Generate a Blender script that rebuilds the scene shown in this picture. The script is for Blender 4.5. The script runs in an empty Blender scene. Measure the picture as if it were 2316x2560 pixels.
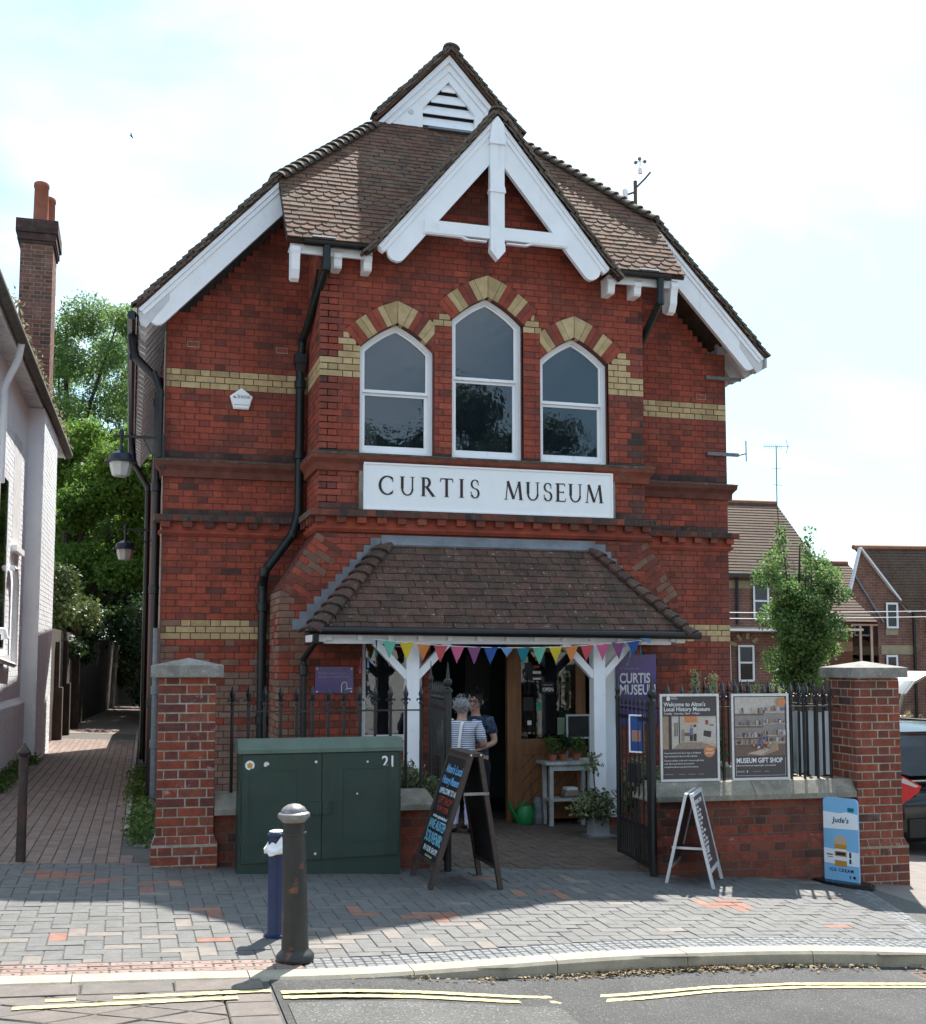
import bpy, math, random
import numpy as np
from mathutils import Matrix, Vector
random.seed(7); RNG = np.random.default_rng(11)
scene = bpy.context.scene
COL = scene.collection
rad = math.radians

# ---------------------------------------------------------------- camera, sky, sun, exposure
cam_d = bpy.data.cameras.new('camera'); cam = bpy.data.objects.new('camera', cam_d); COL.objects.link(cam)
cam.location = (0, -12.7, 1.69); cam.rotation_euler = (rad(90) + math.atan(250/2900), 0, rad(-16))
cam_d.sensor_fit = 'HORIZONTAL'; cam_d.sensor_width = 36; cam_d.lens = 36*2900/2316
cam_d.shift_y = 120/2316; cam_d.clip_end = 3000; cam_d.clip_start = .1
scene.camera = cam
SUN = Vector((.362, .633, 1.0)).normalized()
world = bpy.data.worlds.new('World'); scene.world = world; world.use_nodes = True
nt = world.node_tree; nt.nodes.clear()
def wn(t, **k):
    n = nt.nodes.new(t)
    for a, b in k.items(): setattr(n, a, b)
    return n
sky = wn('ShaderNodeTexSky', sky_type='NISHITA', sun_disc=False)
sky.sun_elevation = math.asin(SUN.z); sky.sun_rotation = math.atan2(SUN.x, SUN.y); sky.air_density = 1.0; sky.dust_density = 2.0
tc = wn('ShaderNodeTexCoord'); mp = wn('ShaderNodeMapping'); mp.inputs['Scale'].default_value = (1, 1, 2.4)
n1 = wn('ShaderNodeTexNoise'); n1.inputs['Scale'].default_value = 2.6; n1.inputs['Detail'].default_value = 9; n1.inputs['Roughness'].default_value = .55; n1.inputs['Distortion'].default_value = .5
rp = wn('ShaderNodeValToRGB'); rp.color_ramp.elements[0].position = .42; rp.color_ramp.elements[1].position = .72
rp.color_ramp.elements[0].color = (.22, .22, .22, 1); rp.color_ramp.elements[1].color = (1, 1, 1, 1)
cl = wn('ShaderNodeRGB'); cl.outputs[0].default_value = (4.95, 5.8, 6.75, 1)
tn = wn('ShaderNodeMixRGB', blend_type='MULTIPLY'); tn.inputs[0].default_value = 1; tn.inputs[2].default_value = (.46, .72, .74, 1)
mx = wn('ShaderNodeMixRGB'); bg = wn('ShaderNodeBackground'); bg.inputs['Strength'].default_value = .10
out = wn('ShaderNodeOutputWorld')
L = nt.links.new
L(tc.outputs['Generated'], mp.inputs['Vector']); L(mp.outputs[0], n1.inputs['Vector']); L(n1.outputs[0], rp.inputs[0])
L(rp.outputs[0], mx.inputs[0]); L(sky.outputs[0], tn.inputs[1]); L(tn.outputs[0], mx.inputs[1]); L(cl.outputs[0], mx.inputs[2]); L(mx.outputs[0], bg.inputs[0]); L(bg.outputs[0], out.inputs[0])
sun_d = bpy.data.lights.new('sun', 'SUN'); sun_d.energy = 4.0; sun_d.angle = rad(.5); sun_d.color = (1, .95, .87)
sun = bpy.data.objects.new('sun', sun_d); COL.objects.link(sun); sun.rotation_euler = SUN.to_track_quat('Z', 'Y').to_euler(); sun.location = (10, 15, 30)
vs = scene.view_settings; vs.view_transform = 'Standard'; vs.look = 'None'; vs.exposure = 1.50; vs.gamma = 1; vs.use_curve_mapping = False
scene.cycles.use_denoising = True; scene.cycles.max_bounces = 6; scene.cycles.transparent_max_bounces = 12

# ---------------------------------------------------------------- helpers
W = {}                                                   # world matrices of what has been built
def link(o, parent=None, M=None):
    COL.objects.link(o); M = M or Matrix.Identity(4); W[o.name] = M
    if parent:
        o.parent = parent; o.matrix_parent_inverse = W[parent.name].inverted()
    o.matrix_basis = M
    return o
def tag(o, label=None, cat=None, group=None, kind=None):
    if label: o['label'] = label
    if cat: o['category'] = cat
    if group: o['group'] = group
    if kind: o['kind'] = kind
    return o
def empty(name, loc, label=None, cat=None, group=None, parent=None, kind=None):
    o = bpy.data.objects.new(name, None); o.empty_display_size = .1
    link(o, parent, Matrix.Translation(loc)); return tag(o, label, cat, group, kind)

class MB:
    def __init__(s, M=None): s.v = []; s.f = []; s.m = []; s.r = []; s.M = M
    def add(s, vs_, fs, mi=0, rnd=0.0):
        b = len(s.v)
        if s.M: vs_ = [s.M @ Vector(p) for p in vs_]
        s.v += [tuple(p) for p in vs_]
        for f in fs: s.f.append([b + i for i in f]); s.m.append(mi); s.r.append(rnd)
        return s
    def box(s, x0, x1, y0, y1, z0, z1, mi=0, rnd=0.0, M=None):
        vs_ = [(x, y, z) for z in (z0, z1) for y in (y0, y1) for x in (x0, x1)]
        if M: vs_ = [M @ Vector(p) for p in vs_]
        return s.add(vs_, [(0,2,3,1),(4,5,7,6),(0,1,5,4),(2,6,7,3),(0,4,6,2),(1,3,7,5)], mi, rnd)
    def prism(s, poly, o, u, v, n, d0, d1, mi=0, rnd=0.0):
        o, u, v, n = map(Vector, (o, u, v, n)); k = len(poly)
        vs_ = [o + u*a + v*b + n*d0 for a, b in poly] + [o + u*a + v*b + n*d1 for a, b in poly]
        fs = [tuple(range(k, 2*k)), tuple(reversed(range(k)))] + [(i, (i+1) % k, k + (i+1) % k, k + i) for i in range(k)]
        return s.add(vs_, fs, mi, rnd)
    def bar(s, a, b, w, h, up=(0,0,1), mi=0, rnd=0.0):
        a, b = Vector(a), Vector(b); d = (b - a).normalized(); up = Vector(up); sd = d.cross(up)
        if sd.length < 1e-4: sd = d.cross(Vector((1,0,0)))
        sd.normalize(); up = sd.cross(d)
        vs_ = [p + sd*x*w/2 + up*z*h/2 for p in (a, b) for x, z in ((-1,-1),(1,-1),(1,1),(-1,1))]
        return s.add(vs_, [(3,2,1,0),(4,5,6,7),(0,1,5,4),(1,2,6,5),(2,3,7,6),(3,0,4,7)], mi, rnd)
    def tube(s, pts, r, seg=8, mi=0, rnd=0.0, cap=True):
        pts = [Vector(p) for p in pts]; rs = r if isinstance(r, (list, tuple)) else [r]*len(pts); vs_ = []; fs = []
        ref = None
        for i, p in enumerate(pts):
            d = ((pts[min(i+1, len(pts)-1)] - p).normalized() + (p - pts[max(i-1, 0)]).normalized())
            d = d.normalized() if d.length > 1e-6 else Vector((0,0,1))
            if ref is None: ref = Vector((1,0,0)) if abs(d.x) < .9 else Vector((0,1,0))
            a = d.cross(ref).normalized(); b = d.cross(a); ref = -b if False else ref
            vs_ += [p + (a*math.cos(2*math.pi*k/seg) + b*math.sin(2*math.pi*k/seg))*rs[i] for k in range(seg)]
        for i in range(len(pts)-1):
            for k in range(seg): fs.append((i*seg+k, i*seg+(k+1) % seg, (i+1)*seg+(k+1) % seg, (i+1)*seg+k))
        if cap: fs += [tuple(reversed(range(seg))), tuple(range((len(pts)-1)*seg, len(pts)*seg))]
        return s.add(vs_, fs, mi, rnd)
    def lathe(s, prof, c, seg=16, mi=0, rnd=0.0, sq=False):
        vs_ = []; fs = []; c = Vector(c); k = len(prof)
        for r, z in prof:
            for j in range(seg):
                a = 2*math.pi*(j + (.5 if sq else 0))/seg
                vs_.append(c + Vector((r*math.cos(a), r*math.sin(a), z)))
        for i in range(k-1):
            for j in range(seg): fs.append((i*seg+j, i*seg+(j+1) % seg, (i+1)*seg+(j+1) % seg, (i+1)*seg+j))
        fs += [tuple(reversed(range(seg))), tuple(range((k-1)*seg, k*seg))]
        return s.add(vs_, fs, mi, rnd)
    def build(s, name, mats, parent=None, smooth=False, label=None, cat=None, group=None, kind=None, origin=None):
        if not s.v: return None
        me = bpy.data.meshes.new(name); A = np.array(s.v, dtype=np.float64)
        if origin is None: origin = ((A[:,0].min()+A[:,0].max())/2, (A[:,1].min()+A[:,1].max())/2, A[:,2].min())
        me.from_pydata((A - np.array(origin)).tolist(), [], s.f)
        for m in (mats if isinstance(mats, (list, tuple)) else [mats]): me.materials.append(MT[m])
        if max(s.m): me.polygons.foreach_set('material_index', s.m)
        if any(s.r):
            at = me.attributes.new('rnd', 'FLOAT', 'FACE'); at.data.foreach_set('value', s.r)
        if smooth:
            me.polygons.foreach_set('use_smooth', [True]*len(s.f))
            try: me.set_sharp_from_angle(angle=rad(38))
            except Exception: pass
        me.update()
        o = bpy.data.objects.new(name, me); link(o, parent, Matrix.Translation(origin))
        return tag(o, label, cat, group, kind)

def clip(poly, a, b, c):                                # keep a*x + b*y <= c
    outp = []; k = len(poly)
    for i in range(k):
        p, q = poly[i], poly[(i+1) % k]; dp = a*p[0]+b*p[1]-c; dq = a*q[0]+b*q[1]-c
        if dp <= 0: outp.append(p)
        if dp*dq < 0:
            t = dp/(dp-dq); outp.append((p[0]+(q[0]-p[0])*t, p[1]+(q[1]-p[1])*t))
    return outp
def clip_poly(poly, conv):                              # conv counter-clockwise
    for i in range(len(conv)):
        p, q = conv[i], conv[(i+1) % len(conv)]; a, b = q[1]-p[1], -(q[0]-p[0]); poly = clip(poly, a, b, a*p[0]+b*p[1])
        if len(poly) < 3: return []
    return poly
def area(poly): return abs(sum(poly[i][0]*poly[(i+1) % len(poly)][1]-poly[(i+1) % len(poly)][0]*poly[i][1] for i in range(len(poly)))/2)

class P:                                                 # one brick, tile, block ... lying on a frame
    __slots__ = ('c','u','v','n','poly','t','d','ch','mi','rnd')
    def __init__(s, o, u, v, n, poly, t=.004, d=.04, ch=.003, mi=0):
        cx = sum(p[0] for p in poly)/len(poly); cy = sum(p[1] for p in poly)/len(poly)
        s.u, s.v, s.n = Vector(u), Vector(v), Vector(n); s.c = Vector(o) + s.u*cx + s.v*cy
        s.poly = [(p[0]-cx, p[1]-cy) for p in poly]; s.t = t; s.d = d; s.ch = ch; s.mi = mi; s.rnd = random.random()
    def geo(s):
        k = len(s.poly); ins = []
        for x, y in s.poly:
            r = math.hypot(x, y) or 1; q = max(0, 1 - s.ch*1.4/r); ins.append((x*q, y*q))
        vs_ = [(x, y, s.t) for x, y in ins] + [(x, y, s.t - s.ch) for x, y in s.poly] + [(x, y, s.t - s.d) for x, y in s.poly]
        fs = [tuple(range(k))]
        for i in range(k):
            j = (i+1) % k; fs += [(k+i, k+j, j, i), (2*k+i, 2*k+j, k+j, k+i)]
        return vs_, fs
    def mat(s):
        M = Matrix((s.u, s.v, s.n)).transposed().to_4x4(); M.translation = s.c; return M
PC = {}
def pieces(name, ps, mats, parent, limit=300, score=None, rest=None):
    if score: ps = sorted(ps, key=lambda p: -score(p))
    for p in ps[:limit]:
        key = (name, tuple(mats), p.mi, round(p.t, 3), round(p.d, 3), tuple((round(x, 3), round(y, 3)) for x, y in p.poly))
        me = PC.get(key)
        if me is None:
            me = bpy.data.meshes.new(name); vs_, fs = p.geo(); me.from_pydata(vs_, [], fs); me.materials.append(MT[mats[p.mi]]); PC[key] = me
        link(bpy.data.objects.new(name, me), parent, p.mat())
    mb = MB()
    for p in ps[limit:]:
        M = p.mat(); vs_, fs = p.geo(); mb.add([M @ Vector(q) for q in vs_], fs, p.mi, p.rnd)
    if mb.v: mb.build(rest or name + 'work', list(mats), parent, kind='stuff')
CAM = Vector((0, -12.7, 1.69))
def near(p): return area(p.poly)/((p.c - CAM).length_squared)*max(.02, abs((CAM - p.c).normalized().dot(p.n)))

def courses(o, u, v, n, z0, z1, ints, mi=lambda x, z: 0, ch=.075, j=.009, bond='flemish', t=.004, d=.05, jit=.0015, off=0.0, L_=.215, H_=.1025):
    o = Vector(o); res = []; i = 0; z = z0; kk = int(round((z0 + 50)/ch))
    while z < z1 - .02:
        zt = min(z + ch, z1); zm = (z + zt)/2; odd = (kk + i) % 2
        if bond == 'flemish': pat = [L_, H_]; st = -(L_ + H_ + 2*j)/2*odd
        elif bond == 'english': pat = [L_] if odd else [H_]; st = 0 if odd else -H_/2 - j/2
        else: pat = [L_]; st = -(L_ + j)/2*odd
        per = sum(pat) + j*len(pat)
        for a, b in ints(zm):
            x = st + off + math.floor((a - st - off)/per)*per; q = 0
            row = []
            while x < b:
                w = pat[q % len(pat)]; q += 1; x0, x1 = max(x, a), min(x + w, b); x += w + j
                if x1 - x0 >= .03: row.append([x0, x1])
            if not row:
                if b - a < .02: continue
                row = [[a, b]]
            row[0][0] = a; row[-1][1] = b
            for x0, x1 in row:
                r = random.uniform(-jit, jit)
                res.append(P(o, u, v, n, [(x0, z + j/2), (x1, z + j/2), (x1, zt - j/2), (x0, zt - j/2)], t + r, d, .003, mi((x0+x1)/2, zm)))
        z += ch; i += 1
    return res
def G(X, Y):
    a = X - .46
    z = .047 - .042*a if a < 0 else (.047 - .042*a - .0027*a*a if a < 7.5 else -.42 - .0825*(a - 7.5))
    return z + (.012*(Y + 3.05) if Y < -3.05 else 0)

# ---------------------------------------------------------------- materials
MT = {}
KEEP = {'white_paint','sign_white','white_wall','white_brick','soffit_white','grey_soffit','print_white','strap_white','far_white','torn_white','ice_white','sheet_white','paper_white','skin','museum_brick','museum_mortar','alu','chrome','blind','dark_room','stripe_tee','trouser_lilac','ice_blue','chalk_white','chalk_blue','chalk_cyan','tail_red','bollard_worn','lamp_glass','old_white','far_render'}
TONE = {'paver_grey': .56, 'paver_red': .62, 'paver_beige': .5, 'joint_sand': .52, 'asphalt': .58, 'asphalt_old': .6, 'cabinet_green': .75, 'kerb': .66, 'sett': .55, 'tactile_brick': .6, 'road_slab': .62, 'side_slab': .55, 'roof_tile': .95, 'porch_tile': .85, 'chimney_brick': .95, 'far_roof': .95, 'oak': 1.0, 'alley_brick': .9, 'hip_tile': .85, 'leaf_robinia': 1.25, 'leaf_bright': .92, 'leaf_maple': 1.2, 'leaf_ivy': 1.0, 'leaf_dark': .9, 'leaf_weed': 1.0, 'leaf_variegated': .95, 'yellow_paint': .85, 'court_brick': .62, 'dark_brick': .85, 'stock_brick': .86, 'flag_mint': .9, 'flag_yellow': .9, 'flag_orange': .9, 'flag_coral': .9, 'flag_pink': .9, 'purple': .9}
def mat(name, cols, rough=.8, ns=(12, .25), dirt=None, bump=None, spec=.4, metal=0.0, trans=0.0, ior=None, alpha=None, streak=None, fine=None):
    m = bpy.data.materials.new(name); m.use_nodes = True; MT[name] = m; t = m.node_tree; N = t.nodes; lk = t.links.new
    b = N['Principled BSDF']; b.inputs['Roughness'].default_value = rough; b.inputs['Metallic'].default_value = metal
    b.inputs['Specular IOR Level'].default_value = spec
    if ior: b.inputs['IOR'].default_value = ior
    k_ = 1.0 if name in KEEP else TONE.get(name, .74); cols = [tuple(q*k_ for q in c) for c in (cols if isinstance(cols[0], (tuple, list)) else [cols])]
    geo = N.new('ShaderNodeNewGeometry'); pos = geo.outputs['Position']
    if len(cols) > 1:
        a = N.new('ShaderNodeAttribute'); a.attribute_name = 'rnd'; oi = N.new('ShaderNodeObjectInfo')
        ad = N.new('ShaderNodeMath'); ad.operation = 'ADD'; fr = N.new('ShaderNodeMath'); fr.operation = 'FRACT'
        lk(a.outputs['Fac'], ad.inputs[0]); lk(oi.outputs['Random'], ad.inputs[1]); lk(ad.outputs[0], fr.inputs[0])
        cr = N.new('ShaderNodeValToRGB'); e = cr.color_ramp.elements
        while len(e) < len(cols): e.new(.5)
        for i, c in enumerate(cols): e[i].position = i/(len(cols)-1); e[i].color = (*c, 1)
        lk(fr.outputs[0], cr.inputs[0]); col = cr.outputs[0]
    else:
        rg = N.new('ShaderNodeRGB'); rg.outputs[0].default_value = (*cols[0], 1); col = rg.outputs[0]
    def noise(scale, detail=5, vec=None):
        n = N.new('ShaderNodeTexNoise'); n.inputs['Scale'].default_value = scale; n.inputs['Detail'].default_value = detail; n.inputs['Roughness'].default_value = .6
        lk(vec or pos, n.inputs['Vector']); return n.outputs['Fac']
    def rng(f, a0, a1, b0, b1):
        r = N.new('ShaderNodeMapRange'); r.inputs[1].default_value = a0; r.inputs[2].default_value = a1; r.inputs[3].default_value = b0; r.inputs[4].default_value = b1; lk(f, r.inputs[0]); return r.outputs[0]
    def mul(c, f):
        x = N.new('ShaderNodeVectorMath'); x.operation = 'SCALE'; lk(c, x.inputs[0]); lk(f, x.inputs['Scale']); return x.outputs[0]
    def mixc(f, c, d):
        x = N.new('ShaderNodeMixRGB'); lk(f, x.inputs[0]); lk(c, x.inputs[1]); x.inputs[2].default_value = (*[q*k_ for q in d], 1); return x.outputs[0]
    if ns: col = mul(col, rng(noise(ns[0]), .3, .7, 1 - ns[1], 1 + ns[1]))
    if fine: col = mul(col, rng(noise(fine[0], 2), .3, .7, 1 - fine[1], 1 + fine[1]))
    for dd in (dirt if isinstance(dirt, list) else [dirt] if dirt else []):
        col = mixc(rng(noise(dd[1], 6), dd[2], dd[3], 0, dd[4] if len(dd) > 4 else 1), col, dd[0])
    if streak:
        mpn = N.new('ShaderNodeMapping'); mpn.inputs['Scale'].default_value = (1, 1, .08); lk(pos, mpn.inputs['Vector'])
        col = mixc(rng(noise(streak[1], 5, mpn.outputs[0]), streak[2], streak[3], 0, streak[4]), col, streak[0])
    lk(col, b.inputs['Base Color'])
    if bump:
        bn = N.new('ShaderNodeBump'); bn.inputs['Strength'].default_value = bump[1]; bn.inputs['Distance'].default_value = bump[2] if len(bump) > 2 else .004
        lk(noise(bump[0], 4), bn.inputs['Height']); lk(bn.outputs[0], b.inputs['Normal'])
    if trans:                                            # leaf: some light passes through
        tr = N.new('ShaderNodeBsdfTranslucent'); ms = N.new('ShaderNodeMixShader'); ms.inputs[0].default_value = trans
        lk(col, tr.inputs[0]); lk(b.outputs[0], ms.inputs[1]); lk(tr.outputs[0], ms.inputs[2]); lk(ms.outputs[0], N['Material Output'].inputs[0])
    if alpha is not None: b.inputs['Alpha'].default_value = alpha
    return m
def brick_tex(name, c1, c2, mortar, sc=1.0):
    m = bpy.data.materials.new(name); m.use_nodes = True; MT[name] = m; t = m.node_tree; N = t.nodes; lk = t.links.new; b = N['Principled BSDF']; b.inputs['Roughness'].default_value = .9
    g = N.new('ShaderNodeNewGeometry'); sp = N.new('ShaderNodeSeparateXYZ'); ad = N.new('ShaderNodeMath'); cb = N.new('ShaderNodeCombineXYZ'); bt = N.new('ShaderNodeTexBrick'); nz = N.new('ShaderNodeTexNoise'); nz.inputs['Scale'].default_value = 2.5; nz.inputs['Detail'].default_value = 6
    lk(g.outputs['Position'], sp.inputs[0]); lk(sp.outputs[0], ad.inputs[0]); lk(sp.outputs[1], ad.inputs[1]); lk(ad.outputs[0], cb.inputs[0]); lk(sp.outputs[2], cb.inputs[1]); lk(cb.outputs[0], bt.inputs['Vector']); lk(g.outputs['Position'], nz.inputs['Vector'])
    bt.inputs['Color1'].default_value = (*[q*.74 for q in c1], 1); bt.inputs['Color2'].default_value = (*[q*.74 for q in c2], 1); bt.inputs['Mortar'].default_value = (*[q*.74 for q in mortar], 1); bt.inputs['Scale'].default_value = 1; bt.inputs['Brick Width'].default_value = .225*sc; bt.inputs['Row Height'].default_value = .075*sc; bt.inputs['Mortar Size'].default_value = .006*sc; bt.inputs['Bias'].default_value = 0
    mr = N.new('ShaderNodeMapRange'); mr.inputs[1].default_value = .3; mr.inputs[2].default_value = .7; mr.inputs[3].default_value = .7; mr.inputs[4].default_value = 1.25; lk(nz.outputs[0], mr.inputs[0]); vm = N.new('ShaderNodeVectorMath'); vm.operation = 'SCALE'; lk(bt.outputs['Color'], vm.inputs[0]); lk(mr.outputs[0], vm.inputs['Scale']); lk(vm.outputs[0], b.inputs['Base Color'])
    bp = N.new('ShaderNodeBump'); bp.inputs['Strength'].default_value = .5; bp.inputs['Distance'].default_value = .006; bp.invert = True; lk(bt.outputs['Fac'], bp.inputs['Height']); lk(bp.outputs[0], b.inputs['Normal'])
def glass(name, tint=(.9, .95, .95), clear=.75, rough=.02, wave=0.0, f0=1.55):
    m = bpy.data.materials.new(name); m.use_nodes = True; MT[name] = m; t = m.node_tree; N = t.nodes; lk = t.links.new; N.clear()
    o_ = N.new('ShaderNodeOutputMaterial'); tr = N.new('ShaderNodeBsdfTransparent'); tr.inputs[0].default_value = (*[c*clear for c in tint], 1)
    gl = N.new('ShaderNodeBsdfGlossy'); gl.inputs['Roughness'].default_value = rough; fr = N.new('ShaderNodeFresnel'); fr.inputs[0].default_value = f0
    mx_ = N.new('ShaderNodeMixShader'); lk(fr.outputs[0], mx_.inputs[0]); lk(tr.outputs[0], mx_.inputs[1]); lk(gl.outputs[0], mx_.inputs[2]); lk(mx_.outputs[0], o_.inputs[0])
    if wave:
        g_ = N.new('ShaderNodeNewGeometry'); n_ = N.new('ShaderNodeTexNoise'); n_.inputs['Scale'].default_value = 9; lk(g_.outputs['Position'], n_.inputs['Vector'])
        bn = N.new('ShaderNodeBump'); bn.inputs['Strength'].default_value = wave; bn.inputs['Distance'].default_value = .01; lk(n_.outputs[0], bn.inputs['Height']); lk(bn.outputs[0], gl.inputs['Normal'])
    return m
mat('museum_brick', [(.235,.050,.031),(.275,.057,.032),(.305,.062,.033),(.25,.052,.032),(.33,.072,.040),(.285,.057,.031),(.155,.046,.036),(.275,.057,.033),(.31,.062,.033),(.215,.052,.036)], .85, (6,.28), dirt=[((.10,.032,.024),1.1,.50,.74,.55),((.20,.12,.095),.7,.54,.74,.45),((.34,.105,.062),5,.58,.74,.45),((.36,.25,.20),11,.68,.74,.35)], bump=(70,.35), fine=(60,.16), streak=((.080,.036,.029),2.2,.50,.72,.65))
mat('old_brick', [(.19,.055,.036),(.26,.068,.040),(.13,.046,.036),(.30,.080,.046),(.09,.045,.040)], .88, (7,.3), dirt=[((.10,.07,.06),2.2,.5,.75,.6),((.30,.26,.23),5,.62,.75,.35)], bump=(60,.5))
mat('stock_brick', [(.53,.385,.195),(.58,.43,.23),(.47,.345,.175),(.61,.46,.25),(.43,.305,.15)], .85, (10,.2), bump=(70,.35), dirt=((.25,.17,.09),1.8,.55,.75,.5))
mat('stained_brick', [(.25,.15,.105),(.28,.16,.11),(.22,.12,.085),(.29,.125,.085),(.20,.14,.11)], .9, (8,.25), bump=(60,.4))
mat('dark_brick', [(.045,.036,.034),(.065,.045,.040),(.09,.052,.044),(.12,.055,.042)], .85, (9,.3), dirt=((.22,.19,.15),9,.6,.72,.5), bump=(60,.6))
mat('pale_brick', [(.31,.205,.155),(.28,.175,.13),(.34,.235,.18),(.26,.165,.125),(.30,.15,.105)], .9, (8,.22), bump=(60,.4), dirt=((.17,.11,.08),1.5,.52,.72,.5))
mat('museum_mortar', (.12,.038,.028), .95, (20,.3), bump=(90,.5))
mat('pillar_brick', [(.26,.058,.036),(.30,.070,.040),(.34,.080,.043),(.22,.054,.038),(.15,.050,.042),(.31,.070,.040),(.28,.090,.062)], .85, (14,.28), dirt=[((.10,.05,.04),2.3,.55,.75,.5),((.62,.57,.52),9,.64,.72,.55)], bump=(80,.6), fine=(70,.2))
mat('pillar_mortar', (.40,.35,.27), .95, (25,.3), dirt=((.62,.58,.50),6,.5,.7,.7), bump=(120,.7))
mat('wall_mortar', (.17,.12,.09), .95, (25,.3), bump=(120,.7))
mat('white_paint', (.88,.88,.90), .45, (4,.04), dirt=[((.52,.50,.45),6,.62,.82,.4),((.40,.41,.34),28,.68,.78,.35)], spec=.45, streak=((.46,.45,.41),9,.62,.82,.4), bump=(30,.12))
mat('white_wall', (.84,.85,.88), .85, (2,.06), bump=(40,.3), dirt=((.55,.54,.50),1.6,.60,.8,.3), streak=((.48,.47,.45),2.4,.60,.8,.3))
mat('soffit_white', (.62,.61,.62), .8, (6,.12))
mat('roof_tile', [(.115,.058,.038),(.145,.070,.044),(.10,.060,.042),(.165,.080,.050),(.125,.078,.052),(.18,.092,.058),(.085,.054,.039)], .9, (9,.28), dirt=[((.14,.12,.08),1.7,.52,.72,.55),((.05,.048,.035),6,.54,.72,.55)], bump=(60,.6), fine=(45,.22))
mat('porch_tile', [(.088,.050,.040),(.115,.062,.047),(.14,.074,.054),(.10,.062,.050),(.155,.088,.064)], .92, (9,.25), dirt=[((.42,.40,.33),22,.62,.68,.75),((.055,.052,.034),3,.48,.68,.65)], bump=(60,.6), fine=(45,.2))
mat('hip_tile', [(.12,.085,.068),(.15,.11,.085),(.18,.14,.11)], .92, (12,.35), dirt=((.19,.175,.12),5,.52,.7,.6), bump=(60,.6))
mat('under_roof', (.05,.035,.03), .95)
mat('black_iron', (.012,.013,.015), .42, (30,.3), spec=.5)
mat('black_gutter', (.010,.010,.012), .35, (10,.25), spec=.5)
mat('dark_green_pipe', (.013,.022,.022), .4, (20,.3))
mat('lead', (.24,.26,.29), .6, (6,.25), bump=(20,.3))
mat('stone', (.33,.30,.245), .9, (9,.2), dirt=[((.14,.13,.10),4,.48,.7,.75),((.55,.53,.46),14,.6,.7,.5)], bump=(50,.7), fine=(90,.2))
mat('cap_stone', (.32,.30,.27), .9, (9,.22), dirt=[((.17,.16,.14),5,.5,.7,.7),((.55,.54,.50),18,.6,.7,.5)], bump=(60,.6), fine=(80,.2))
mat('moss_edge', (.12,.105,.075), .95, (15,.45), dirt=((.30,.28,.22),12,.58,.7,.7), bump=(50,.8))
mat('cement', (.45,.43,.38), .9, (20,.2), bump=(90,.5))
# ---------------------------------------------------------------- ground, road, pavement
mat('earth', (.16,.14,.11), .95, (2,.3), bump=(20,.4))
mat('paver_grey', [(.19,.187,.185),(.212,.209,.206),(.198,.196,.195),(.228,.223,.217),(.182,.181,.181),(.215,.206,.198)], .75, (14,.16), bump=(110,.35), dirt=[((.13,.125,.12),2.2,.52,.75,.55),((.30,.295,.28),7,.60,.75,.35),((.07,.07,.07),26,.68,.72,.6)], fine=(90,.15), spec=.35)
mat('paver_red', [(.36,.17,.12),(.33,.16,.12),(.38,.21,.15)], .8, (14,.2), bump=(110,.35))
mat('paver_beige', [(.33,.285,.25),(.36,.315,.28),(.33,.27,.245)], .8, (14,.2), bump=(110,.35))
mat('joint_sand', (.17,.165,.155), .95, (30,.3))
mat('sett', [(.20,.22,.24),(.26,.275,.29),(.31,.32,.325),(.23,.235,.24)], .7, (20,.2), bump=(90,.5))
mat('tactile_brick', [(.38,.25,.21),(.33,.23,.20),(.42,.30,.26),(.36,.27,.25)], .8, (14,.2), bump=(110,.35))
mat('kerb', (.50,.45,.35), .85, (10,.16), bump=(160,.5), dirt=((.30,.27,.22),4,.55,.75,.6), fine=(200,.2))
mat('asphalt', (.12,.117,.115), .85, (3,.2), bump=(170,1,.010), dirt=[((.36,.35,.34),80,.56,.66,.9),((.04,.04,.04),60,.60,.70,.8),((.05,.05,.05),.9,.5,.7,.5)], fine=(160,.35))
mat('asphalt_old', (.16,.157,.15), .85, (3,.2), bump=(150,1,.008), dirt=[((.42,.41,.39),60,.56,.66,.9)], fine=(130,.5))
mat('yellow_paint', (.66,.56,.24), .75, (20,.15), dirt=((.30,.27,.20),22,.56,.7,.7), bump=(150,.5))
mat('road_slab', [(.205,.172,.152),(.23,.195,.172),(.19,.168,.155),(.245,.20,.175)], .85, (9,.2), bump=(120,.5), dirt=((.17,.16,.15),3,.5,.7,.5), fine=(120,.18))
mat('alley_brick', [(.19,.135,.112),(.215,.15,.125),(.175,.13,.115),(.235,.165,.14),(.20,.155,.14)], .85, (9,.22), bump=(90,.4), dirt=((.11,.10,.08),2.5,.52,.75,.5))
mat('court_brick', [(.135,.098,.076),(.155,.108,.082),(.12,.09,.074),(.17,.12,.092)], .88, (9,.25), bump=(90,.4), dirt=((.10,.09,.06),2.2,.5,.75,.6))
mat('side_slab', [(.34,.285,.245),(.37,.31,.27),(.32,.275,.25)], .85, (6,.2), bump=(120,.5), dirt=((.2,.17,.15),3,.52,.72,.5))

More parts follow.
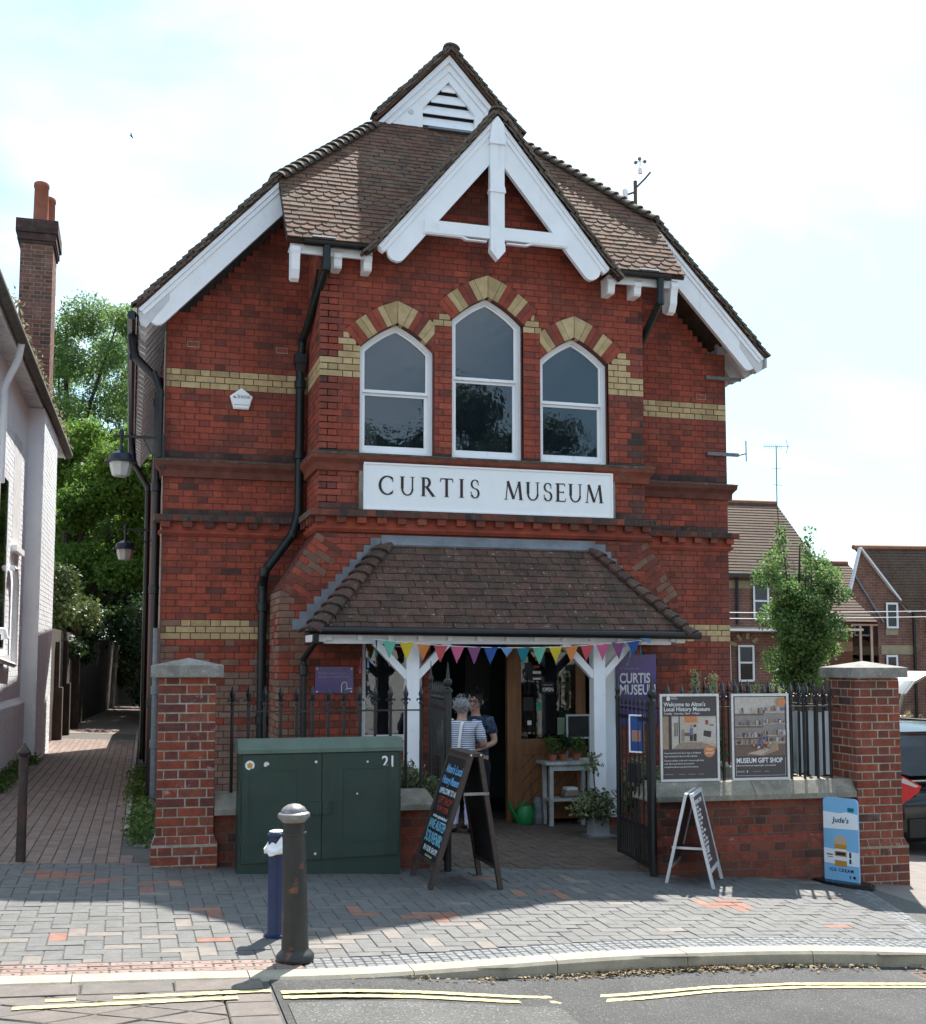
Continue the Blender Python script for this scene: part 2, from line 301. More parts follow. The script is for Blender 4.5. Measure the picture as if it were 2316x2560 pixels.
def interp(x, pts):
    if x <= pts[0][0]: return pts[0][1]
    for (a, ya), (b, yb) in zip(pts, pts[1:]):
        if x <= b:
            t = (x-a)/(b-a); return ya + (yb-ya)*t
    return pts[-1][1]
KPTS = [(-9,-6.10),(.16,-6.12),(1.0,-6.15),(1.43,-6.13),(2.2,-6.0),(2.7,-5.90),(3.26,-5.83),(3.9,-5.79),(4.5,-5.79),(5.2,-5.86),(6.2,-6.0),(9,-6.6),(12,-7.4)]
def KB(x): return (interp(x-.25, KPTS) + interp(x, KPTS)*2 + interp(x+.25, KPTS))/4
def up(x): t = min(1, max(0, (x-1.0)/1.6)); return .08*t*t*(3-2*t)
def RZ(x, y): return G(x, y) - .006 - up(x)
def G2(x, y): return min(.3, max(-1.25, G(x, max(y, -6.3)) - (up(x) if y < -6.2 else 0)))
def sheet(name, xs, ys, zf, m, parent=None, kind=None, keep=None):
    mb = MB(); nx = len(xs); mb.v = [(x, y, zf(x, y)) for y in ys for x in xs]
    for j in range(len(ys)-1):
        for i in range(nx-1):
            if keep and not keep((xs[i]+xs[i+1])/2, (ys[j]+ys[j+1])/2): continue
            mb.f.append((j*nx+i, j*nx+i+1, (j+1)*nx+i+1, (j+1)*nx+i)); mb.m.append(0); mb.r.append(0)
    return mb.build(name, m, parent, smooth=True, kind=kind)
def lin(a, b, n): return [a + (b-a)*i/(n-1) for i in range(n)]
sheet('ground', [-800,-200,-60]+lin(-30,30,61)+[60,200,800], [-800,-200,-60]+lin(-40,60,51)+[90,200,800], lambda x, y: G2(x, y) - (.07 if y > -2 else .5), 'earth', kind='structure')

pave = sheet('pavement', lin(-9, 6.3, 60), lin(-6.2, -2.7, 20), lambda x, y: G(x, max(y, KB(x)-.02)) - .005, 'joint_sand', kind='structure', keep=lambda x, y: y > KB(x)-.1)
def frame_at(x, y, dz=0.0, tilt=.003):
    e = .02; gx = (G(x+e, y)-G(x-e, y))/(2*e) + random.gauss(0, tilt); gy = (G(x, y+e)-G(x, y-e))/(2*e) + random.gauss(0, tilt)
    u = Vector((1,0,gx)).normalized(); n = Vector((-gx,-gy,1)).normalized(); v = n.cross(u).normalized(); u = v.cross(n)
    return Vector((x, y, G(x, y)+dz)), u, v, n
def flat_piece(poly, t=.0, d=.05, mi=0, ch=.0035, tilt=.005, zf=None):
    cx = sum(p[0] for p in poly)/len(poly); cy = sum(p[1] for p in poly)/len(poly)
    o, u, v, n = frame_at(cx, cy, 0, tilt)
    if zf: o.z = zf(cx, cy)
    return P(o, u, v, n, [(p[0]-cx, p[1]-cy) for p in poly], t + random.uniform(-.0015, .0025), d, ch, mi)
def wallY(x): return -3.05 - .0667*(x-.458)
red_c = [(-.35,-3.35),(-.1,-3.6),(.25,-3.75),(-.55,-3.3),(.55,-4.65),(.62,-4.62),(1.2,-3.55),(2.05,-4.9),(2.0,-4.86),(3.0,-4.1),(3.15,-4.12),(4.4,-4.5),(4.55,-4.45),(4.5,-4.62),(1.15,-4.4),(1.5,-4.7)]
bl = []; un = .1055
def rightlim(y): return 5.42 + (y + 5.55)*.335
for i in range(-90, 66):
    for j in range(-62, -24):
        s_ = (i - j) % 4
        if s_ not in (0, 3): continue
        w, h = (2, 1) if s_ == 0 else (1, 2)
        x0, y0, x1, y1 = i*un+.003, j*un+.003, (i+w)*un-.003, (j+h)*un-.003; cx, cy = (x0+x1)/2, (y0+y1)/2
        if cx > rightlim(cy)+.1 or cx < -6: continue
        lim = KB(cx) + .235; top = -2.84 if cx < .2 else (wallY(cx)+.12 if cx < 6.3 else -3.3)
        if cy < lim - .11 or cy > top + .1: continue
        poly = clip([(x0,y0),(x1,y0),(x1,y1),(x0,y1)], 0, -1, -lim); poly = clip(poly, 0, 1, top) if len(poly) > 2 else poly
        if len(poly) < 3 or area(poly) < .002: continue
        r = random.random(); mi = 0
        if any((cx-a)**2+(cy-b)**2 < .022 for a, b in red_c) and r < .6: mi = 1
        elif r < .012: mi = 1
        elif r < .045 or (r < .2 and cy < -5.1 and -.6 < cx < 2.2): mi = 2
        bl.append(flat_piece(poly, mi=mi))
pieces('paving_block', bl, ['paver_grey','paver_red','paver_beige'], pave, 300, near, 'paving')
# small setts along the kerb and across the right end, tactile bricks at the dropped kerb
st = []
x = .98
while x < 9:
    for k in range(4):
        y1 = KB(x) + .228 - k*.056; st.append(flat_piece([(x+.003,y1-.052),(x+.055,y1-.052),(x+.055,y1),(x+.003,y1)], mi=0, ch=.005, tilt=.02))
    x += .058
y = -5.5
while y < -3.72:
    for k in range(3):
        x0 = rightlim(y) + .02 + k*.058; st.append(flat_piece([(x0,y),(x0+.053,y),(x0+.053,y+.053),(x0,y+.053)], mi=0, ch=.005, tilt=.02))
    y += .058
band = sheet('sett_band', lin(.95, 9.2, 40), [0, 1], lambda x, t: G(x, KB(x)+.1) - .012, 'joint_sand', kind='structure')
for v_ in band.data.vertices: pass
me = band.data
for v_ in me.vertices:
    wx = v_.co.x + band.location.x; wy = KB(wx) - .01 if v_.co.y < 0 else KB(wx) + .24
    v_.co.y = wy - band.location.y
    v_.co.z = G(wx, wy) - .012 - band.location.z
pieces('sett', st, ['sett'], band, 300, near, 'setts')
tb = []
for r_ in range(3):
    x = -6 + (r_ % 2)*.11
    while x < .96:
        y1 = KB(x) + .225 - r_*.074
        tb.append(flat_piece([(x,y1-.067),(min(x+.212,.97),y1-.067),(min(x+.212,.97),y1),(x,y1)], mi=0)); x += .22
tact = sheet('tactile_strip', lin(-9, .98, 20), lin(-6.14, -5.88, 4), lambda x, y: G(x, y) - .009, 'joint_sand', kind='structure')
pieces('tactile_brick', tb, ['tactile_brick'], tact, 120, near, 'tactile_bricks')
stud = MB()
for p in tb:
    if p.c.x > -1.5:
        for q in (-.07, 0, .07): stud.lathe([(.011,0),(.007,.004),(.001,.005)], p.c + p.u*q + p.n*.0005, 6)
stud.build('stud', ['tactile_brick'], tact, kind='stuff')
# kerb stones
kerb = empty('kerb', (2, -6.2, -.2), kind='structure')
x = -8.4
while x < 11:
    x1 = x + .906; mb = MB(); xs = lin(x, x1 - .006, 5); z_ = lambda a: G(a, KB(a)) + .004
    prof = [(-.003, 0), (-.148, 0), (-.165, -.018), (-.168, -.16), (-.003, -.16)]
    vs_ = [(a, KB(a)+b, z_(a)+c) for a in xs for b, c in prof]; k = len(prof); fs = []
    for i in range(4):
        for j in range(k): fs.append((i*k+j, i*k+(j+1) % k, (i+1)*k+(j+1) % k, (i+1)*k+j))
    fs += [tuple(range(k)), tuple(reversed(range(4*k, 5*k)))]
    mb.add(vs_, [tuple(reversed(f)) for f in fs]).build('kerb_stone', 'kerb', kerb); x = x1
# carriageway
road = sheet('road', lin(.76, 60, 90), [-40,-30,-20,-14,-10,-8.6]+lin(-8, -5.6, 25), RZ, 'asphalt', kind='structure', keep=lambda x, y: y < KB(min(x, 12)) - .1)
sheet('asphalt_patch', lin(.80, 2.55, 10), lin(-7.9, -6.74, 6), lambda x, y: RZ(x, y) + .004, 'asphalt_old', road)
table = sheet('raised_crossing', lin(-30, .76, 40), [-40,-20,-12,-9]+lin(-8, -6.2, 14), lambda x, y: G(x, y) - .016, 'joint_sand', kind='structure')
sl = []
for i in range(-8, 3):                                   # row of long slabs against the kerb, then lozenge slabs
    x0 = .72 - .46*(i+1) + .004
    y1 = -6.292; sl.append(flat_piece([(x0,y1-.19),(x0+.45,y1-.19),(x0+.45,y1),(x0,y1)], ch=.006)) if x0 < .5 else None
sl = [s_ for s_ in sl if s_]
for k in range(9): sl.append(flat_piece([(.50,-6.70-.225*k),(.74,-6.70-.225*k),(.74,-6.49-.225*k),(.50,-6.49-.225*k)], ch=.006))
a_, b_ = .44, .21
for i in range(-16, 4):
    for j in range(-14, 2):
        cx = i*a_/2*1.0*2/2 + .1; cy = -6.5 - (j+14)*b_/2 + .1
        if (i + j) % 2: continue
        g_ = .965; poly = [(cx-a_/2*g_,cy),(cx,cy-b_/2*g_),(cx+a_/2*g_,cy),(cx,cy+b_/2*g_)]
        poly = clip(poly, 1, 0, .492); poly = clip(poly, 0, 1, -6.492) if len(poly) > 2 else poly
        if len(poly) > 2 and area(poly) > .004: sl.append(flat_piece(poly, ch=.006))
pieces('road_slab', sl, ['road_slab'], table, 200, near, 'road_slabs')
def yl(pts, w, seed, gap=.0, par=None, name='yellow_line', zf=RZ, dz=.005):
    rr = random.Random(seed); mb = MB(); P_ = []
    for (xa, ya), (xb, yb) in zip(pts, pts[1:]):
        n_ = max(2, int((xb-xa)/.035))
        for i in range(n_): t = i/n_; P_.append((xa+(xb-xa)*t, ya+(yb-ya)*t))
    P_.append(pts[-1]); on = True; run = 0
    for (xa, ya), (xb, yb) in zip(P_, P_[1:]):
        if gap:
            run -= 1
            if run <= 0: on = rr.random() > gap; run = rr.randint(1, 5) if not on else rr.randint(2, 9)
            if not on: continue
        a0, a1 = rr.uniform(-.004,.004), rr.uniform(-.004,.004)
        mb.add([(xa,ya-w/2+a0,zf(xa,ya)+dz),(xb,yb-w/2+a0,zf(xb,yb)+dz),(xb,yb+w/2+a1,zf(xb,yb)+dz),(xa,ya+w/2+a1,zf(xa,ya)+dz)], [(0,1,2,3)])
    mb.build(name, 'yellow_paint', par)
yl([(.79,-6.555),(2.12,-6.56)], .05, 1, par=road); yl([(.79,-6.645),(2.05,-6.66)], .05, 2, par=road)
yl([(2.12,-6.56),(2.75,-6.50)], .045, 13, .12, road); yl([(2.05,-6.66),(2.8,-6.58)], .045, 14, .15, road)
yl([(2.75,-6.50),(3.3,-6.40),(3.9,-6.36),(4.8,-6.40),(6.5,-6.6),(9,-7.1)], .045, 5, par=road); yl([(2.8,-6.58),(3.3,-6.475),(3.9,-6.43),(4.8,-6.47),(6.5,-6.67),(9,-7.18)], .045, 6, par=road)
TZ = lambda x, y: G(x, y) + .001
yl([(-1.2,-6.62),(.74,-6.54)], .05, 17, .55, table, zf=TZ); yl([(-1.2,-6.72),(.74,-6.635)], .05, 28, .6, table, zf=TZ)
mb = MB()                                                # dry leaves and grit lying in the channel
for k in range(1100):
    x = random.gauss(3.35, .6) if k < 950 else random.uniform(1.5, 5.4); y = KB(x) - .17 - abs(random.gauss(0, .045)); z = RZ(x, y) + random.uniform(.004, .02); a = random.uniform(0, 6.3); s_ = random.uniform(.008, .024)
    c_, d_ = math.cos(a)*s_, math.sin(a)*s_
    mb.add([(x-c_,y-d_,z),(x+d_*.4,y-c_*.4,z+random.uniform(0,.01)),(x+c_,y+d_,z),(x-d_*.4,y+c_*.4,z+random.uniform(0,.008))], [(0,1,2,3)], 0, random.random())
mat('dry_leaf', [(.40,.30,.16),(.28,.19,.10),(.48,.38,.22),(.20,.14,.09)], .9, None)
mb.build('leaf_litter', 'dry_leaf', label='dry leaves and grit lying in the road channel below the kerb', cat='leaf litter', kind='stuff')
mat('rust_grate', (.16,.09,.06), .8, (20,.3), bump=(80,.6))
gr = empty('drain_grate', (5.12, -6.3, RZ(5.1,-6.3)), 'rusty slotted drain grate in the road channel by the kerb', 'drain grate')
mb = MB(); zz = RZ(5.1,-6.3)+.005
mb.box(4.85,5.42,-6.43,-6.405,zz-.03,zz+.012); mb.box(4.85,5.42,-6.155,-6.13,zz-.03,zz+.012); mb.box(4.85,4.875,-6.405,-6.155,zz-.03,zz+.012); mb.box(5.395,5.42,-6.405,-6.155,zz-.03,zz+.012); mb.build('frame', 'rust_grate', gr)
for k in range(9):
    mb = MB(); x = 4.91+k*.058; mb.bar((x-.02,-6.405,zz), (x+.02,-6.155,zz), .024, .02); mb.build('slat', 'rust_grate', gr)
mb = MB(); mb.box(4.86,5.41,-6.42,-6.14,zz-.0045,zz-.002); mb.build('pit', 'black_iron', gr)

# alley path
def aL(y): return interp(y, [(-3,-1.86),(0,-1.74),(11.2,-1.43),(20,-1.1),(32,-.3),(60,2.5)])
def aR(y): return interp(y, [(-3,.02),(-1.5,-.02),(15,.20),(24,.9),(34,2.2),(60,6)])
alley = sheet('alley_path', lin(-2.2, .25, 12), lin(-2.9, 14, 50), lambda x, y: G(x, y) - .010, 'joint_sand', kind='structure')
ab = []; y = -2.84; r_ = 0
for i in range(-22, 5):
    y = -2.84 - (.102 if i % 2 else 0)
    while y < 12:
        x0 = i*.104 + .012*y; y0, y1 = max(y, -2.84), y + .198
        if aL(y) - .06 < x0 and x0 + .1 < aR(y) + .06 and y1 > y0 + .02: ab.append(flat_piece([(x0,y0),(x0+.098,y0),(x0+.098+.0024,y1),(x0+.0024,y1)], mi=0, tilt=.006))
        y += .204
pieces('paving_block', ab, ['alley_brick'], alley, 300, near, 'alley_paving')
sheet('far_path', lin(-2.2, 6, 12), lin(14, 60, 20), lambda x, y: G(min(x, .5), y) - .004, 'alley_brick', alley)
ks = MB()
ak = empty('alley_edging', (.05, 5, .05), kind='structure')
for k in range(18):
    y = -1.5 + k*.92; mb = MB(); mb.bar((aR(y)+.03,y,G(0,0)+.01), (aR(y+.91)+.03,y+.91,G(0,0)+.01), .05, .09); mb.build('edging_stone', 'stone', ak)
# forecourt
court = sheet('forecourt', lin(.3, 6.6, 40), lin(-3.35, 1.2, 26), lambda x, y: G(x, y) - .012, 'joint_sand', kind='structure', keep=lambda x, y: y > wallY(x) + .05)
cb = []
for i in range(4, 62):
    for j in range(-34, 5):
        s_ = (i - j) % 4
        if s_ not in (0, 3): continue
        w, h = (2, 1) if s_ == 0 else (1, 2)
        x0, y0, x1, y1 = i*un+.003, j*un+.003, (i+w)*un-.003, (j+h)*un-.003
        if y0 < wallY(x0) + .13 or not (2.0 < x0 < 6.2): continue
        cb.append(flat_piece([(x0,y0),(x1,y0),(x1,y1),(x0,y1)], mi=0))
pieces('paving_block', cb, ['court_brick'], court, 200, near, 'court_paving')
sheet('side_pavement', lin(5.55, 14, 30), lin(-6.3, 1.5, 30), lambda x, y: G(x, y) - .006, 'side_slab', kind='structure', keep=lambda x, y: y > KB(x)+.25 and x > rightlim(y)+.22 and (x > 6.1 if y > -3.75 else True))
# ---------------------------------------------------------------- the museum
XC = 3.945; X0, X1 = .335, 7.555; B0, B1 = 1.975, 5.915; YW = .96; FZ = -.15
FX = ((1,0,0), (0,0,1), (0,-1,0))                        # frame of walls facing the street
FL = ((0,-1,0), (0,0,1), (-1,0,0))                       # frame of walls facing left
museum = empty('museum_building', (XC, .5, 0), 'two storey red brick museum with white bargeboards and tiled gables behind the railings', 'building')
BK = ['museum_brick', 'stock_brick', 'old_brick', 'stained_brick', 'dark_brick', 'pale_brick']; allb = []
glass('window_glass', (.66,.72,.78), .85, .012, .08, 1.75)
mat('blind', (.24,.265,.29), .9, (2,.1))
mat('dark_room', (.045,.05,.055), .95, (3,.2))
def rakeZ(x): return 5.63 + 1.065*((x + .02) if x < XC else (2*XC - x + .02))
# arches of the triple window
HW = .435; PH0, PH1 = rad(45), rad(24.2); AR = HW/(math.sin(PH0)-math.sin(PH1))
def arc(k, off=0.0, hw=HW, n=8):                         # right half, k = 0 springing .. n apex
    f = PH0 + (PH1-PH0)*k/n; sc = hw/HW
    return (hw - sc*AR*(math.sin(PH0)-math.sin(f)) + off*math.sin(f), sc*AR*(math.cos(f)-math.cos(PH0)) + off*math.cos(f))
WIN = [(2.865, 3.985, 5.23, 4.735), (XC, 3.985, 5.63, 4.955), (5.025, 3.985, 5.23, 4.735)]   # centre, sill, springing, meeting rail
RING = [(HW, 0)] + [arc(k, .255) for k in range(8)] + [(0, arc(8)[1] + .268)]
INN = [arc(k) for k in range(9)]
def half(prof, z):                                       # half width of a profile at height z over the springing
    if z > prof[-1][1]: return None
    best = None
    for (xa, za), (xb, zb) in zip(prof, prof[1:]):
        if min(za, zb) <= z <= max(za, zb) and zb != za:
            x = xa + (xb-xa)*(z-za)/(zb-za); best = x if best is None else max(best, x)
    return best
def cut(ints, a, b):
    r = []
    for p, q in ints:
        if b <= p or a >= q: r.append((p, q)); continue
        if a > p: r.append((p, a))
        if b < q: r.append((b, q))
    return r
def bay_ints(prof):
    def f(z):
        r = [(B0, B1)]
        for i, (c, s_, sp, m_) in enumerate(WIN):
            if z < s_: continue
            if z <= sp: l_ = h_ = HW
            else:
                h_ = half(prof, z - sp)
                if h_ is None: continue
                l_ = h_
                if i == 0: h_ = min(h_, HW + .005)
                if i == 2: l_ = min(l_, HW + .005)
            r = cut(r, c - l_, c + h_)
        return r
    return f
def bay_mat(x, z):
    xx = min(x, 2*XC - x)
    if 4.865 < z < 5.09 and xx < 2.43: return 1
    if 5.09 < z < 5.40 and 2.22 < xx < 2.45: return 1
    if 5.545 < z < 5.84 and 3.30 < xx < 3.515: return 1
    e = min(abs(x-B0), abs(x-B1))
    if x > 5.68 and z < 4.75 and random.random() < .7: return 4 if random.random() < .4 else 2
    if 3.96 < z < 4.05 or z < 3.44: return 4
    if e < .12 and random.random() < .35: return 2
    return 0
def backing(name, o, ints, z0, z1, dep, ch=.075, m='museum_mortar', fr='F'):
    mb = MB(); z = z0
    while z < z1 - .01:
        zt = min(z1, z + ch)
        for a, b in ints((z+zt)/2):
            if fr == 'F': mb.box(a, b, o, o + dep, z, zt)
            else: mb.box(o, o + dep, a, b, z, zt)
        z += ch
    return mb.build(name, m, museum)
bay = backing('bay_wall', 0.0, bay_ints([(HW+.03,0)]+[arc(k,.06) for k in range(9)]), 3.365, 6.665, .22)
allb += [(p, bay) for p in courses((0,0,0), *FX, 3.365, 6.665, bay_ints(RING), bay_mat)]
# gable wall of the dormer above
dz = lambda x: 7.94 - 1.21*abs(x - XC)
dg = backing('dormer_gable', .002, lambda z: [(XC-(7.9-z)/1.21, XC+(7.9-z)/1.21)] if z > 6.66 else [], 6.665, 7.8, .2)
allb += [(p, dg) for p in courses((0,.002,0), *FX, 6.665, 7.79, lambda z: [(max(B0, XC-(7.85-z)/1.21), min(B1, XC+(7.85-z)/1.21))], lambda x, z: 2 if random.random() < .4 else 0)]
# wings
def wing_ints(z):
    h_ = (z - 5.40)/1.065 if z > 5.75 else -1
    a = max(X0, h_ - .02 + .25) if z > 5.6 else X0
    r = []
    if a < B0: r.append((a, B0))
    b = 2*XC - a
    if b > B1: r.append((B1, min(X1, b)))
    return r
brick_tex('side_brick', (.24,.055,.036), (.19,.05,.036), (.11,.05,.04))
def wing_mat(x, z):
    if 4.865 < z < 5.09 or 1.945 < z < 2.17: return 1 if z > 4 or random.random() < .8 else 3
    if x < 1.6 and z < 1.95 and random.random() < min(.9, .35 + (1.95-z)*.7): return 5
    if 4.0 < z < 4.09 or 3.36 < z < 3.44: return 4
    return 2 if random.random() < .09 else 0
for side_ in (0, 1):
    wi = (lambda z: [i for i in wing_ints(z) if i[0] < XC]) if side_ == 0 else (lambda z: [i for i in wing_ints(z) if i[0] > XC])
    wg = backing('gable_wall', YW, wi, -.25, 8.4, .25)
    allb += [(p, wg) for p in courses((0,YW,0), *FX, -.01-.24, 7.4, wi, wing_mat)]
bs = backing('bay_side_wall', B0 - .0, lambda z: [(.0, YW)], 3.1, 6.7, .2, fr='S')
for sx in (0,):
    allb += [(p, bs) for p in courses((B0,0,0), *FL, 3.365, 6.665, lambda z: [(-YW, 0)], lambda x, z: 1 if 4.865 < z < 5.09 else (2 if random.random() < .15 else 0))]
mb = MB(); mb.box(B1-.2, B1+.001, .001, YW, 3.1, 6.7); mb.build('bay_side_wall', 'museum_brick', museum)
# lower stage with tumbled-in shoulders, doorway and shop window
S0, S1 = 1.56, 6.33
def low_full(z):
    if z < 2.46: return [(S0, S1)]
    k = min(1, (z-2.46)/.65); return [(S0+(B0-S0)*k, S1+(B1-S1)*k)]
def low_ints(z):
    r = low_full(z)
    if .80 < z < 1.93: r = cut(r, 2.48, 3.18)
    if z < 1.98: r = cut(r, 3.26, 5.30)
    return r
lw = backing('lower_wall', -.004, low_ints, FZ-.1, 3.1, .22)
def low_mat(x, z):
    if 1.945 < z < 2.17 and (x < 1.9 or x > 6.0): return 3
    if (x < 1.95 or x > 5.95) and random.random() < .5: return 3 if x < 3 else 2
    return 0 if random.random() < .8 else 2
allb += [(p, lw) for p in courses((0,-.004,0), *FX, -.01-.24, 3.09, low_ints, low_mat)]
ls = backing('lower_side_wall', S0, lambda z: [(.0, YW)], FZ-.1, 2.46, .2, fr='S')
allb += [(p, ls) for p in courses((S0,0,0), *FL, -.01-.24, 2.46, lambda z: [(-YW, 0)], lambda x, z: 5 if random.random() < .8 else 0)]
mb = MB(); mb.box(S1-.2, S1, .0, YW, FZ-.1, 2.46); mb.build('lower_side_wall', 'museum_brick', museum)
for x_a, x_b in ((S0, B0), (S1, B1)):                    # slopes of the shoulders
    mb = MB(); sg = 1 if x_b > x_a else -1
    mb.add([(x_a-.004*sg,-.006,2.455),(x_b-.004*sg,-.006,3.105),(x_b-.004*sg,YW,3.105),(x_a-.004*sg,YW,2.455),(x_a+.1*sg,-.006,2.40),(x_b+.1*sg,-.006,3.05),(x_b+.1*sg,YW,3.05),(x_a+.1*sg,YW,2.40)],
           [(0,1,2,3),(7,6,5,4),(0,4,5,1),(3,2,6,7),(0,3,7,4),(1,5,6,2)]).build('shoulder', 'old_brick', museum)
# tumbled brickwork: courses at right angles to the slope
for sg, xa, xb in ((1, S0, B0), (-1, S1, B1)):
    dv = Vector((xb-xa, 0, 3.11-2.46)).normalized(); pv_ = Vector((dv.z*sg, 0, -dv.x*sg)); o_ = Vector((xa, -.008, 2.46)); Ls = math.hypot(xb-xa, .65)
    u_, v_ = (dv, Vector((0,-1,0)).cross(dv)) ; n_ = Vector((0,-1,0))
    k = 0; s_ = .01
    while s_ < Ls - .06:
        dd = .33 if k % 2 else .22; pp = []
        a0, a1, b0, b1 = s_, s_+.066, .0, dd
        side = 1 if v_.dot(pv_) > 0 else -1
        for lo, hi in ((b0, .1), (.109, dd)) if k % 2 else ((b0, dd-.02),):
            q = [(a0, side*lo), (a1, side*lo), (a1, side*hi), (a0, side*hi)]
            if side < 0: q = q[::-1]
            allb.append((P(o_, u_, v_, n_, q, .004, .03, .003, 3 if random.random() < .45 else (2 if random.random() < .3 else 0)), lw))
        s_ += .075; k += 1
# reveal side of windows are the wall courses themselves; arch rings:
vo = []
for i, (c, s_, sp, m_) in enumerate(WIN):
    for sg in (1, -1):
        for k in range(8):
            q = [arc(k), arc(k, .255), arc(k+1, .255) if k < 7 else (0, arc(8)[1]+.268), arc(k+1)]
            if (i == 0 and sg == 1) or (i == 2 and sg == -1): q = clip(q, 1, 0, HW + .003)
            if len(q) < 3 or area(q) < .001: continue
            cx = sum(a for a, b in q)/len(q); cy = sum(b for a, b in q)/len(q); q = [(cx+(a-cx)*.955, cy+(b-cy)*.97) for a, b in q]
            q = [(c + sg*a, sp + b) for a, b in q]
            if area(q) > 0 and sum(q[j][0]*q[(j+1) % len(q)][1]-q[(j+1) % len(q)][0]*q[j][1] for j in range(len(q))) < 0: q = q[::-1]
            vo.append(P((0,0,0), *FX, q, .006, .12, .003, 1 if k in (2, 3, 6, 7) else 0))
mb = MB()
for c, s_, sp, m_ in WIN:                                # mortar bed behind the rings
    for sg in (1, -1):
        for k in range(8):
            q = [arc(k, .004), arc(k, .25), arc(k+1, .25) if k < 7 else (0, arc(8)[1]+.262), arc(k+1, .004)]
            mb.prism([(c+sg*a, sp+b) for a, b in q], (0,.002,0), (1,0,0), (0,0,1), (0,-1,0), 0, -.112)
ring = mb.build('arch_ring', 'museum_mortar', museum)
pieces('voussoir', vo, BK, ring, 300)
# sash windows
def shape(c, hw, z0, sp, d=0.0):
    R_ = [(c+arc(k, 0, hw)[0], sp+arc(k, 0, hw)[1]) for k in range(9)]
    return [(c-hw, z0), (c+hw, z0)] + R_ + [(2*c-a, b) for a, b in R_[-2::-1]]
def ringmesh(mb, A, B, y0, y1, mi=0):
    k = len(A); vs_ = [(a, y0, b) for a, b in A]+[(a, y0, b) for a, b in B]+[(a, y1, b) for a, b in A]+[(a, y1, b) for a, b in B]; fs = []
    for i in range(k):
        j = (i+1) % k; fs += [(i, j, k+j, k+i), (k+i, k+j, 3*k+j, 3*k+i), (2*k+j, 2*k+i, 3*k+i, 3*k+j)]
    mb.add(vs_, fs, mi)
for c, s_, sp, m_ in WIN:
    fo = shape(c, HW-.002, s_, sp); fi = shape(c, HW-.05, s_+.075, sp-.012)
    mb = MB(); ringmesh(mb, fo, fi, .095, .20); w_ = mb.build('window', 'white_paint', museum)
    up_o = shape(c, HW-.051, s_+.076, sp-.012); up_o = [(a, max(b, m_)) for a, b in up_o]; up_i = shape(c, HW-.075, s_+.1, sp-.022); up_i = [(a, max(b, m_+.035)) for a, b in up_i]
    mb = MB(); ringmesh(mb, up_o, up_i, .125, .16); mb.build('upper_sash', 'white_paint', w_)
    lo_o = [(c-HW+.051, s_+.076), (c+HW-.051, s_+.076), (c+HW-.051, m_-.001), (c-HW+.051, m_-.001)]; lo_i = [(c-HW+.085, s_+.14), (c+HW-.085, s_+.14), (c+HW-.085, m_-.03), (c-HW+.085, m_-.03)]
    mb = MB(); ringmesh(mb, lo_o, lo_i, .150, .185); mb.build('lower_sash', 'white_paint', w_)
    mb = MB(); mb.prism(up_i, (0,.143,0), (1,0,0), (0,0,1), (0,-1,0), 0, -.004); mb.build('pane', 'window_glass', w_)
    mb = MB(); mb.prism(lo_i, (0,.168,0), (1,0,0), (0,0,1), (0,-1,0), 0, -.004); mb.build('pane', 'window_glass', w_)
    mb = MB(); mb.prism([(.03,s_-.03),(.03,s_+.01),(.20,s_+.04),(.20,s_-.03)], (c-HW+.004,0,0), (0,1,0), (0,0,1), (1,0,0), 0, 2*HW-.008); mb.build('sill', 'white_paint', w_)
    mb = MB(); mb.box(c-HW+.03, c+HW-.03, .30, .31, s_+.02, sp+.36); mb.build('blind', 'blind', w_)
    mb = MB(); mb.box(c-HW-.03, c+HW+.03, .7, .71, s_-.1, sp+.4); mb.box(c-HW-.05,c-HW-.03,.21,.7,s_-.1,sp+.4); mb.box(c+HW+.03,c+HW+.05,.21,.7,s_-.1,sp+.4); mb.build('dark_interior', 'dark_room', w_)
# string course and dentil cornice: profile swept round bay and wings
def sweep(name, prof, m, z):                             # prof: (projection, height); runs left wing, bay, right wing
    A = 0.0
    for xa, xb, y, mil, mir in ((X0, B0-.0, YW, True, False), (B0, B1, 0, True, True), (B1, X1, YW, False, True)):
        mb = MB(); k = len(prof); vs_ = []
        for xx, s_ in ((xa, -1 if mil else 0), (xb, 1 if mir else 0)): vs_ += [(xx + s_*p, y - p, z + h) for p, h in prof]
        fs = [(i, k+i, k+i+1, i+1) for i in range(k-1)] + [tuple(reversed(range(k))) if True else 0, tuple(range(k, 2*k))]
        for sgn, xx, mi_ in ((-1, xa, mil), (1, xb, mir)):
            if not mi_: continue
            b = len(vs_); yb = YW if y == 0 else y + 2.5
            vs_ += [(xx + sgn*p, y - p, z + h) for p, h in prof] + [(xx + sgn*p, yb, z + h) for p, h in prof]
            fs += [((b+i, b+i+1, b+k+i+1, b+k+i) if sgn > 0 else (b+i+1, b+i, b+k+i, b+k+i+1)) for i in range(k-1)]
        mb.add(vs_, fs); mb.build(name, m, museum)
sweep('string_course', [(-.05,-.01),(.045,0),(.048,.055),(.05,.075),(.06,.09),(.095,.13),(.10,.165),(.10,.175)], 'old_brick', 3.795)
sweep('string_weathering', [(.10,.1752),(.106,.178),(.104,.194),(.06,.208),(-.03,.222)], 'moss_edge', 3.795)
sweep('cornice_moulding', [(-.05,-.005),(.018,0),(.05,.035),(.052,.06),(.03,.062),(.03,.165),(-.05,.166)], 'museum_brick', 3.11)
sweep('cornice_bed', [(-.05,-.001),(.108,0),(.108,.072),(-.05,.085)], 'wall_mortar', 3.278)
dn = []
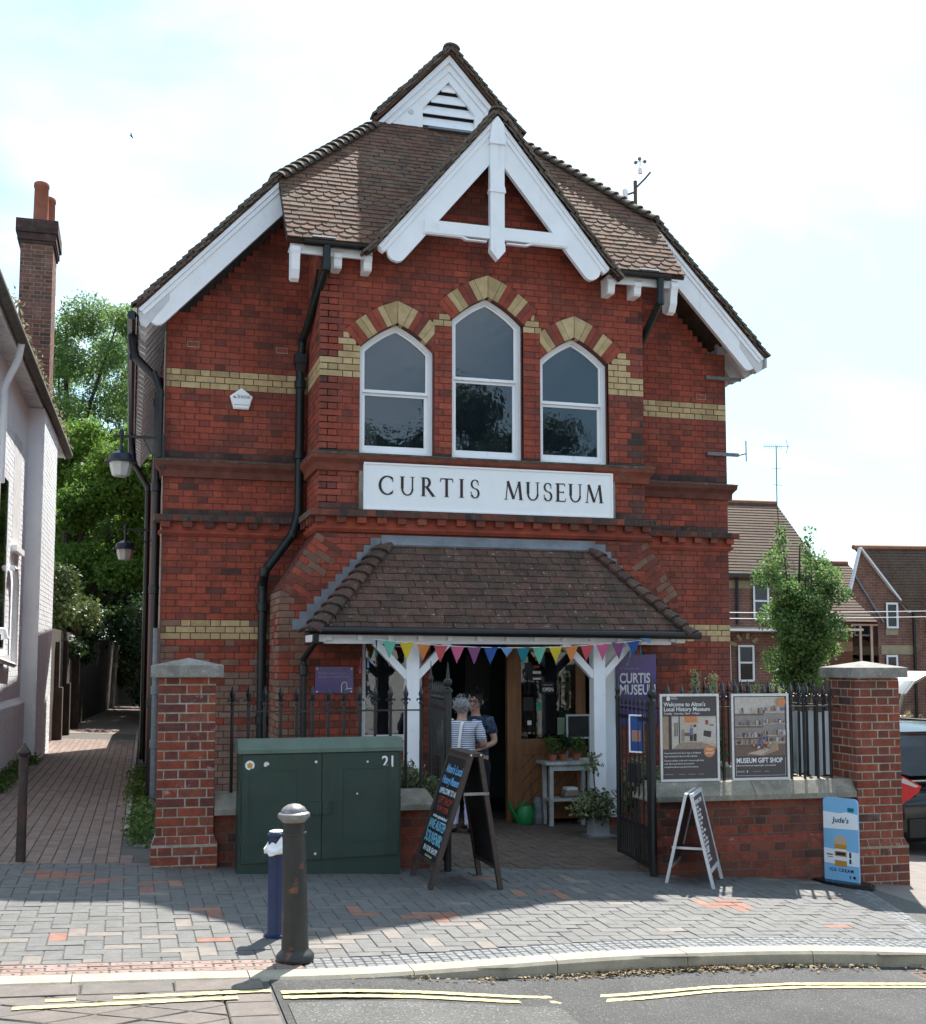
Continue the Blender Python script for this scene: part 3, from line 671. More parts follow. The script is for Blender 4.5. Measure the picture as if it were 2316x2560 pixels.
def run(xa, xb, y, l_, r_):
    n_ = int(round((xb-xa)/.1035)); w = (xb-xa)/n_
    for i in range(n_): dn.append((P((0,y-.108,0), *FX, [(xa+i*w+.004,3.282),(xa+(i+1)*w-.004,3.282),(xa+(i+1)*w-.004,3.348),(xa+i*w+.004,3.348)], .006, .1, .004, 4 if random.random() < .72 else 2), 'c'))
    n_ = int(round((xb-xa)/.236)); w = (xb-xa)/n_
    for i in range(n_): x = xa+(i+.5)*w; dn.append((P((0,y-.085,0), *FX, [(x-.053,3.205),(x+.053,3.205),(x+.053,3.276),(x-.053,3.276)], .004, .06, .004, 0 if random.random() < .7 else 2), 'd'))
run(X0-.1, B0, YW, 1, 0); run(B0-.1, B1+.1, 0, 1, 1); run(B1+.12, X1+.1, YW, 0, 1)
corn = bpy.data.objects['cornice_bed']
pieces('cornice_brick', [p for p, t in dn if t == 'c'], BK, corn, 120, near); pieces('dentil', [p for p, t in dn if t == 'd'], BK, corn, 80, near)
# dentils on the return of the bay
pieces('dentil', [P((B0-.085,0,0), *FL, [(-y-.045,3.205),(-y+.045,3.205),(-y+.045,3.276),(-y-.045,3.276)], .004, .06, .004, 2) for y in (.05,.29,.53,.77)], BK, corn, 10)
# bricks: the 300 that show largest singly, the rest joined wall by wall
def vis(p):
    s_ = near(p)
    if p.c.y > .5 and p.c.z > 6.6: s_ *= .1
    if p.c.z < 2.9 and p.c.y < .5 and 1.9 < p.c.x < 6.1: s_ *= .05
    if 3.36 < p.c.z < 3.9 and 2.47 < p.c.x < 5.47 and p.c.y < .5: s_ *= .02
    return s_
order = sorted(range(len(allb)), key=lambda i: -vis(allb[i][0])); top = set(order[:300]); byw = {}
for i, (p, w_) in enumerate(allb): byw.setdefault(w_.name, ([], []))[0 if i in top else 1].append(p)
for nm, (a, b) in byw.items():
    if a: pieces('brick', a, BK, bpy.data.objects[nm], 400)
    if b: pieces('brick', b, BK, bpy.data.objects[nm], 0, rest='brickwork')
# body behind: side walls and back
mb = MB(); mb.box(X0, X0+.2, YW+.25, 11, -.4, 5.62); mb.box(X1-.2, X1, YW+.25, 11, -.6, 5.62); mb.box(X0, X1, 10.8, 11, -.6, 5.6); mb.build('side_wall', 'side_brick', museum)
# ---------------------------------------------------------------- museum roof
al = math.atan(1.17); ca, sa = math.cos(al), math.sin(al); EO = Vector((0,-.31,6.30))
FS = ((1,0,0), (0,ca,sa), (0,-sa,ca))
def tiles(o, fr, poly, gauge, w, clipf=None, scal=(), lift=.013, th=.014, over=.03, off=0.0, vmax=None):
    res = []; o = Vector(o); u, v, n = map(Vector, fr); xs = [p[0] for p in poly]; ys = [p[1] for p in poly]; r = 0; y = min(ys)
    while y < max(ys):
        x = min(xs) - w - (w/2 if r % 2 else 0) + off
        while x < max(xs):
            jx = random.uniform(-.004, .004); jy = random.uniform(-.004, .004); a, b, c_, d_ = x+.0025+jx, x+w-.0025+jx, y+jy-.012, y+gauge+over
            if r in scal:
                q = [(b, c_+.045), (b, d_), (a, d_), (a, c_+.045)] + [((a+b)/2 + (b-a)/2*math.cos(math.pi+math.pi*t/5), c_+.045-.05*math.sin(math.pi*t/5)) for t in range(1, 5)]
            else: q = [(a,c_),(b,c_),(b,d_),(a,d_)]
            q = clip_poly(q, poly)
            if clipf and len(q) > 2: q = clipf(q)
            if len(q) > 2 and area(q) > .0012:
                tl = lift/(gauge+over) + random.gauss(0, .018); tv = (v - n*tl).normalized(); ro = random.gauss(0, .012); tu = (u + n*ro).normalized(); tn = tu.cross(tv).normalized(); tv = tn.cross(tu)
                cx = sum(p[0] for p in q)/len(q); cy = sum(p[1] for p in q)/len(q); c3 = o + u*cx + v*cy + n*(lift*(1-(cy-y)/(gauge+over)) + .002)
                res.append(P(c3, tu, tv, tn, [(p[0]-cx, p[1]-cy) for p in q], th, th, .002, 0))
            x += w
        y += gauge; r += 1
    return res
XL, XR = 1.55, 2*XC - 1.55
mb = MB()                                                # boarding below the tiles
zf = lambda y: 6.30 + 1.17*(y + .31)
mb.add([(XL,-.28,zf(-.28)-.01),(XL,.55,zf(.55)-.01),(3.0,1.8,zf(1.8)-.01),(3.0,1.8,zf(1.8)-.01)], [(0,1,2,3)])
HPL = [(XL,0),(XC,0),(XC,3.24),(3.0,3.24),(XL,1.32)]
mb = MB()
for sg in (1, -1):
    q = clip(HPL, -1.21*1.0, -sa, -(8.0 - 1.21*XC - 6.30) - .02) if False else HPL
    # keep the part that lies above the dormer planes: 6.30 + v*sa >= 8.0 - 1.21*(XC-x)
    q = clip(HPL, 1.21, -sa, 6.30 - 8.0 + 1.21*XC)
    q3 = [EO + Vector(FS[0])*((a if sg > 0 else 2*XC-a)) + Vector(FS[1])*b for a, b in q]; nn = Vector(FS[2])
    k = len(q3); vs_ = [p + nn*-.002 for p in q3] + [p - nn*.05 for p in q3]
    fs = [tuple(range(k)), tuple(reversed(range(k, 2*k)))] + [(k+i, k+(i+1) % k, (i+1) % k, i) for i in range(k)]
    mb.add(vs_, fs if sg > 0 else [tuple(reversed(f)) for f in fs])
roof = mb.build('roof', 'under_roof', museum)
SC = (1,2,3,9,10,11,19,20)
tl = []
for sg in (1, -1):
    H_ = HPL if sg > 0 else [(2*XC-a, b) for a, b in HPL][::-1]
    if sg > 0: cf = lambda q: clip(q, 1.21, -sa, 6.30 - 8.0 + 1.21*XC)
    else: cf = lambda q: clip(q, -1.21, -sa, 6.30 - 8.0 - 1.21*XC)
    tl += tiles(EO, FS, H_, .1, .165, cf, SC)
pieces('roof_tile', tl, ['roof_tile'], roof, 300, near, 'roof_tiles')
# main slopes left and right of the ridge: stepped courses
HRZ = 9.97
for sg in (1, -1):
    mb = MB(); s_ = 0.0; n_ = 0; sl = Vector((1,0,1.065)).normalized(); LN = (XC + .02)/sl.x
    while s_ < LN:
        a = s_; b = min(s_ + .1, LN); pa = Vector((-.02,0,5.63)) + sl*a; pb = Vector((-.02,0,5.63)) + sl*b; zc = (pa.z+pb.z)/2
        yh = -.31 + (zc - 6.30)/1.17
        y0 = .53 if zc < 7.34 else (yh if zc < 8.75 else 1.68)
        nn = Vector((-sl.z,0,sl.x)); qa, qb, qc, qd = pa + nn*.022, pb + nn*.008, pb - nn*.03, pa - nn*.03
        vs_ = [Vector((q.x if sg > 0 else 2*XC-q.x, yy, q.z)) for yy in (y0, 11) for q in (qa, qb, qc, qd)]
        fs = [(0,3,2,1),(4,5,6,7),(0,1,5,4),(1,2,6,5),(2,3,7,6),(3,0,4,7)]
        mb.add(vs_, fs if sg < 0 else [tuple(reversed(f)) for f in fs], 0, random.random()); s_ += .1
    mb.build('side_slope', 'roof_tile', museum, kind='stuff')
# verge tiles on the rakes
def verge(xa, za, xb, zb, y0, y1, sg, par, m='hip_tile', thick=.030):
    d = Vector((xb-xa,0,zb-za)); Ln = d.length; d.normalize(); nn = Vector((-d.z,0,d.x)) if sg > 0 else Vector((d.z,0,-d.x)); s_ = 0; ps = []
    nn = nn if nn.z > 0 else -nn
    while s_ < Ln - .02:
        l_ = min(.125, Ln - s_); yj = random.uniform(-.012, .008); v_ = Vector((0,1,0)); u_ = (d - nn*.16).normalized() ; n2 = (nn + d*.16).normalized()
        if u_.cross(v_).dot(n2) < 0: v_ = -v_
        c_ = Vector((xa,0,za)) + d*(s_ + l_/2) + nn*(.040 + random.uniform(-.005,.006))
        c_.y = (y0+y1)/2 + yj; h_ = (y1-y0)/2
        ps.append(P(c_, u_, v_, n2, [(-l_/2-.01,-h_),(l_/2,-h_),(l_/2,h_),(-l_/2-.01,h_)], thick/2, thick, .003, 0))
        ps.append(P(c_ - nn*.034 + Vector((0,random.uniform(.005,.03),0)) + d*.05, u_, v_, n2, [(-l_/2-.01,-h_),(l_/2,-h_),(l_/2,h_),(-l_/2-.01,h_)], thick/2, thick, .003, 0)); s_ += .1
    pieces('verge_tile', ps, [m], par, 200)
for sg in (1, -1):
    f = (lambda x: x) if sg > 0 else (lambda x: 2*XC - x)
    verge(f(-.03), 5.62, f(1.58), 7.335, .475, .62, sg, roof)
    verge(f(2.93), 8.772, f(XC-.005), 9.85, 1.63, 1.83, sg, roof)
# hip tiles (bonnets) and ridge
def bonnet(a, b, n, r, par, m, name, fl=.75):
    a, b = Vector(a), Vector(b); d = (b-a).normalized(); sd = d.cross(Vector((0,0,1))).normalized(); up_ = sd.cross(d)
    for i in range(n):
        p = a + (b-a)*(i+.15)/n; mb = MB(); vs_ = []; K = 7; Ln = (b-a).length/n*1.5
        for t, rr, hh in ((-.06, r*1.1, .03), (Ln*.5, r*.8, .015), (Ln, r*.5, -.01)):
            for j in range(K+1):
                an = math.pi*(j/K)*.86 + math.pi*.07; vs_.append(p + d*t + sd*math.cos(an)*rr + up_*(math.sin(an)*rr*fl - r*.6*fl + hh))
        b0 = len(vs_); vs_ += [q - up_*.02 for q in vs_]; fs = []
        for k in range(2):
            for j in range(K): x = k*(K+1)+j; fs += [(x, x+K+1, x+K+2, x+1), (b0+x+1, b0+x+K+2, b0+x+K+1, b0+x)]
        for j in range(K): fs.append((j, j+1, b0+j+1, b0+j))
        mb.add(vs_, fs, 0, random.random()); mb.build(name, m, par, smooth=True)
for sg in (1, -1):
    f = (lambda x: x) if sg > 0 else (lambda x: 2*XC - x)
    bonnet((f(XL+.0), .53, 7.33), (f(2.93), 1.72, 8.70), 17, .115, roof, 'hip_tile', 'hip_tile')
bonnet((XC, 1.62, 9.84), (XC, 9, 9.84), 26, .11, roof, 'hip_tile', 'ridge_tile')
bonnet((XC, -.40, 8.005), (XC, 1.2, 8.005), 6, .10, roof, 'hip_tile', 'ridge_tile')
mb = MB(); mb.lathe([(.03,0),(.03,.03),(.018,.05),(.022,.07),(.01,.09)], (XC, 1.68, 9.85), 8); mb.build('finial', 'hip_tile', roof)
# dormer slopes
for sg in (1, -1):
    mb = MB(); sl = Vector((1,0,1.21)).normalized(); LN = 1.50/sl.x; s_ = 0
    while s_ < LN:
        b = min(s_+.1, LN); pa = Vector((XC-1.50,0,8.0-1.21*1.50)) + sl*s_; pb = Vector((XC-1.50,0,8.0-1.21*1.50)) + sl*b; nn = Vector((-sl.z,0,sl.x)); zc = (pa.z+pb.z)/2
        yb = -.31 + (zc-6.30)/1.17 + .06
        if yb > -.30:
            vs_ = [Vector((q.x if sg > 0 else 2*XC-q.x, yy, q.z)) for yy in (-.335, yb) for q in (pa+nn*.02, pb+nn*.006, pb-nn*.03, pa-nn*.03)]
            fs = [(0,3,2,1),(4,5,6,7),(0,1,5,4),(1,2,6,5),(2,3,7,6),(3,0,4,7)]
            mb.add(vs_, fs if sg < 0 else [tuple(reversed(f)) for f in fs], 0, random.random())
        s_ += .1
    mb.build('dormer_slope', 'roof_tile', museum, kind='stuff')
    f = (lambda x: x) if sg > 0 else (lambda x: 2*XC - x)
    verge(f(XC-1.52), 8.0-1.21*1.52, f(XC-.01), 7.99, -.415, -.24, sg, roof)
# ---------------------------------------------------------------- bargeboards and painted timber
FR = ((1,0,0), (0,0,1), (0,-1,0))
def barge(name, foot, head, w, yf, th, sg, foot_cut=True):
    """foot, head: outer (top) edge points (x, z) for the left board; mirrored about XC when sg < 0."""
    f = Vector((foot[0], foot[1])); h = Vector((head[0], head[1])); d = (h-f).normalized(); p = Vector((d.y, -d.x)); Ln = (h-f).length
    prof = [(0,0),(-.005,.05),(.0,.095),(.045,.10),(.05,.115),(.03,.135),(.012,.17),(.012,.215),(.035,w-.035),(.075,w-.006),(.12,w)]
    pts = [f + d*a + p*b for a, b in prof]
    tv = ((h - (f + p*w)).dot(Vector((1,0))))/d.x if abs(d.x) > 1e-6 else Ln
    pts += [f + p*w + d*tv, h]
    poly = [(q.x if sg > 0 else 2*XC-q.x, q.y) for q in pts]
    if sg < 0: poly = poly[::-1]
    mb = MB(); mb.prism(poly, (0,yf,0), *FR, -th, 0); o = mb.build(name, 'white_paint', museum)
    for off, ww, pr in ((.006, .042, .030), (.05, .045, .016)):   # mouldings along the top edge
        q = [f + p*off + d*.01, f + p*(off+ww) + d*.01]
        t0 = (h.x - (f+p*off).x)/d.x; t1 = (h.x - (f+p*(off+ww)).x)/d.x; q += [f + p*(off+ww) + d*t1, f + p*off + d*t0]
        poly = [(a.x if sg > 0 else 2*XC-a.x, a.y) for a in q]; poly = poly if sg < 0 else poly
        mb = MB(); mb.prism(poly if sum(poly[i][0]*poly[(i+1) % 4][1]-poly[(i+1) % 4][0]*poly[i][1] for i in range(4)) > 0 else poly[::-1], (0,yf,0), *FR, -.004, pr); mb.build('moulding', 'white_paint', o)
    return o
for sg in (1, -1):
    barge('bargeboard', (-.005, 5.61), (1.60, 7.32), .30, .545, .06, sg)
    barge('bargeboard', (XC-1.40, 8.0-1.21*1.40-.025), (XC, 7.975), .31, -.345, .06, sg)
# top gablet: boarded face, louvre slats
gz0 = 8.745
face = [(XC-.95, gz0), (XC-.36, gz0), (XC-.36, gz0+.27), (XC, gz0+.69), (XC, 9.75)]
for sg in (1, -1):
    poly = [(a if sg > 0 else 2*XC-a, b) for a, b in face]; poly = poly if sg > 0 else poly[::-1]
    mb = MB(); mb.prism(poly, (0,1.75,0), *FR, -.05, 0); gb = mb.build('gablet_board', 'white_paint', museum)
    q = [(XC-.97, gz0-.01), (XC-.90, gz0-.01), (XC, 9.69), (XC, 9.79)]; q = [(a if sg > 0 else 2*XC-a, b) for a, b in q]; q = q if sg > 0 else q[::-1]
    mb = MB(); mb.prism(q, (0,1.75,0), *FR, 0, .035); mb.build('moulding', 'white_paint', gb)
    q = [(XC-.855, gz0-.01), (XC-.80, gz0-.01), (XC, 9.57), (XC, 9.645)]; q = [(a if sg > 0 else 2*XC-a, b) for a, b in q]; q = q if sg > 0 else q[::-1]
    mb = MB(); mb.prism(q, (0,1.75,0), *FR, 0, .018); mb.build('moulding', 'white_paint', gb)
    mb = MB(); x = XC-.52 if sg > 0 else XC+.52
    mb.tube([(x,1.752,gz0+.2),(x,1.740,gz0+.2)], .035, 14); mb.build('roundel', 'soffit_white', gb)
louv = empty('louvre', (XC, 1.78, gz0), parent=museum)
for k in range(4):
    z = gz0 + .05 + k*.165; hw = .36 if z < gz0+.2 else max(.06, .36*(gz0+.66-z)/.42)
    mb = MB(); mb.add([(XC-hw,1.76,z),(XC+hw,1.76,z),(XC+hw,1.81,z+.135),(XC-hw,1.81,z+.135),(XC-hw,1.775,z),(XC+hw,1.775,z),(XC+hw,1.825,z+.135),(XC-hw,1.825,z+.135)], [(0,1,2,3),(7,6,5,4),(4,5,1,0),(3,2,6,7)]); mb.build('slat', 'white_paint', louv)
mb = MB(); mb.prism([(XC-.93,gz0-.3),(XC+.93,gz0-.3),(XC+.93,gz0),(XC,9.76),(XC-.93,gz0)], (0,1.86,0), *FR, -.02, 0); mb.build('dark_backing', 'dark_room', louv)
mb = MB(); mb.box(XC-.30,XC+.30,1.66,1.81,gz0-.03,gz0+.0); mb.build('lead_flashing', 'lead', louv)
# dormer truss: king post with pendant, collar, chamfered
mb = MB(); mb.box(XC-.085,XC+.085,-.385,-.30,6.44,7.80); mb.prism([(XC-.10,7.05),(XC+.10,7.05),(XC+.085,7.12),(XC-.085,7.12)], (0,-.30,0), *FR, 0, .10)
mb.prism([(XC-.085,6.44),(XC-.09,6.36),(XC-.06,6.32),(XC,6.25),(XC+.06,6.32),(XC+.09,6.36),(XC+.085,6.44)], (0,-.30,0), *FR, 0, .10)
mb.prism([(XC-.10,7.62),(XC+.10,7.62),(XC+.07,7.86),(XC,7.95),(XC-.07,7.86)], (0,-.30,0), *FR, 0, .11); mb.build('king_post', 'white_paint', museum)
mb = MB(); mb.box(XC-.86,XC-.087,-.37,-.31,6.50,6.645); mb.box(XC+.087,XC+.86,-.37,-.31,6.50,6.645)
for sg in (1,-1):
    a = lambda x: XC + sg*x
    mb.prism([(a(.87),6.50),(a(.40),6.50),(a(.34),6.475),(a(.12),6.475),(a(.12),6.46),(a(.37),6.46),(a(.43),6.485),(a(.87),6.485)] if sg < 0 else [(a(.12),6.46),(a(.37),6.46),(a(.43),6.485),(a(.87),6.485),(a(.87),6.50),(a(.40),6.50),(a(.34),6.475),(a(.12),6.475)], (0,-.31,0), *FR, 0, .05)
mb.build('collar_beam', 'white_paint', museum)
# eaves: soffit, fascia, brackets, gutters
for sg in (1, -1):
    f = (lambda x: x) if sg > 0 else (lambda x: 2*XC - x)
    xa, xb = sorted((f(1.60), f(2.52)))
    mb = MB(); mb.box(xa, xb, -.22, -.19, 6.17, 6.27); mb.build('fascia', 'white_paint', museum)
    mb = MB(); mb.box(xa, xb, -.19, .0, 6.235, 6.255); mb.build('soffit', 'soffit_white', museum)
    for x, big in ((1.66, 1), (2.13, 0), (2.47, 0)):
        x = f(x); mb = MB()
        pr = [(0,.0),(-.22,0),(-.24,-.03),(-.24,-.08),(-.22,-.10),(-.21,-.17),(-.19,-.19),(0,-.19)] if not big else [(0,0),(-.26,0),(-.27,-.05),(-.25,-.09),(-.23,-.16),(-.22,-.25),(-.17,-.34),(-.1,-.36),(0,-.30)]
        mb.prism([(a, 6.235+b) for a, b in pr], (x-.045,0,0), (0,1,0), (0,0,1), (1,0,0), 0, .09); mb.build('eaves_bracket', 'white_paint', museum)
    xa, xb = sorted((f(1.74), f(2.50))); mb = MB(); vs_ = []; K = 8
    for x in (xa, xb):
        for r_ in (.055, .047):
            for j in range(K+1): an = math.pi + math.pi*j/K; vs_.append((x, -.30+math.cos(an)*r_, 6.29+math.sin(an)*r_))
    m_ = K+1; fs = []
    for j in range(K): fs += [(j, j+1, 2*m_+j+1, 2*m_+j), (m_+j+1, m_+j, 3*m_+j, 3*m_+j+1), (j+1, j, m_+j, m_+j+1), (2*m_+j, 2*m_+j+1, 3*m_+j+1, 3*m_+j)]
    fs += [(0, 2*m_, 3*m_, m_), (K, m_+K, 3*m_+K, 2*m_+K)]
    mb.add(vs_, fs); mb.build('gutter', 'black_gutter', museum)
    mb = MB(); mb.box(f(1.99)-.16, f(1.99)+.1, -.33, -.22, 6.335, 6.35); mb.build('lead_patch', 'white_paint', museum)
# side eaves of the main roof with white rafter feet, gutters
for sg in (1, -1):
    f = (lambda x: x) if sg > 0 else (lambda x: 2*XC - x)
    mb = MB()
    for k in range(34):
        y = .62 + k*.3; q = [(f(.0),5.58),(f(.34),5.95),(f(.34),5.75),(f(.10),5.42),(f(.03),5.46)]; q = q if sg < 0 else q[::-1]
        mb.prism(q, (0,y,0), (1,0,0), (0,0,1), (0,-1,0), 0, .08)
    mb.build('rafter_feet', 'soffit_white', museum, kind='stuff')
    mb = MB(); mb.bar((f(-.02),.50,5.555), (f(-.02),11,5.555), .02, .12); mb.bar((f(.17),.62,5.78),(f(.17),11,5.78),.36,.02, up=(-1.1*sg,0,1)); mb.build('side_soffit', 'soffit_white', museum)
    if sg > 0: mb = MB(); mb.tube([(f(-.06),.5,5.53),(f(-.06),11,5.53)], .055, 8); mb.build('side_gutter', 'black_gutter', museum)
# downpipes
def pipe(name, pts, r, m='dark_green_pipe', col=()):
    mb = MB()
    for a, b in zip(pts, pts[1:]): mb.tube([a, b], r, 10)
    for p in pts[1:-1]: mb.lathe([(r*1.02,-r),(r*1.15,-r*.4),(r*1.15,r*.4),(r*1.02,r)], p, 10)
    for p in col: mb.lathe([(r,-.05),(r*1.35,-.045),(r*1.35,.045),(r,.05)], p, 10)
    return mb.build(name, m, museum, smooth=True)
pipe('downpipe', [(1.99,-.30,6.25),(1.99,-.28,6.02),(1.885,.80,5.45),(1.885,.86,5.30)], .045)
mb = MB(); mb.lathe([(.05,-.12),(.06,-.09),(.085,0),(.10,.03),(.10,.13),(.09,.13)], (1.875,.86,5.18), 4, sq=True); mb.build('hopper_head', 'black_gutter', museum)
pipe('downpipe', [(1.875,.86,5.1),(1.875,.86,3.42),(1.80,.80,3.15),(1.47,.70,2.70),(1.47,.86,2.55),(1.47,.86,-.05)], .052, col=[(1.875,.86,4.95),(1.875,.86,4.1),(1.47,.86,2.3),(1.47,.86,1.0)])
pipe('downpipe', [(6.02,-.30,6.25),(6.02,-.29,5.98),(5.97,.80,5.15)], .045)
pipe('soil_pipe', [(1.93,.0-.05,6.05),(1.90,.9,5.4)], .018)
pipe('side_downpipe', [(-.06,1.2,5.52),(-.03,1.2,5.25),(.26,1.2,4.95),(.26,1.2,-.05)], .05, 'black_gutter', [(.26,1.2,z) for z in (4.7,3.7,2.5,1.2)])
pipe('side_downpipe', [(.19,.92,5.0),(.27,.90,4.75),(.27,.90,4.0)], .04, 'black_gutter')
mat('grey_pipe', (.22,.23,.24), .6, (20,.25))
pipe('grey_conduit', [(.285,.89,-.1),(.285,.89,2.05)], .035, 'grey_pipe', [(.285,.89,.75),(.285,.89,1.35)])
pipe('thin_cable', [(.315,.93,2.05),(.315,.93,5.5)], .008, 'pillar_mortar')
pipe('side_downpipe', [(-.06,7.5,5.52),(.0,7.5,5.0),(.24,7.5,4.6),(.24,7.5,0)], .05, 'black_gutter')
# ---------------------------------------------------------------- porch
porch = empty('porch', (XC,-.4,FZ), parent=museum)
GY = -.80; GZ = 2.0; TZ_ = 3.0; gl_, gr_ = 1.80, 6.08; tl_, tr_ = 2.74, 5.22
vv = Vector((0,-GY,TZ_-GZ)); LV = vv.length; vv.normalize(); FP = (Vector((1,0,0)), vv, Vector((1,0,0)).cross(vv))
PP = [(gl_,0),(gr_,0),(tr_,LV),(tl_,LV)]; PO = Vector((0,GY,GZ))
mb = MB(); q3 = [PO + FP[0]*a + FP[1]*b for a, b in PP]; mb.add([q - FP[2]*.002 for q in q3] + [q - FP[2]*.04 for q in q3], [(0,1,2,3),(7,6,5,4),(0,4,5,1),(1,5,6,2),(2,6,7,3),(3,7,4,0)])
for xa, xb, sg in ((gl_, tl_, 1), (gr_, tr_, -1)):       # hipped ends
    vs_ = [(xa,GY,GZ),(xb,0,TZ_),(xa+.03*sg,0,GZ),(xa+.05*sg,0,GZ-.03)]
    mb.add(vs_, [(0,1,2) if sg < 0 else (2,1,0)])
pr = mb.build('porch_roof', 'porch_tile', porch)
pt = tiles(PO, FP, PP, .1, .168, None, (), .016, .014, .03)
pieces('porch_tile', pt, ['porch_tile'], porch, 300, near, 'porch_tiles')
bonnet((gl_-.01,GY-.01,GZ+.0), (tl_,0,TZ_), 11, .135, porch, 'porch_tile', 'hip_tile', .5); bonnet((gr_+.01,GY-.01,GZ+.0), (tr_,0,TZ_), 11, .135, porch, 'porch_tile', 'hip_tile', .5)
mb = MB(); mb.prism([(0,TZ_+.045),(0,TZ_+.085),(.012,TZ_+.085),(.012,TZ_+.055),(.07,TZ_-.025),(.06,TZ_-.04)], (tl_-.06,-.012,0), (0,-1,0), (0,0,1), (-1,0,0), 0, -(tr_-tl_+.10)); mb.build('lead_flashing', 'lead', porch)
for xa, xb, sg in ((gl_, tl_, 1), (gr_, tr_, -1)):       # stepped lead soakers against the wall
    for k in range(12):
        t = k/12; x = xa+(xb-xa)*t; z = GZ+(TZ_-GZ)*t; mb = MB(); mb.box(min(x-.10*sg,x+.13*sg), max(x-.10*sg,x+.13*sg), -.016-.0007*k, -.0112, z+.02, z+.135); mb.build('lead_soaker', 'lead', porch)
mb = MB(); mb.tube([(gl_-.04,GY-.05,GZ-.005),(gr_+.10,GY-.05,GZ-.035)], .045, 10); mb.build('gutter', 'black_gutter', porch, smooth=True)
mb = MB(); mb.tube([(gl_+.03,GY-.05,GZ-.01),(gl_+.03,GY-.04,GZ-.12),(gl_+.02,-.09,GZ-.30)], .034, 8); mb.tube([(gl_+.02,-.09,GZ-.28),(gl_+.02,-.09,0)], .034, 8); mb.lathe([(.035,-.06),(.048,-.05),(.048,.05),(.035,.06)], (gl_+.02,-.09,GZ-.42), 10); mb.build('downpipe', 'black_iron', porch, smooth=True)
PYF = -.66
mb = MB(); mb.box(2.02, 5.88, PYF-.06, PYF+.06, 1.86, 1.955)
mb.prism([(2.02,1.955),(1.86,1.955),(1.95,1.86),(2.02,1.86)][::-1], (0,PYF,0), *FR, -.05, .05); mb.build('wall_plate', 'white_paint', porch)
for x in (1.90, 5.98): mb = MB(); mb.box(x-.055,x+.055,PYF-.1,-.0,1.88,1.955); mb.build('tie_beam', 'white_paint', porch)
for k in range(13):
    x = 1.98 + k*.325; mb = MB(); mb.box(x-.025,x+.025,GY+.02,PYF-.062,1.895,1.955); mb.build('rafter_end', 'white_paint', porch)
for x in (2.885, 5.005):
    gz = G(x, PYF); mb = MB(); mb.box(x-.068,x+.068,PYF-.068,PYF+.068,gz,1.858); mb.build('post', 'white_paint', porch)
    for sg in (1,-1):
        mb = MB(); mb.bar((x+sg*.05,PYF,1.51),(x+sg*.40,PYF,1.875),.075,.085, up=(0,-1,0)); mb.build('brace', 'white_paint', porch)
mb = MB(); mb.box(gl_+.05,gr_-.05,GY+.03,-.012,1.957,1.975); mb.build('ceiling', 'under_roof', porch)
# ---------------------------------------------------------------- doorway
mat('oak', [(.24,.105,.040)], .55, (4,.2), streak=((.09,.038,.016),22,.4,.7,.7), spec=.4)
mat('dark_oak', (.05,.022,.012), .6, (6,.3))
mat('paper_white', (.62,.62,.58), .8, (5,.1)); mat('paper_green', (.30,.42,.28), .8, (5,.1)); mat('paper_yellow', (.55,.48,.16), .8, (5,.1)); mat('paper_pink', (.5,.25,.2), .8, (5,.1)); mat('paper_black', (.02,.02,.025), .6); mat('badge_green', (.06,.30,.18), .6); mat('print_white', (.78,.78,.78), .6, None); mat('print_red', (.55,.05,.05), .6, None)
glass('door_glass', (.8,.85,.85), .7, .02, .03, 1.6)
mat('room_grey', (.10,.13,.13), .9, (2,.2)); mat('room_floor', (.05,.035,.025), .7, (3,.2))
ent = empty('entrance', (4.2,.3,FZ), parent=museum)
mb = MB(); mb.box(3.18,3.26,.0,.22,FZ,1.99); mb.build('door_frame', 'dark_oak', ent)
mb = MB(); mb.box(5.22,5.30,.0,.22,FZ,1.99); mb.build('door_frame', 'dark_oak', ent)
mb = MB(); mb.box(3.26,5.22,.02,.22,1.90,1.99); mb.build('lintel', 'dark_oak', ent)
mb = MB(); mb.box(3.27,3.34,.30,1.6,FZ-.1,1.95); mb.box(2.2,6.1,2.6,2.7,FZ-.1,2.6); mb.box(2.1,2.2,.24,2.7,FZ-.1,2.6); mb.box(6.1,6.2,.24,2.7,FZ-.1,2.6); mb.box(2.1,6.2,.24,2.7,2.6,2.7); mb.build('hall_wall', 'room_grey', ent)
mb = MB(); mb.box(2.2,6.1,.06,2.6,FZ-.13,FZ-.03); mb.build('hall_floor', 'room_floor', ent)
mb = MB(); mb.box(3.93,4.24,.9,.93,.95,1.75); mb.build('notice_frame', 'paper_black', ent)
mb = MB(); mb.box(4.19,4.245,.06,.14,FZ,1.90); mb.build('door_post', 'oak', ent)
dr = MB()                                                # glazed oak door leaf with diagonal boards below
dx0, dx1, dy = 4.25, 5.17, .10
dr.box(dx0,dx0+.12,dy,dy+.05,FZ+.01,1.90); dr.box(dx1-.12,dx1,dy,dy+.05,FZ+.01,1.90); dr.box(dx0+.12,dx1-.12,dy,dy+.05,1.78,1.90); dr.box(dx0+.12,dx1-.12,dy,dy+.05,.60,.78); dr.box(dx0+.12,dx1-.12,dy,dy+.05,FZ+.01,.04)
door = dr.build('door', 'oak', museum)
for k in range(9):
    a = -.70 + k*.155; poly = clip_poly([(dx0+.12+a, .04),(dx0+.12+a+.146, .04),(dx0+.12+a+.146+.56, .60),(dx0+.12+a+.56, .60)], [(dx0+.12,.04),(dx1-.12,.04),(dx1-.12,.60),(dx0+.12,.60)])
    if len(poly) > 2: mb = MB(); mb.prism(poly, (0,dy+.018,0), *FR, -.02, 0, 0, random.random()); mb.build('plank', 'oak', door)
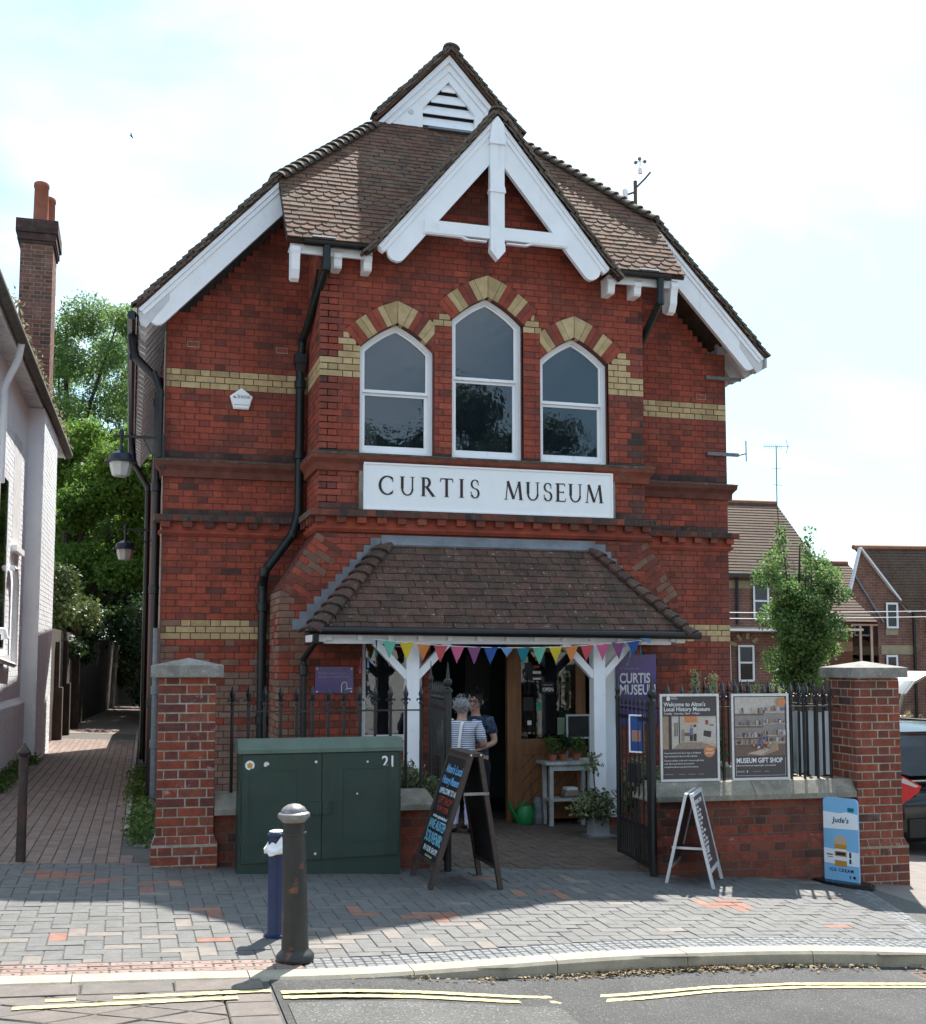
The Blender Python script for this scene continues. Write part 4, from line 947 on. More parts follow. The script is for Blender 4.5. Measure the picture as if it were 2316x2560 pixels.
mb = MB(); mb.box(dx0+.12,dx1-.12,dy+.02,dy+.026,.78,1.78); mb.build('pane', 'door_glass', door)
def flat(name, x0, x1, z0, z1, y, m, par): mb = MB(); mb.box(x0,x1,y-.0015,y+.0015,z0,z1); return mb.build(name, m, par)
flat('notice', 4.62,4.78,1.30,1.43,dy+.008,'paper_black',door); flat('notice', 4.40,4.52,1.10,1.26,dy+.012,'paper_black',door); flat('notice', 4.93,5.04,.80,.96,dy+.012,'paper_white',door)
for k,(m,z) in enumerate((('paper_green',1.48),('paper_yellow',1.30),('paper_pink',1.14),('paper_green',.98))): flat('leaflet', 4.84+.01*(k%2),4.98,z,z+.14,dy+.036,m,door)
for k,(x,z,w,h,m) in enumerate(((4.38,1.66,.08,.07,'paper_white'),(4.55,1.68,.05,.05,'paper_yellow'),(4.53,1.60,.07,.025,'print_red'),(4.52,1.53,.10,.03,'paper_white'),(4.52,1.46,.10,.025,'paper_white'),(4.56,1.10,.07,.10,'badge_green'),(4.45,.94,.05,.05,'paper_white'),(4.985,.85,.035,.035,'print_red'),(4.82,.82,.09,.2,'paper_green'))): flat('sticker', x,x+w,z,z+h,dy+.013,m,door)
mb = MB(); mb.lathe([(.02,0),(.032,.02),(.02,.04)], (0,0,0), 10); 
# shop window left of the door
mb = MB(); ringmesh(mb, [(2.482,.802),(3.178,.802),(3.178,1.928),(2.482,1.928)], [(2.53,.86),(3.13,.86),(3.13,1.88),(2.53,1.88)], .06, .14); sw = mb.build('shop_window', 'white_paint', museum)
mb = MB(); mb.box(2.53,3.13,.09,.095,.86,1.88); mb.build('pane', 'window_glass', sw)
mb = MB(); mb.box(2.50,3.16,.20,.21,.82,1.90); mb.build('display_back', 'room_grey', sw)
mat('red_cloth', (.35,.03,.03), .8)
flat('display_card', 2.98,3.10,.88,1.06,.13,'paper_white',sw); flat('display_card', 2.55,2.68,.9,1.0,.15,'paper_black',sw); flat('display_cloth', 3.0,3.12,1.06,1.20,.14,'red_cloth',sw)
mb = MB(); mb.box(5.30,5.52,-.02,-.006,FZ+.02,1.95); mb.build('white_pilaster', 'white_paint', museum)
# ---------------------------------------------------------------- signs on the museum
mat('sign_white', (.88,.89,.90), .35, (3,.03), spec=.5); mat('sign_letter', (.045,.022,.022), .5, None)
def stroke(p, q, w):
    p, q = Vector((*p,0)), Vector((*q,0)); d = (q-p).normalized(); n = Vector((-d.y,d.x,0))*w/2; return [tuple((p-n)[:2]), tuple((q-n)[:2]), tuple((q+n)[:2]), tuple((p+n)[:2])]
def arcs(cx, cy, rx, ry, a0, a1, w0, w1, n=14, wp=None):
    out_ = []; pts = []
    for i in range(n+1):
        a = rad(a0+(a1-a0)*i/n); w = w0+(w1-w0)*abs(math.cos(a)) ; pts.append(((cx+(rx+w/2)*math.cos(a), cy+(ry+w/2)*math.sin(a)), (cx+(rx-w/2)*math.cos(a), cy+(ry-w/2)*math.sin(a))))
    for (a, b), (c, d) in zip(pts, pts[1:]): out_.append([a, c, d, b])
    return out_
T_, t_ = .145, .06
def ser(x, y, w=.27, h=.03): return [(x-w/2,y-h/2),(x+w/2,y-h/2),(x+w/2,y+h/2),(x-w/2,y+h/2)]
GLY = {
 'I': (.34, [stroke((.17,0),(.17,1),T_), ser(.17,.015), ser(.17,.985)]),
 'T': (.74, [stroke((.37,0),(.37,1),T_), ser(.37,.015), stroke((.03,.97),(.71,.97),t_), stroke((.05,.97),(.02,.80),.04), stroke((.69,.97),(.72,.80),.04)]),
 'E': (.60, [stroke((.15,0),(.15,1),T_), stroke((.02,.975),(.55,.975),t_), stroke((.02,.025),(.58,.025),t_), stroke((.15,.52),(.48,.52),t_), stroke((.53,.97),(.56,.84),.035), stroke((.56,.03),(.61,.18),.035), stroke((.48,.58),(.48,.46),.035)]),
 'R': (.76, [stroke((.15,0),(.15,1),T_), ser(.15,.015), ser(.10,.985,.2)] + arcs(.28,.735,.20,.24,90,-90,t_,T_) + [stroke((.10,.975),(.29,.975),t_), stroke((.15,.495),(.29,.495),t_), stroke((.33,.48),(.70,.01),T_*.95), stroke((.63,.015),(.80,.015),.03)]),
 'C': (.86, arcs(.50,.5,.40,.475,48,312,t_,T_) + [stroke((.77,.90),(.79,.70),.045), stroke((.77,.10),(.80,.26),.035)]),
 'U': (.86, [stroke((.15,.36),(.15,1),T_), ser(.15,.985), stroke((.70,.36),(.70,1),.07), ser(.70,.985,.24)] + arcs(.425,.36,.275,.335,180,360,t_,.10)),
 'S': (.58, arcs(.29,.755,.19,.225,30,270,.045,.10) + arcs(.29,.265,.20,.245,90,-160,.045,.11) + [stroke((.46,.88),(.47,.70),.035), stroke((.09,.20),(.07,.35),.035)]),
 'M': (1.06, [stroke((.10,0),(.20,1),.05), stroke((.20,1),(.53,.04),T_), stroke((.53,.04),(.84,1),.05), stroke((.84,1),(.95,0),T_), ser(.09,.015,.2), ser(.95,.015,.26)]),
}
sign = empty('museum_sign', (3.96,-.09,3.36), 'long white name board lettered CURTIS MUSEUM fixed below the first floor windows', 'sign')
mb = MB(); mb.box(2.47,5.465,-.075,-.055,3.365,3.89); mb.build('board', 'sign_white', sign)
mb = MB(); ringmesh(mb, [(2.466,3.362),(5.469,3.362),(5.469,3.894),(2.466,3.894)], [(2.485,3.38),(5.45,3.38),(5.45,3.876),(2.485,3.876)], -.088, -.05); mb.build('frame', 'white_paint', sign)
for x in (2.445, 5.49): mb = MB(); mb.box(x-.022,x+.022,-.05,-.006,3.365,3.80); mb.build('batten', 'stone', sign)
def word(txt, x0, x1, z0, h, y, par, m):
    wid = sum(GLY[c][0] for c in txt); sp = ((x1-x0) - wid*h)/(len(txt)-1); x = x0
    for k, c in enumerate(txt):
        mb = MB()
        for i, q in enumerate(GLY[c][1]):
            qq = [(x+a*h, z0+b*h) for a, b in q]
            if sum(qq[j][0]*qq[(j+1) % 4][1]-qq[(j+1) % 4][0]*qq[j][1] for j in range(4)) < 0: qq = qq[::-1]
            mb.prism(qq, (0,y,0), *FR, 0, .004+.0001*i)
        mb.build('letter', m, par); x += GLY[c][0]*h + sp
word('CURTIS', 2.63, 3.825, 3.535, .215, -.0755, sign, 'sign_letter'); word('MUSEUM', 4.115, 5.345, 3.535, .215, -.0755, sign, 'sign_letter')
def text(body, par, m, size, loc, rot, align='LEFT', name='lettering', sx=1.0, shear=0.0, ext=.0006, valign='TOP_BASELINE', space=1.0, bold=0.0):
    cu = bpy.data.curves.new(name, 'FONT'); cu.body = body; cu.size = size; cu.align_x = align; cu.extrude = ext; cu.shear = shear; cu.resolution_u = 3; cu.space_character = space; cu.offset = bold
    tmp = bpy.data.objects.new(name, cu); me = bpy.data.meshes.new_from_object(tmp); bpy.data.objects.remove(tmp); bpy.data.curves.remove(cu)
    me.materials.clear(); me.materials.append(MT[m]); o = bpy.data.objects.new(name, me)
    M = Matrix.Translation(loc) @ rot.to_4x4() @ Matrix.Diagonal((sx,1,1,1)); return link(o, par, M)
RF = Matrix(((1,0,0),(0,0,-1),(0,1,0)))                  # text facing the street
text('OPEN', door, 'print_white', .062, (4.635,dy+.0055,1.325), RF, sx=.85, bold=.001); text('Come in we are', door, 'print_white', .018, (4.64,dy+.0055,1.395), RF)
# burglar alarm box
al_ = empty('alarm_box', (1.19,.93,4.62), 'white five sided alarm box on the left wing below the yellow brick band', 'alarm box')
pent = [(1.105,4.625),(1.28,4.625),(1.325,4.775),(1.193,4.875),(1.062,4.775)]
mb = MB(); mb.prism(pent, (0,.95,0), *FR, 0, .045); c_ = (1.193,4.74); mb.prism([(c_[0]+(a-c_[0])*.9, c_[1]+(b-c_[1])*.9) for a, b in pent], (0,.95,0), *FR, .045, .06); mb.build('casing', 'sign_white', al_)
mb = MB(); mb.box(1.105,1.28,.888,.89,4.668,4.673); mb.build('seam', 'grey_pipe', al_)
text('Initial', al_, 'paper_black', .07, (1.145,.889,4.748), RF); flat('mark', 1.095,1.125,4.762,4.77,.889,'paper_black',al_); flat('mark', 1.105,1.135,4.748,4.756,.889,'paper_black',al_)
# purple plaques
mat('purple', [(.085,.045,.24)], .25, (1.2,.35), dirt=((.03,.04,.30),.9,.45,.65,.8), spec=.6)
pl = empty('purple_plaque', (2.16,-.03,1.30), 'small landscape purple plaque on the red wall left of the porch window', 'sign')
mb = MB(); mb.box(1.955,2.375,-.035,-.025,1.325,1.615); mb.build('panel', 'purple', pl)
for x in (1.975, 2.355):
    for z in (1.345, 1.595): mb = MB(); mb.tube([(x,-.035,z),(x,-.04,z)], .009, 10); mb.build('fixing', 'print_white', pl)
mat('faint_white', (.42,.38,.55), .5, None)
text('Proudly connected with', pl, 'faint_white', .033, (1.985,-.0358,1.535), RF); text('Hampshire Cultural Trust', pl, 'faint_white', .033, (1.985,-.0358,1.495), RF)
mb = MB()
for a, b in (((2.245,1.335),(2.245,1.42)),((2.245,1.42),(2.262,1.445)),((2.262,1.445),(2.295,1.445)),((2.295,1.445),(2.305,1.42)),((2.305,1.42),(2.305,1.375)),((2.305,1.375),(2.36,1.378)),((2.285,1.36),(2.305,1.375))): mb.prism(stroke(a,b,.008), (0,-.036,0), *FR, 0, .0012)
mb.build('logo', 'print_white', pl)
pb = empty('purple_banner_board', (5.80,-.03,.85), 'tall purple welcome board on the wall right of the porch', 'sign')
mb = MB(); mb.box(5.50,6.02,-.032,-.022,.93,1.755); mb.build('panel', 'purple', pb)
text('CURTIS', pb, 'print_white', .165, (5.545,-.0335,1.42), RF, sx=.72, bold=.004); text('MUSEUM', pb, 'print_white', .165, (5.545,-.0335,1.285), RF, sx=.72, bold=.004); text('Welcome to', pb, 'faint_white', .05, (5.545,-.0335,1.575), RF); text('hampshireculture.org.uk', pb, 'faint_white', .034, (5.545,-.0335,1.195), RF)
# bunting
mat('flag_mint',(.22,.62,.46),.8,(4,.1),trans=.35); mat('flag_yellow',(.80,.62,.05),.8,(4,.1),trans=.35); mat('flag_orange',(.85,.32,.10),.8,(4,.1),trans=.35); mat('flag_coral',(.75,.13,.14),.8,(4,.1),trans=.35); mat('flag_pink',(.80,.18,.34),.8,(4,.1),trans=.35); mat('flag_purple',(.42,.14,.34),.8,(4,.1),trans=.35); mat('flag_blue',(.06,.16,.52),.8,(4,.1),trans=.35); mat('flag_sky',(.30,.52,.85),.8,(4,.1),trans=.35); mat('flag_teal',(.02,.30,.36),.8,(4,.1),trans=.35)
bu = empty('bunting', (3.9,-.86,1.6), 'string of multicoloured triangular bunting hung across the porch front', 'bunting')
BX = [2.601+ (5.355-2.601)*i/15 for i in range(16)]
def bz(x): t = (x-3.93)/1.5; return 1.905 - .085*(1-min(1, t*t))
FCOL = ['mint','yellow','orange','coral','pink','purple','blue','sky','teal','mint','yellow','orange','coral','pink','purple','blue']
mb = MB(); mb.tube([(x, -.86, bz(x)) for x in lin(2.42, 5.46, 30)], .004, 5); mb.build('string', 'print_white', bu)
def flag(x, y, z, w, h, m, ang=0.0, lean=0.0):
    mb = MB(); N_ = 5; vs_ = []; ph = random.uniform(0, 6); ca_, sa_ = math.cos(ang), math.sin(ang)
    for i in range(N_+1):
        t = i/N_; ww = w/2*(1-t)
        for s_ in (-1, 0, 1):
            bx = s_*ww + lean*t*h; by = .012*math.sin(ph+t*3+s_*1.3)*t; vs_.append((x+bx*ca_-by*sa_, y+bx*sa_+by*ca_, z-t*h))
    fs = [(i*3+j, (i+1)*3+j, (i+1)*3+j+1, i*3+j+1) for i in range(N_) for j in range(2)]
    b = len(vs_); vs_ += [(p[0]-sa_*.0015, p[1]+ca_*.0015, p[2]) for p in vs_]; fs += [tuple(reversed([b+i for i in f])) for f in fs]
    mb.add(vs_, fs); return mb.build('flag', 'flag_'+m, bu, smooth=True)
for x, c in zip(BX, FCOL): flag(x, -.862, bz(x)+.004, .155, .185 if c != 'sky' else .11, c, random.uniform(-.12,.12), random.uniform(-.08,.08))
for x, y, z, m, a, l in ((2.475,-.8,1.90,'teal',1.2,-.2),(2.43,-.6,1.78,'sky',1.3,-.35),(2.38,-.45,1.72,'pink',1.2,-.3),(2.42,-.5,1.88,'purple',1.4,0),(5.47,-.8,1.90,'teal',1.1,.1),(5.45,-.75,1.9,'orange',1.2,0),(5.40,-.7,1.80,'mint',.9,-.9)): flag(x, y, z, .12, .17, m, a, l)
flag(5.50,-.87,1.93,.14,.06,'sky',.1,.9)
# lamps on brackets at the alley side
mat('lamp_glass', (.42,.42,.39), .25, (6,.1), spec=.6); mat('lamp_top', (.02,.03,.06), .35, None)
def wall_lamp(x, y, z, label, sc=1.25):
    t = empty('wall_lamp', (x,y,z-.3*sc), label, 'lamp', 'lamps along the alley side of the museum')
    mb = MB(); mb.bar((.33,y,z+.30),(x-.09,y,z+.30),.022,.03); mb.tube([(.30,y,z+.05),(.18,y,z+.12),(.10,y,z+.28)], .008, 6); mb.box(.30,.335,y-.03,y+.03,z-.05,z+.34); mb.build('bracket', 'black_iron', t)
    mb = MB(); mb.lathe([(.015,.17),(.02,.30),(.03,.34),(.02,.37),(.005,.38)], (x,y,z), 10); mb.build('stem', 'black_iron', t, smooth=True)
    mb = MB(); mb.lathe([(.142*sc,-.005),(.145*sc,.012),(.112*sc,.022),(.105*sc,.085),(.075*sc,.105),(.02,.14),(.02,.18)], (x,y,z), 18); mb.build('hood', 'lamp_top', t, smooth=True)
    mb = MB(); mb.lathe([(.05*sc,-.135*sc),(.075*sc,-.125*sc),(.095*sc,-.05*sc),(.10*sc,-.006)], (x,y,z), 8); mb.build('lantern_glass', 'lamp_glass', t)
wall_lamp(-.145, .90, 3.93, 'nearest lantern with dark hood on a bracket at the museum corner'); wall_lamp(-.10, 5.4, 3.35, 'farther small lantern on the museum side wall in the alley')
# weather station behind the roof, cable brackets at the right corner
ws = empty('weather_station', (6.9,2.2,7.0), 'small weather station with spinning cups on a mast behind the right roof slope', 'weather station')
def wp(vx, vy, Y): return None
mb = MB(); mb.tube([(6.86,2.2,6.8),(6.86,2.2,8.58)], .028, 8); mb.build('mast', 'rust_grate', ws)
mb = MB(); mb.tube([(6.86,2.2,8.47),(7.02,2.2,8.64),(7.10,2.2,8.74)], .016, 6); mb.tube([(6.86,2.2,8.42),(6.72,2.2,8.36)], .016, 6); mb.build('arm', 'rust_grate', ws)
mb = MB(); mb.lathe([(.035,0),(.04,.01),(.04,.14),(.03,.16)], (6.70,2.2,8.28), 10); mb.build('rain_gauge', 'sign_white', ws)
mb = MB(); mb.lathe([(.03,0),(.03,.08),(.01,.1),(.01,.2)], (6.94,2.2,8.70), 10); mb.build('housing', 'sign_white', ws)
for a in (0, 120, 240):
    cx, cy = 6.94+.075*math.cos(rad(a)), 2.2+.075*math.sin(rad(a)); mb = MB(); mb.tube([(6.94,2.2,8.89),(cx,cy,8.89)], .005, 5); mb.lathe([(.004,-.03),(.025,-.015),(.03,.0),(.02,.02)], (cx,cy,8.89), 8); mb.build('cup', 'grey_pipe', ws)
for k, (z, l_, lab) in enumerate(((5.42,.42,'upper galvanised cable bracket near the right eaves'),(4.40,.36,'lower galvanised cable bracket with upright spike on the right corner'))):
    t = empty('cable_bracket', (7.5,.9,z), lab, 'bracket'); mb = MB(); mb.bar((7.555-.30,.93,z),(7.555+l_-.2,.93,z),.03,.045); mb.build('arm', 'grey_pipe', t)
    if k: mb = MB(); mb.tube([(7.72,.93,z),(7.83,.93,z+.03)], .012, 6); mb.tube([(7.83,.93,z-.08),(7.83,.93,z+.2)], .008, 6); mb.build('spike', 'grey_pipe', t)
for x0, z0, lab in ((.56,5.335,'left outlined vent brick high on the left wing'),(1.595,5.335,'right outlined vent brick on the left wing beside the downpipe'),(7.12,5.12,'pale vent brick near the right corner of the right wing')):
    t = empty('vent_brick', (x0,.95,z0), lab, 'vent'); mb = MB(); mb.box(x0,x0+.14,.947,.957,z0,z0+.07); mb.build('surround', 'pillar_mortar', t); mb = MB(); mb.box(x0+.008,x0+.132,.944,.9465,z0+.008,z0+.062); mb.build('face', 'museum_brick', t)
# ---------------------------------------------------------------- boundary walls, pillars, railings, gates
TD = Vector((.99779,-.06652,0)); ND = Vector((-.06652,-.99779,0)); BP = Vector((.458,-3.05,0))
def bw(s_, off=0.0, z=0.0): return BP + TD*s_ + ND*off + Vector((0,0,z))
FB = (TD, Vector((0,0,1)), ND); BS = (-ND, Vector((0,0,1)), TD)         # front face; right end faces +T
FBL = (ND, Vector((0,0,1)), -TD)                                          # left faces (seen from the alley side)
PK = ['pillar_brick', 'old_brick']
def obox(mb, s0, s1, o0, o1, z0, z1, mi=0):
    vs_ = [bw(s_, o_, z) for z in (z0, z1) for o_ in (o1, o0) for s_ in (s0, s1)]
    mb.add(vs_, [(0,2,3,1),(4,5,7,6),(0,1,5,4),(2,6,7,3),(0,4,6,2),(1,3,7,5)], mi)
def pillar(s0, w, zb, zpl, ztop, label, mort, mixd):
    c = bw(s0 + w/2, -w/2, zb); t = empty('gate_pillar', c, label, 'gate pillar'); e = .033
    mb = MB(); obox(mb, s0, s0+w, -w, 0, zb-.1, ztop); sh = mb.build('shaft', mort, t)
    mb = MB(); obox(mb, s0-e, s0+w+e, -w-e, e, zb-.1, zpl-.0); pn = mb.build('plinth', mort, t)
    mf = lambda x, z: 1 if random.random() < mixd else 0
    ps = []
    ps += courses(bw(s0, 0, 0), *FB, zpl+.075, ztop, lambda z: [(0, w)], mf, j=.011, t=.003)
    ps += courses(bw(s0, -w, 0), *FBL, zpl+.075, ztop, lambda z: [(0, w)], mf, j=.011, t=.003, off=.16)
    ps += courses(bw(s0+w, 0, 0), *BS, zpl+.075, ztop, lambda z: [(0, w)], mf, j=.011, t=.003, off=.16)
    pieces('brick', ps, PK, sh, 200, near)
    n_ = int((zpl-zb+.1)/.075)+1; ps = []
    for o_, fr in ((bw(s0-e, e, 0), FB), (bw(s0-e, -w-e, 0), FBL), (bw(s0+w+e, e, 0), BS)): ps += courses(o_, *fr, zpl-n_*.075, zpl-.003, lambda z: [(0, w+2*e)], mf, j=.011, t=.003)
    pieces('brick', ps, PK, pn, 100, near)
    # splayed plinth course
    mb = MB(); A = [(s0-e,e),(s0+w+e,e),(s0+w+e,-w-e),(s0-e,-w-e)]; B = [(s0-.004,.004),(s0+w+.004,.004),(s0+w+.004,-w-.004),(s0-.004,-w-.004)]
    vs_ = [bw(a,b,zpl-.002) for a,b in A]+[bw(a,b,zpl+.012) for a,b in A]+[bw(a,b,zpl+.078) for a,b in B]; fs = []
    for k in range(2):
        for i in range(4): j = (i+1) % 4; fs.append((k*4+i, k*4+j, (k+1)*4+j, (k+1)*4+i))
    mb.add(vs_, fs); sp_ = mb.build('splay_course', mort, t)
    ps = []; k = 0; x = s0-e+.005
    dvec = (Vector((0,0,.066)) - ND*(e-.004)).normalized(); nn = TD.cross(dvec).normalized()
    while x < s0+w+e-.02:
        l_ = min(.105, s0+w+e-.004-x); q0 = max(0,(x-s0+e)); ps.append(P(bw(0,e,zpl+.012), TD, dvec, nn, [(x,.002),(x+l_,.002),(x+l_-(.02 if x+l_>s0+w else 0),.066),(x+(.02 if x<s0 else 0),.066)], .004, .02, .003, 0)); x += .113
    pieces('brick', ps, PK, sp_, 50)
    # cap
    o_ = .062; mb = MB(); A = [(s0-o_,o_),(s0+w+o_,o_),(s0+w+o_,-w-o_),(s0-o_,-w-o_)]
    z0, z1, z2 = ztop+.002, ztop+.095, ztop+.155
    vs_ = [bw(a,b,z0) for a,b in A]+[bw(a,b,z1) for a,b in A]+[bw(s0+w/2,-w/2,z2)]
    mb.add(vs_, [(3,2,1,0)]+[(i,(i+1)%4,4+(i+1)%4,4+i) for i in range(4)]+[(4+i,4+(i+1)%4,8) for i in range(4)]); mb.build('cap', 'cap_stone', t)
    return t
pillar(-.226, .447, .04, .215, 1.552, 'left red brick gate pillar with pyramid stone cap beside the alley', 'pillar_mortar', .08)
pillar(5.93, .447, -.36, -.0, 1.525, 'right red brick gate pillar with pyramid stone cap behind the ice cream sign', 'pillar_mortar', .5)
def bwall(s0, s1, zt, label, dark, right=False):
    t = empty('boundary_wall', bw((s0+s1)/2, -.2, 0), label, 'wall'); f0, f1 = -.06, -.39
    zb = -.45
    mb = MB(); obox(mb, s0, s1, f1, f0, zb, zt); cw = mb.build('core', 'wall_mortar', t)
    mf = lambda x, z: 1 if random.random() < dark else 0
    ps = courses(bw(0, f0, 0), *FB, zt-.075*11, zt, lambda z: [(s0, s1)], mf, j=.010, t=.003)
    ps = [p for p in ps if p.c.z > G(p.c.x, p.c.y) - .06]
    if right: ps += courses(bw(s0, f1, 0), *FBL, zt-.075*10, zt, lambda z: [(0, .33)], mf, j=.010, t=.003)
    else: ps += courses(bw(s1, f0, 0), *BS, zt-.075*8, zt, lambda z: [(0, .33)], mf, j=.010, t=.003)
    pieces('brick', ps, PK, cw, 250, near)
    # offset plinth course
    if right:
        mb = MB(); obox(mb, s0-.03, s1, f1-.03, f0+.035, zb, .075); mb.build('plinth', 'wall_mortar', t)
        ps = courses(bw(0, f0+.035, 0), *FB, .075-.075*6, .075, lambda z: [(s0-.03, s1)], mf, j=.010, t=.003); ps = [p for p in ps if p.c.z > G(p.c.x, p.c.y) - .06]; pieces('brick', ps, PK, t, 120, near)
        mb = MB(); vs_ = [bw(s0-.03,f0+.034,.076), bw(s1,f0+.034,.076), bw(s1,f0-.0,.14), bw(s0,f0-.0,.14)]; mb.add(vs_+[bw(s0,f0-.02,.07),bw(s1,f0-.02,.07)], [(0,1,2,3),(0,3,4),(1,5,2)]); mb.build('splay_course', 'pillar_brick', t)
    # coping stones: chamfered top
    n_ = max(1, round((s1-s0)/1.1)); x = s0 - (.05 if right else 0); tot = (s1 + (0 if right else .05)) - x
    for k in range(n_):
        a, b = x + tot*k/n_ + .003, x + tot*(k+1)/n_ - .003; mb = MB(); prof = [(f0+.065, zt-.0), (f0+.065, zt+.045), (f0-.03, zt+.155), (f1+.03, zt+.155), (f1-.065, zt+.045), (f1-.065, zt-.0)]
        vs_ = []; q = len(prof)
        for s_, inset in ((a, .07 if (right and k == 0) else 0), (b, .07 if (not right and k == n_-1) else 0)):
            sg = 1 if s_ == a else -1
            vs_ += [bw(s_ + (sg*inset if z > zt+.1 else 0), o_, z) for o_, z in prof]
        fs = [(i, (i+1) % q, q+(i+1) % q, q+i) for i in range(q)]; fs = [tuple(reversed(f)) for f in fs] + [tuple(range(q)), tuple(reversed(range(q, 2*q)))]
        mb.add(vs_, fs); mb.build('coping_stone', 'stone', t)
    return t
bwall(.225, 2.0, .445, 'low brick wall with stone coping behind the green cabinet', .6); bwall(3.99, 5.925, .452, 'low brick wall with stone coping below the framed posters', .72, True)
# railings
def spear(mb, x, y, z0, z1, r=.0135, tip=True):
    mb.tube([(x,y,z0),(x,y,z1-.155)], r, 8)
    mb.lathe([(r,-.165),(r*1.5,-.16),(r*1.5,-.145),(r*.8,-.135)], (x,y,z1), 8)
    if tip:                                              # fleur-de-lis spearhead
        for sg in (1,-1): mb.tube([(x,y,z1-.14),(x+TD.x*sg*.018,y+TD.y*sg*.018,z1-.115),(x+TD.x*sg*.034,y+TD.y*sg*.034,z1-.118),(x+TD.x*sg*.036,y+TD.y*sg*.036,z1-.135)], [.006,.008,.008,.005], 6)
        mb.lathe([(.006,-.14),(.010,-.12),(.024,-.075),(.020,-.06),(.011,-.03),(.002,0)], (x,y,z1), 4)
    else: mb.lathe([(r*.6,-.14),(.020,-.10),(.016,-.085),(.002,0)], (x,y,z1), 6)
def railing(label, p0, p1, n, z0, z1, rail, wall=True, r=.0135):
    p0, p1 = Vector(p0), Vector(p1); t = empty('railing', (p0+p1)/2, label, 'railing')
    for k in range(n):
        p = p0 + (p1-p0)*k/(n-1); mb = MB(); spear(mb, p.x, p.y, z0, z1, r); mb.build('bar', 'black_iron', t, smooth=True)
    d = (p1-p0).normalized()*.09; mb = MB(); a, b = p0-d, p1+d; mb.bar((a.x,a.y,rail),(b.x,b.y,rail),.032,.012); mb.build('rail', 'black_iron', t)
    return t
rl = lambda s_: (bw(s_,-.22).x, bw(s_,-.22).y, .6)
railing('black spear topped railing on the low wall behind the green cabinet', rl(.36), rl(1.95), 13, .58, 1.475, 1.262)
railing('black spear topped railing carrying the two framed posters', rl(4.07), rl(5.80), 14, .58, 1.475, 1.262)
railing('black railing running back from the right pillar to the museum', (6.33,-3.0,0), (6.33,-.35,0), 20, .55, 1.475, 1.262)
mb = MB(); mb.box(6.20,6.46,-3.0,-.02,-.45,.40); 
sw_ = empty('side_boundary_wall', (6.33,-1.5,-.4), 'low brick side wall under the railing that runs back to the museum', 'wall'); mb.build('core', 'side_brick', sw_)
mb = MB(); mb.prism([(6.14,.40),(6.52,.40),(6.46,.55),(6.20,.55)], (0,-.03,0), (1,0,0), (0,0,1), (0,-1,0), 0, 2.95); mb.build('coping_stone', 'stone', sw_)
def gate(a, b, label, post_in):
    a, b = Vector(a), Vector(b); d = (b-a).normalized(); za = G(a.x,a.y); t = empty('gate_leaf', (a.x,a.y,za), label, 'gate')
    for q, h, nm in ((a, 1.60, 'hanging_post'), (b, 1.56, 'closing_stile')):
        mb = MB(); r = .032 if q is a else .022; z0 = za if q is a else za+.05
        mb.lathe([(r,0),(r,h-.13),(r*1.3,h-.125),(r*1.3,h-.10),(r*.7,h-.09),(r*.6,h-.08),(r*1.05,h-.055),(r*1.15,h-.04),(r*1.05,h-.02),(r*.5,h-.005),(r*.42,h+.03),(r*.08,h+.13)], (q.x,q.y,z0), 12); mb.build(nm, 'black_iron', t, smooth=True)
    for z in (.07, .38, 1.33):
        mb = MB(); mb.bar((a.x,a.y,za+z),(b.x,b.y,za+z),.014,.035); mb.build('rail', 'black_iron', t)
    n_ = 8
    for k in range(1, n_):
        p = a + (b-a)*k/n_; mb = MB(); mb.tube([(p.x,p.y,za+.06),(p.x,p.y,za+1.40)], .009, 8); mb.lathe([(.009,1.40),(.018,1.41),(.018,1.43),(.009,1.44),(.016,1.47),(.013,1.49),(.002,1.56)], (p.x,p.y,za), 6); mb.build('bar', 'black_iron', t, smooth=True)
    for k in range(n_*2):
        if k % 2: p = a + (b-a)*k/(2*n_); mb = MB(); mb.tube([(p.x,p.y,za+.06),(p.x,p.y,za+.38)], .007, 6); mb.build('bar', 'black_iron', t)
    mb = MB(); m_ = (a+b)/2; mb.box(m_.x-.03,m_.x+.03,m_.y-.08,m_.y+.08,za+.75,za+.92); mb.build('lock_box', 'black_iron', t)
    return t
gate((4.37,-3.40,0), (4.49,-2.40,0), 'right iron gate leaf swung inward beside the framed posters', 1); gate((2.58,-3.24,0), (2.68,-2.28,0), 'left iron gate leaf swung inward behind the chalkboard', 1)
# notice on the gate
mat('alu', (.62,.63,.65), .4, (20,.08), metal=.3); mat('blue_print', (.03,.10,.36), .4, (6,.2)); mat('poster_grey', (.085,.072,.078), .4, (2,.08), spec=.5)
def FRM(o, ang): c_, s_ = math.cos(ang), math.sin(ang); return Matrix.Translation(o) @ Matrix.Rotation(ang, 4, 'Z')
nb = empty('gate_notice', (4.41,-3.02,.85), 'small blue notice in a white frame hung on the right gate leaf', 'sign')
def board(o, ang, w, h, th, par, fm, pm, fw=.02, tilt=0.0):
    M = FRM(o, ang) @ Matrix.Rotation(tilt, 4, 'X'); mb = MB(M)
    A = [(-w/2,0),(w/2,0),(w/2,h),(-w/2,h)]; B = [(-w/2+fw,fw),(w/2-fw,fw),(w/2-fw,h-fw),(-w/2+fw,h-fw)]
    ringmesh(mb, A, B, -th, 0); mb.build('frame', fm, par)
    mb = MB(M); mb.box(-w/2+.002,w/2-.002,-th*.6,-.001,.002,h-.002); mb.build('print', pm, par); return M
Mn = board((4.405,-3.01,.86), rad(-55), .15, .34, .012, nb, 'sign_white', 'blue_print', .014)
mb = MB(Mn); mb.box(-.045,.045,-.0079,-.0076,.10,.20,0); mb.build('picture', 'paper_pink', nb)
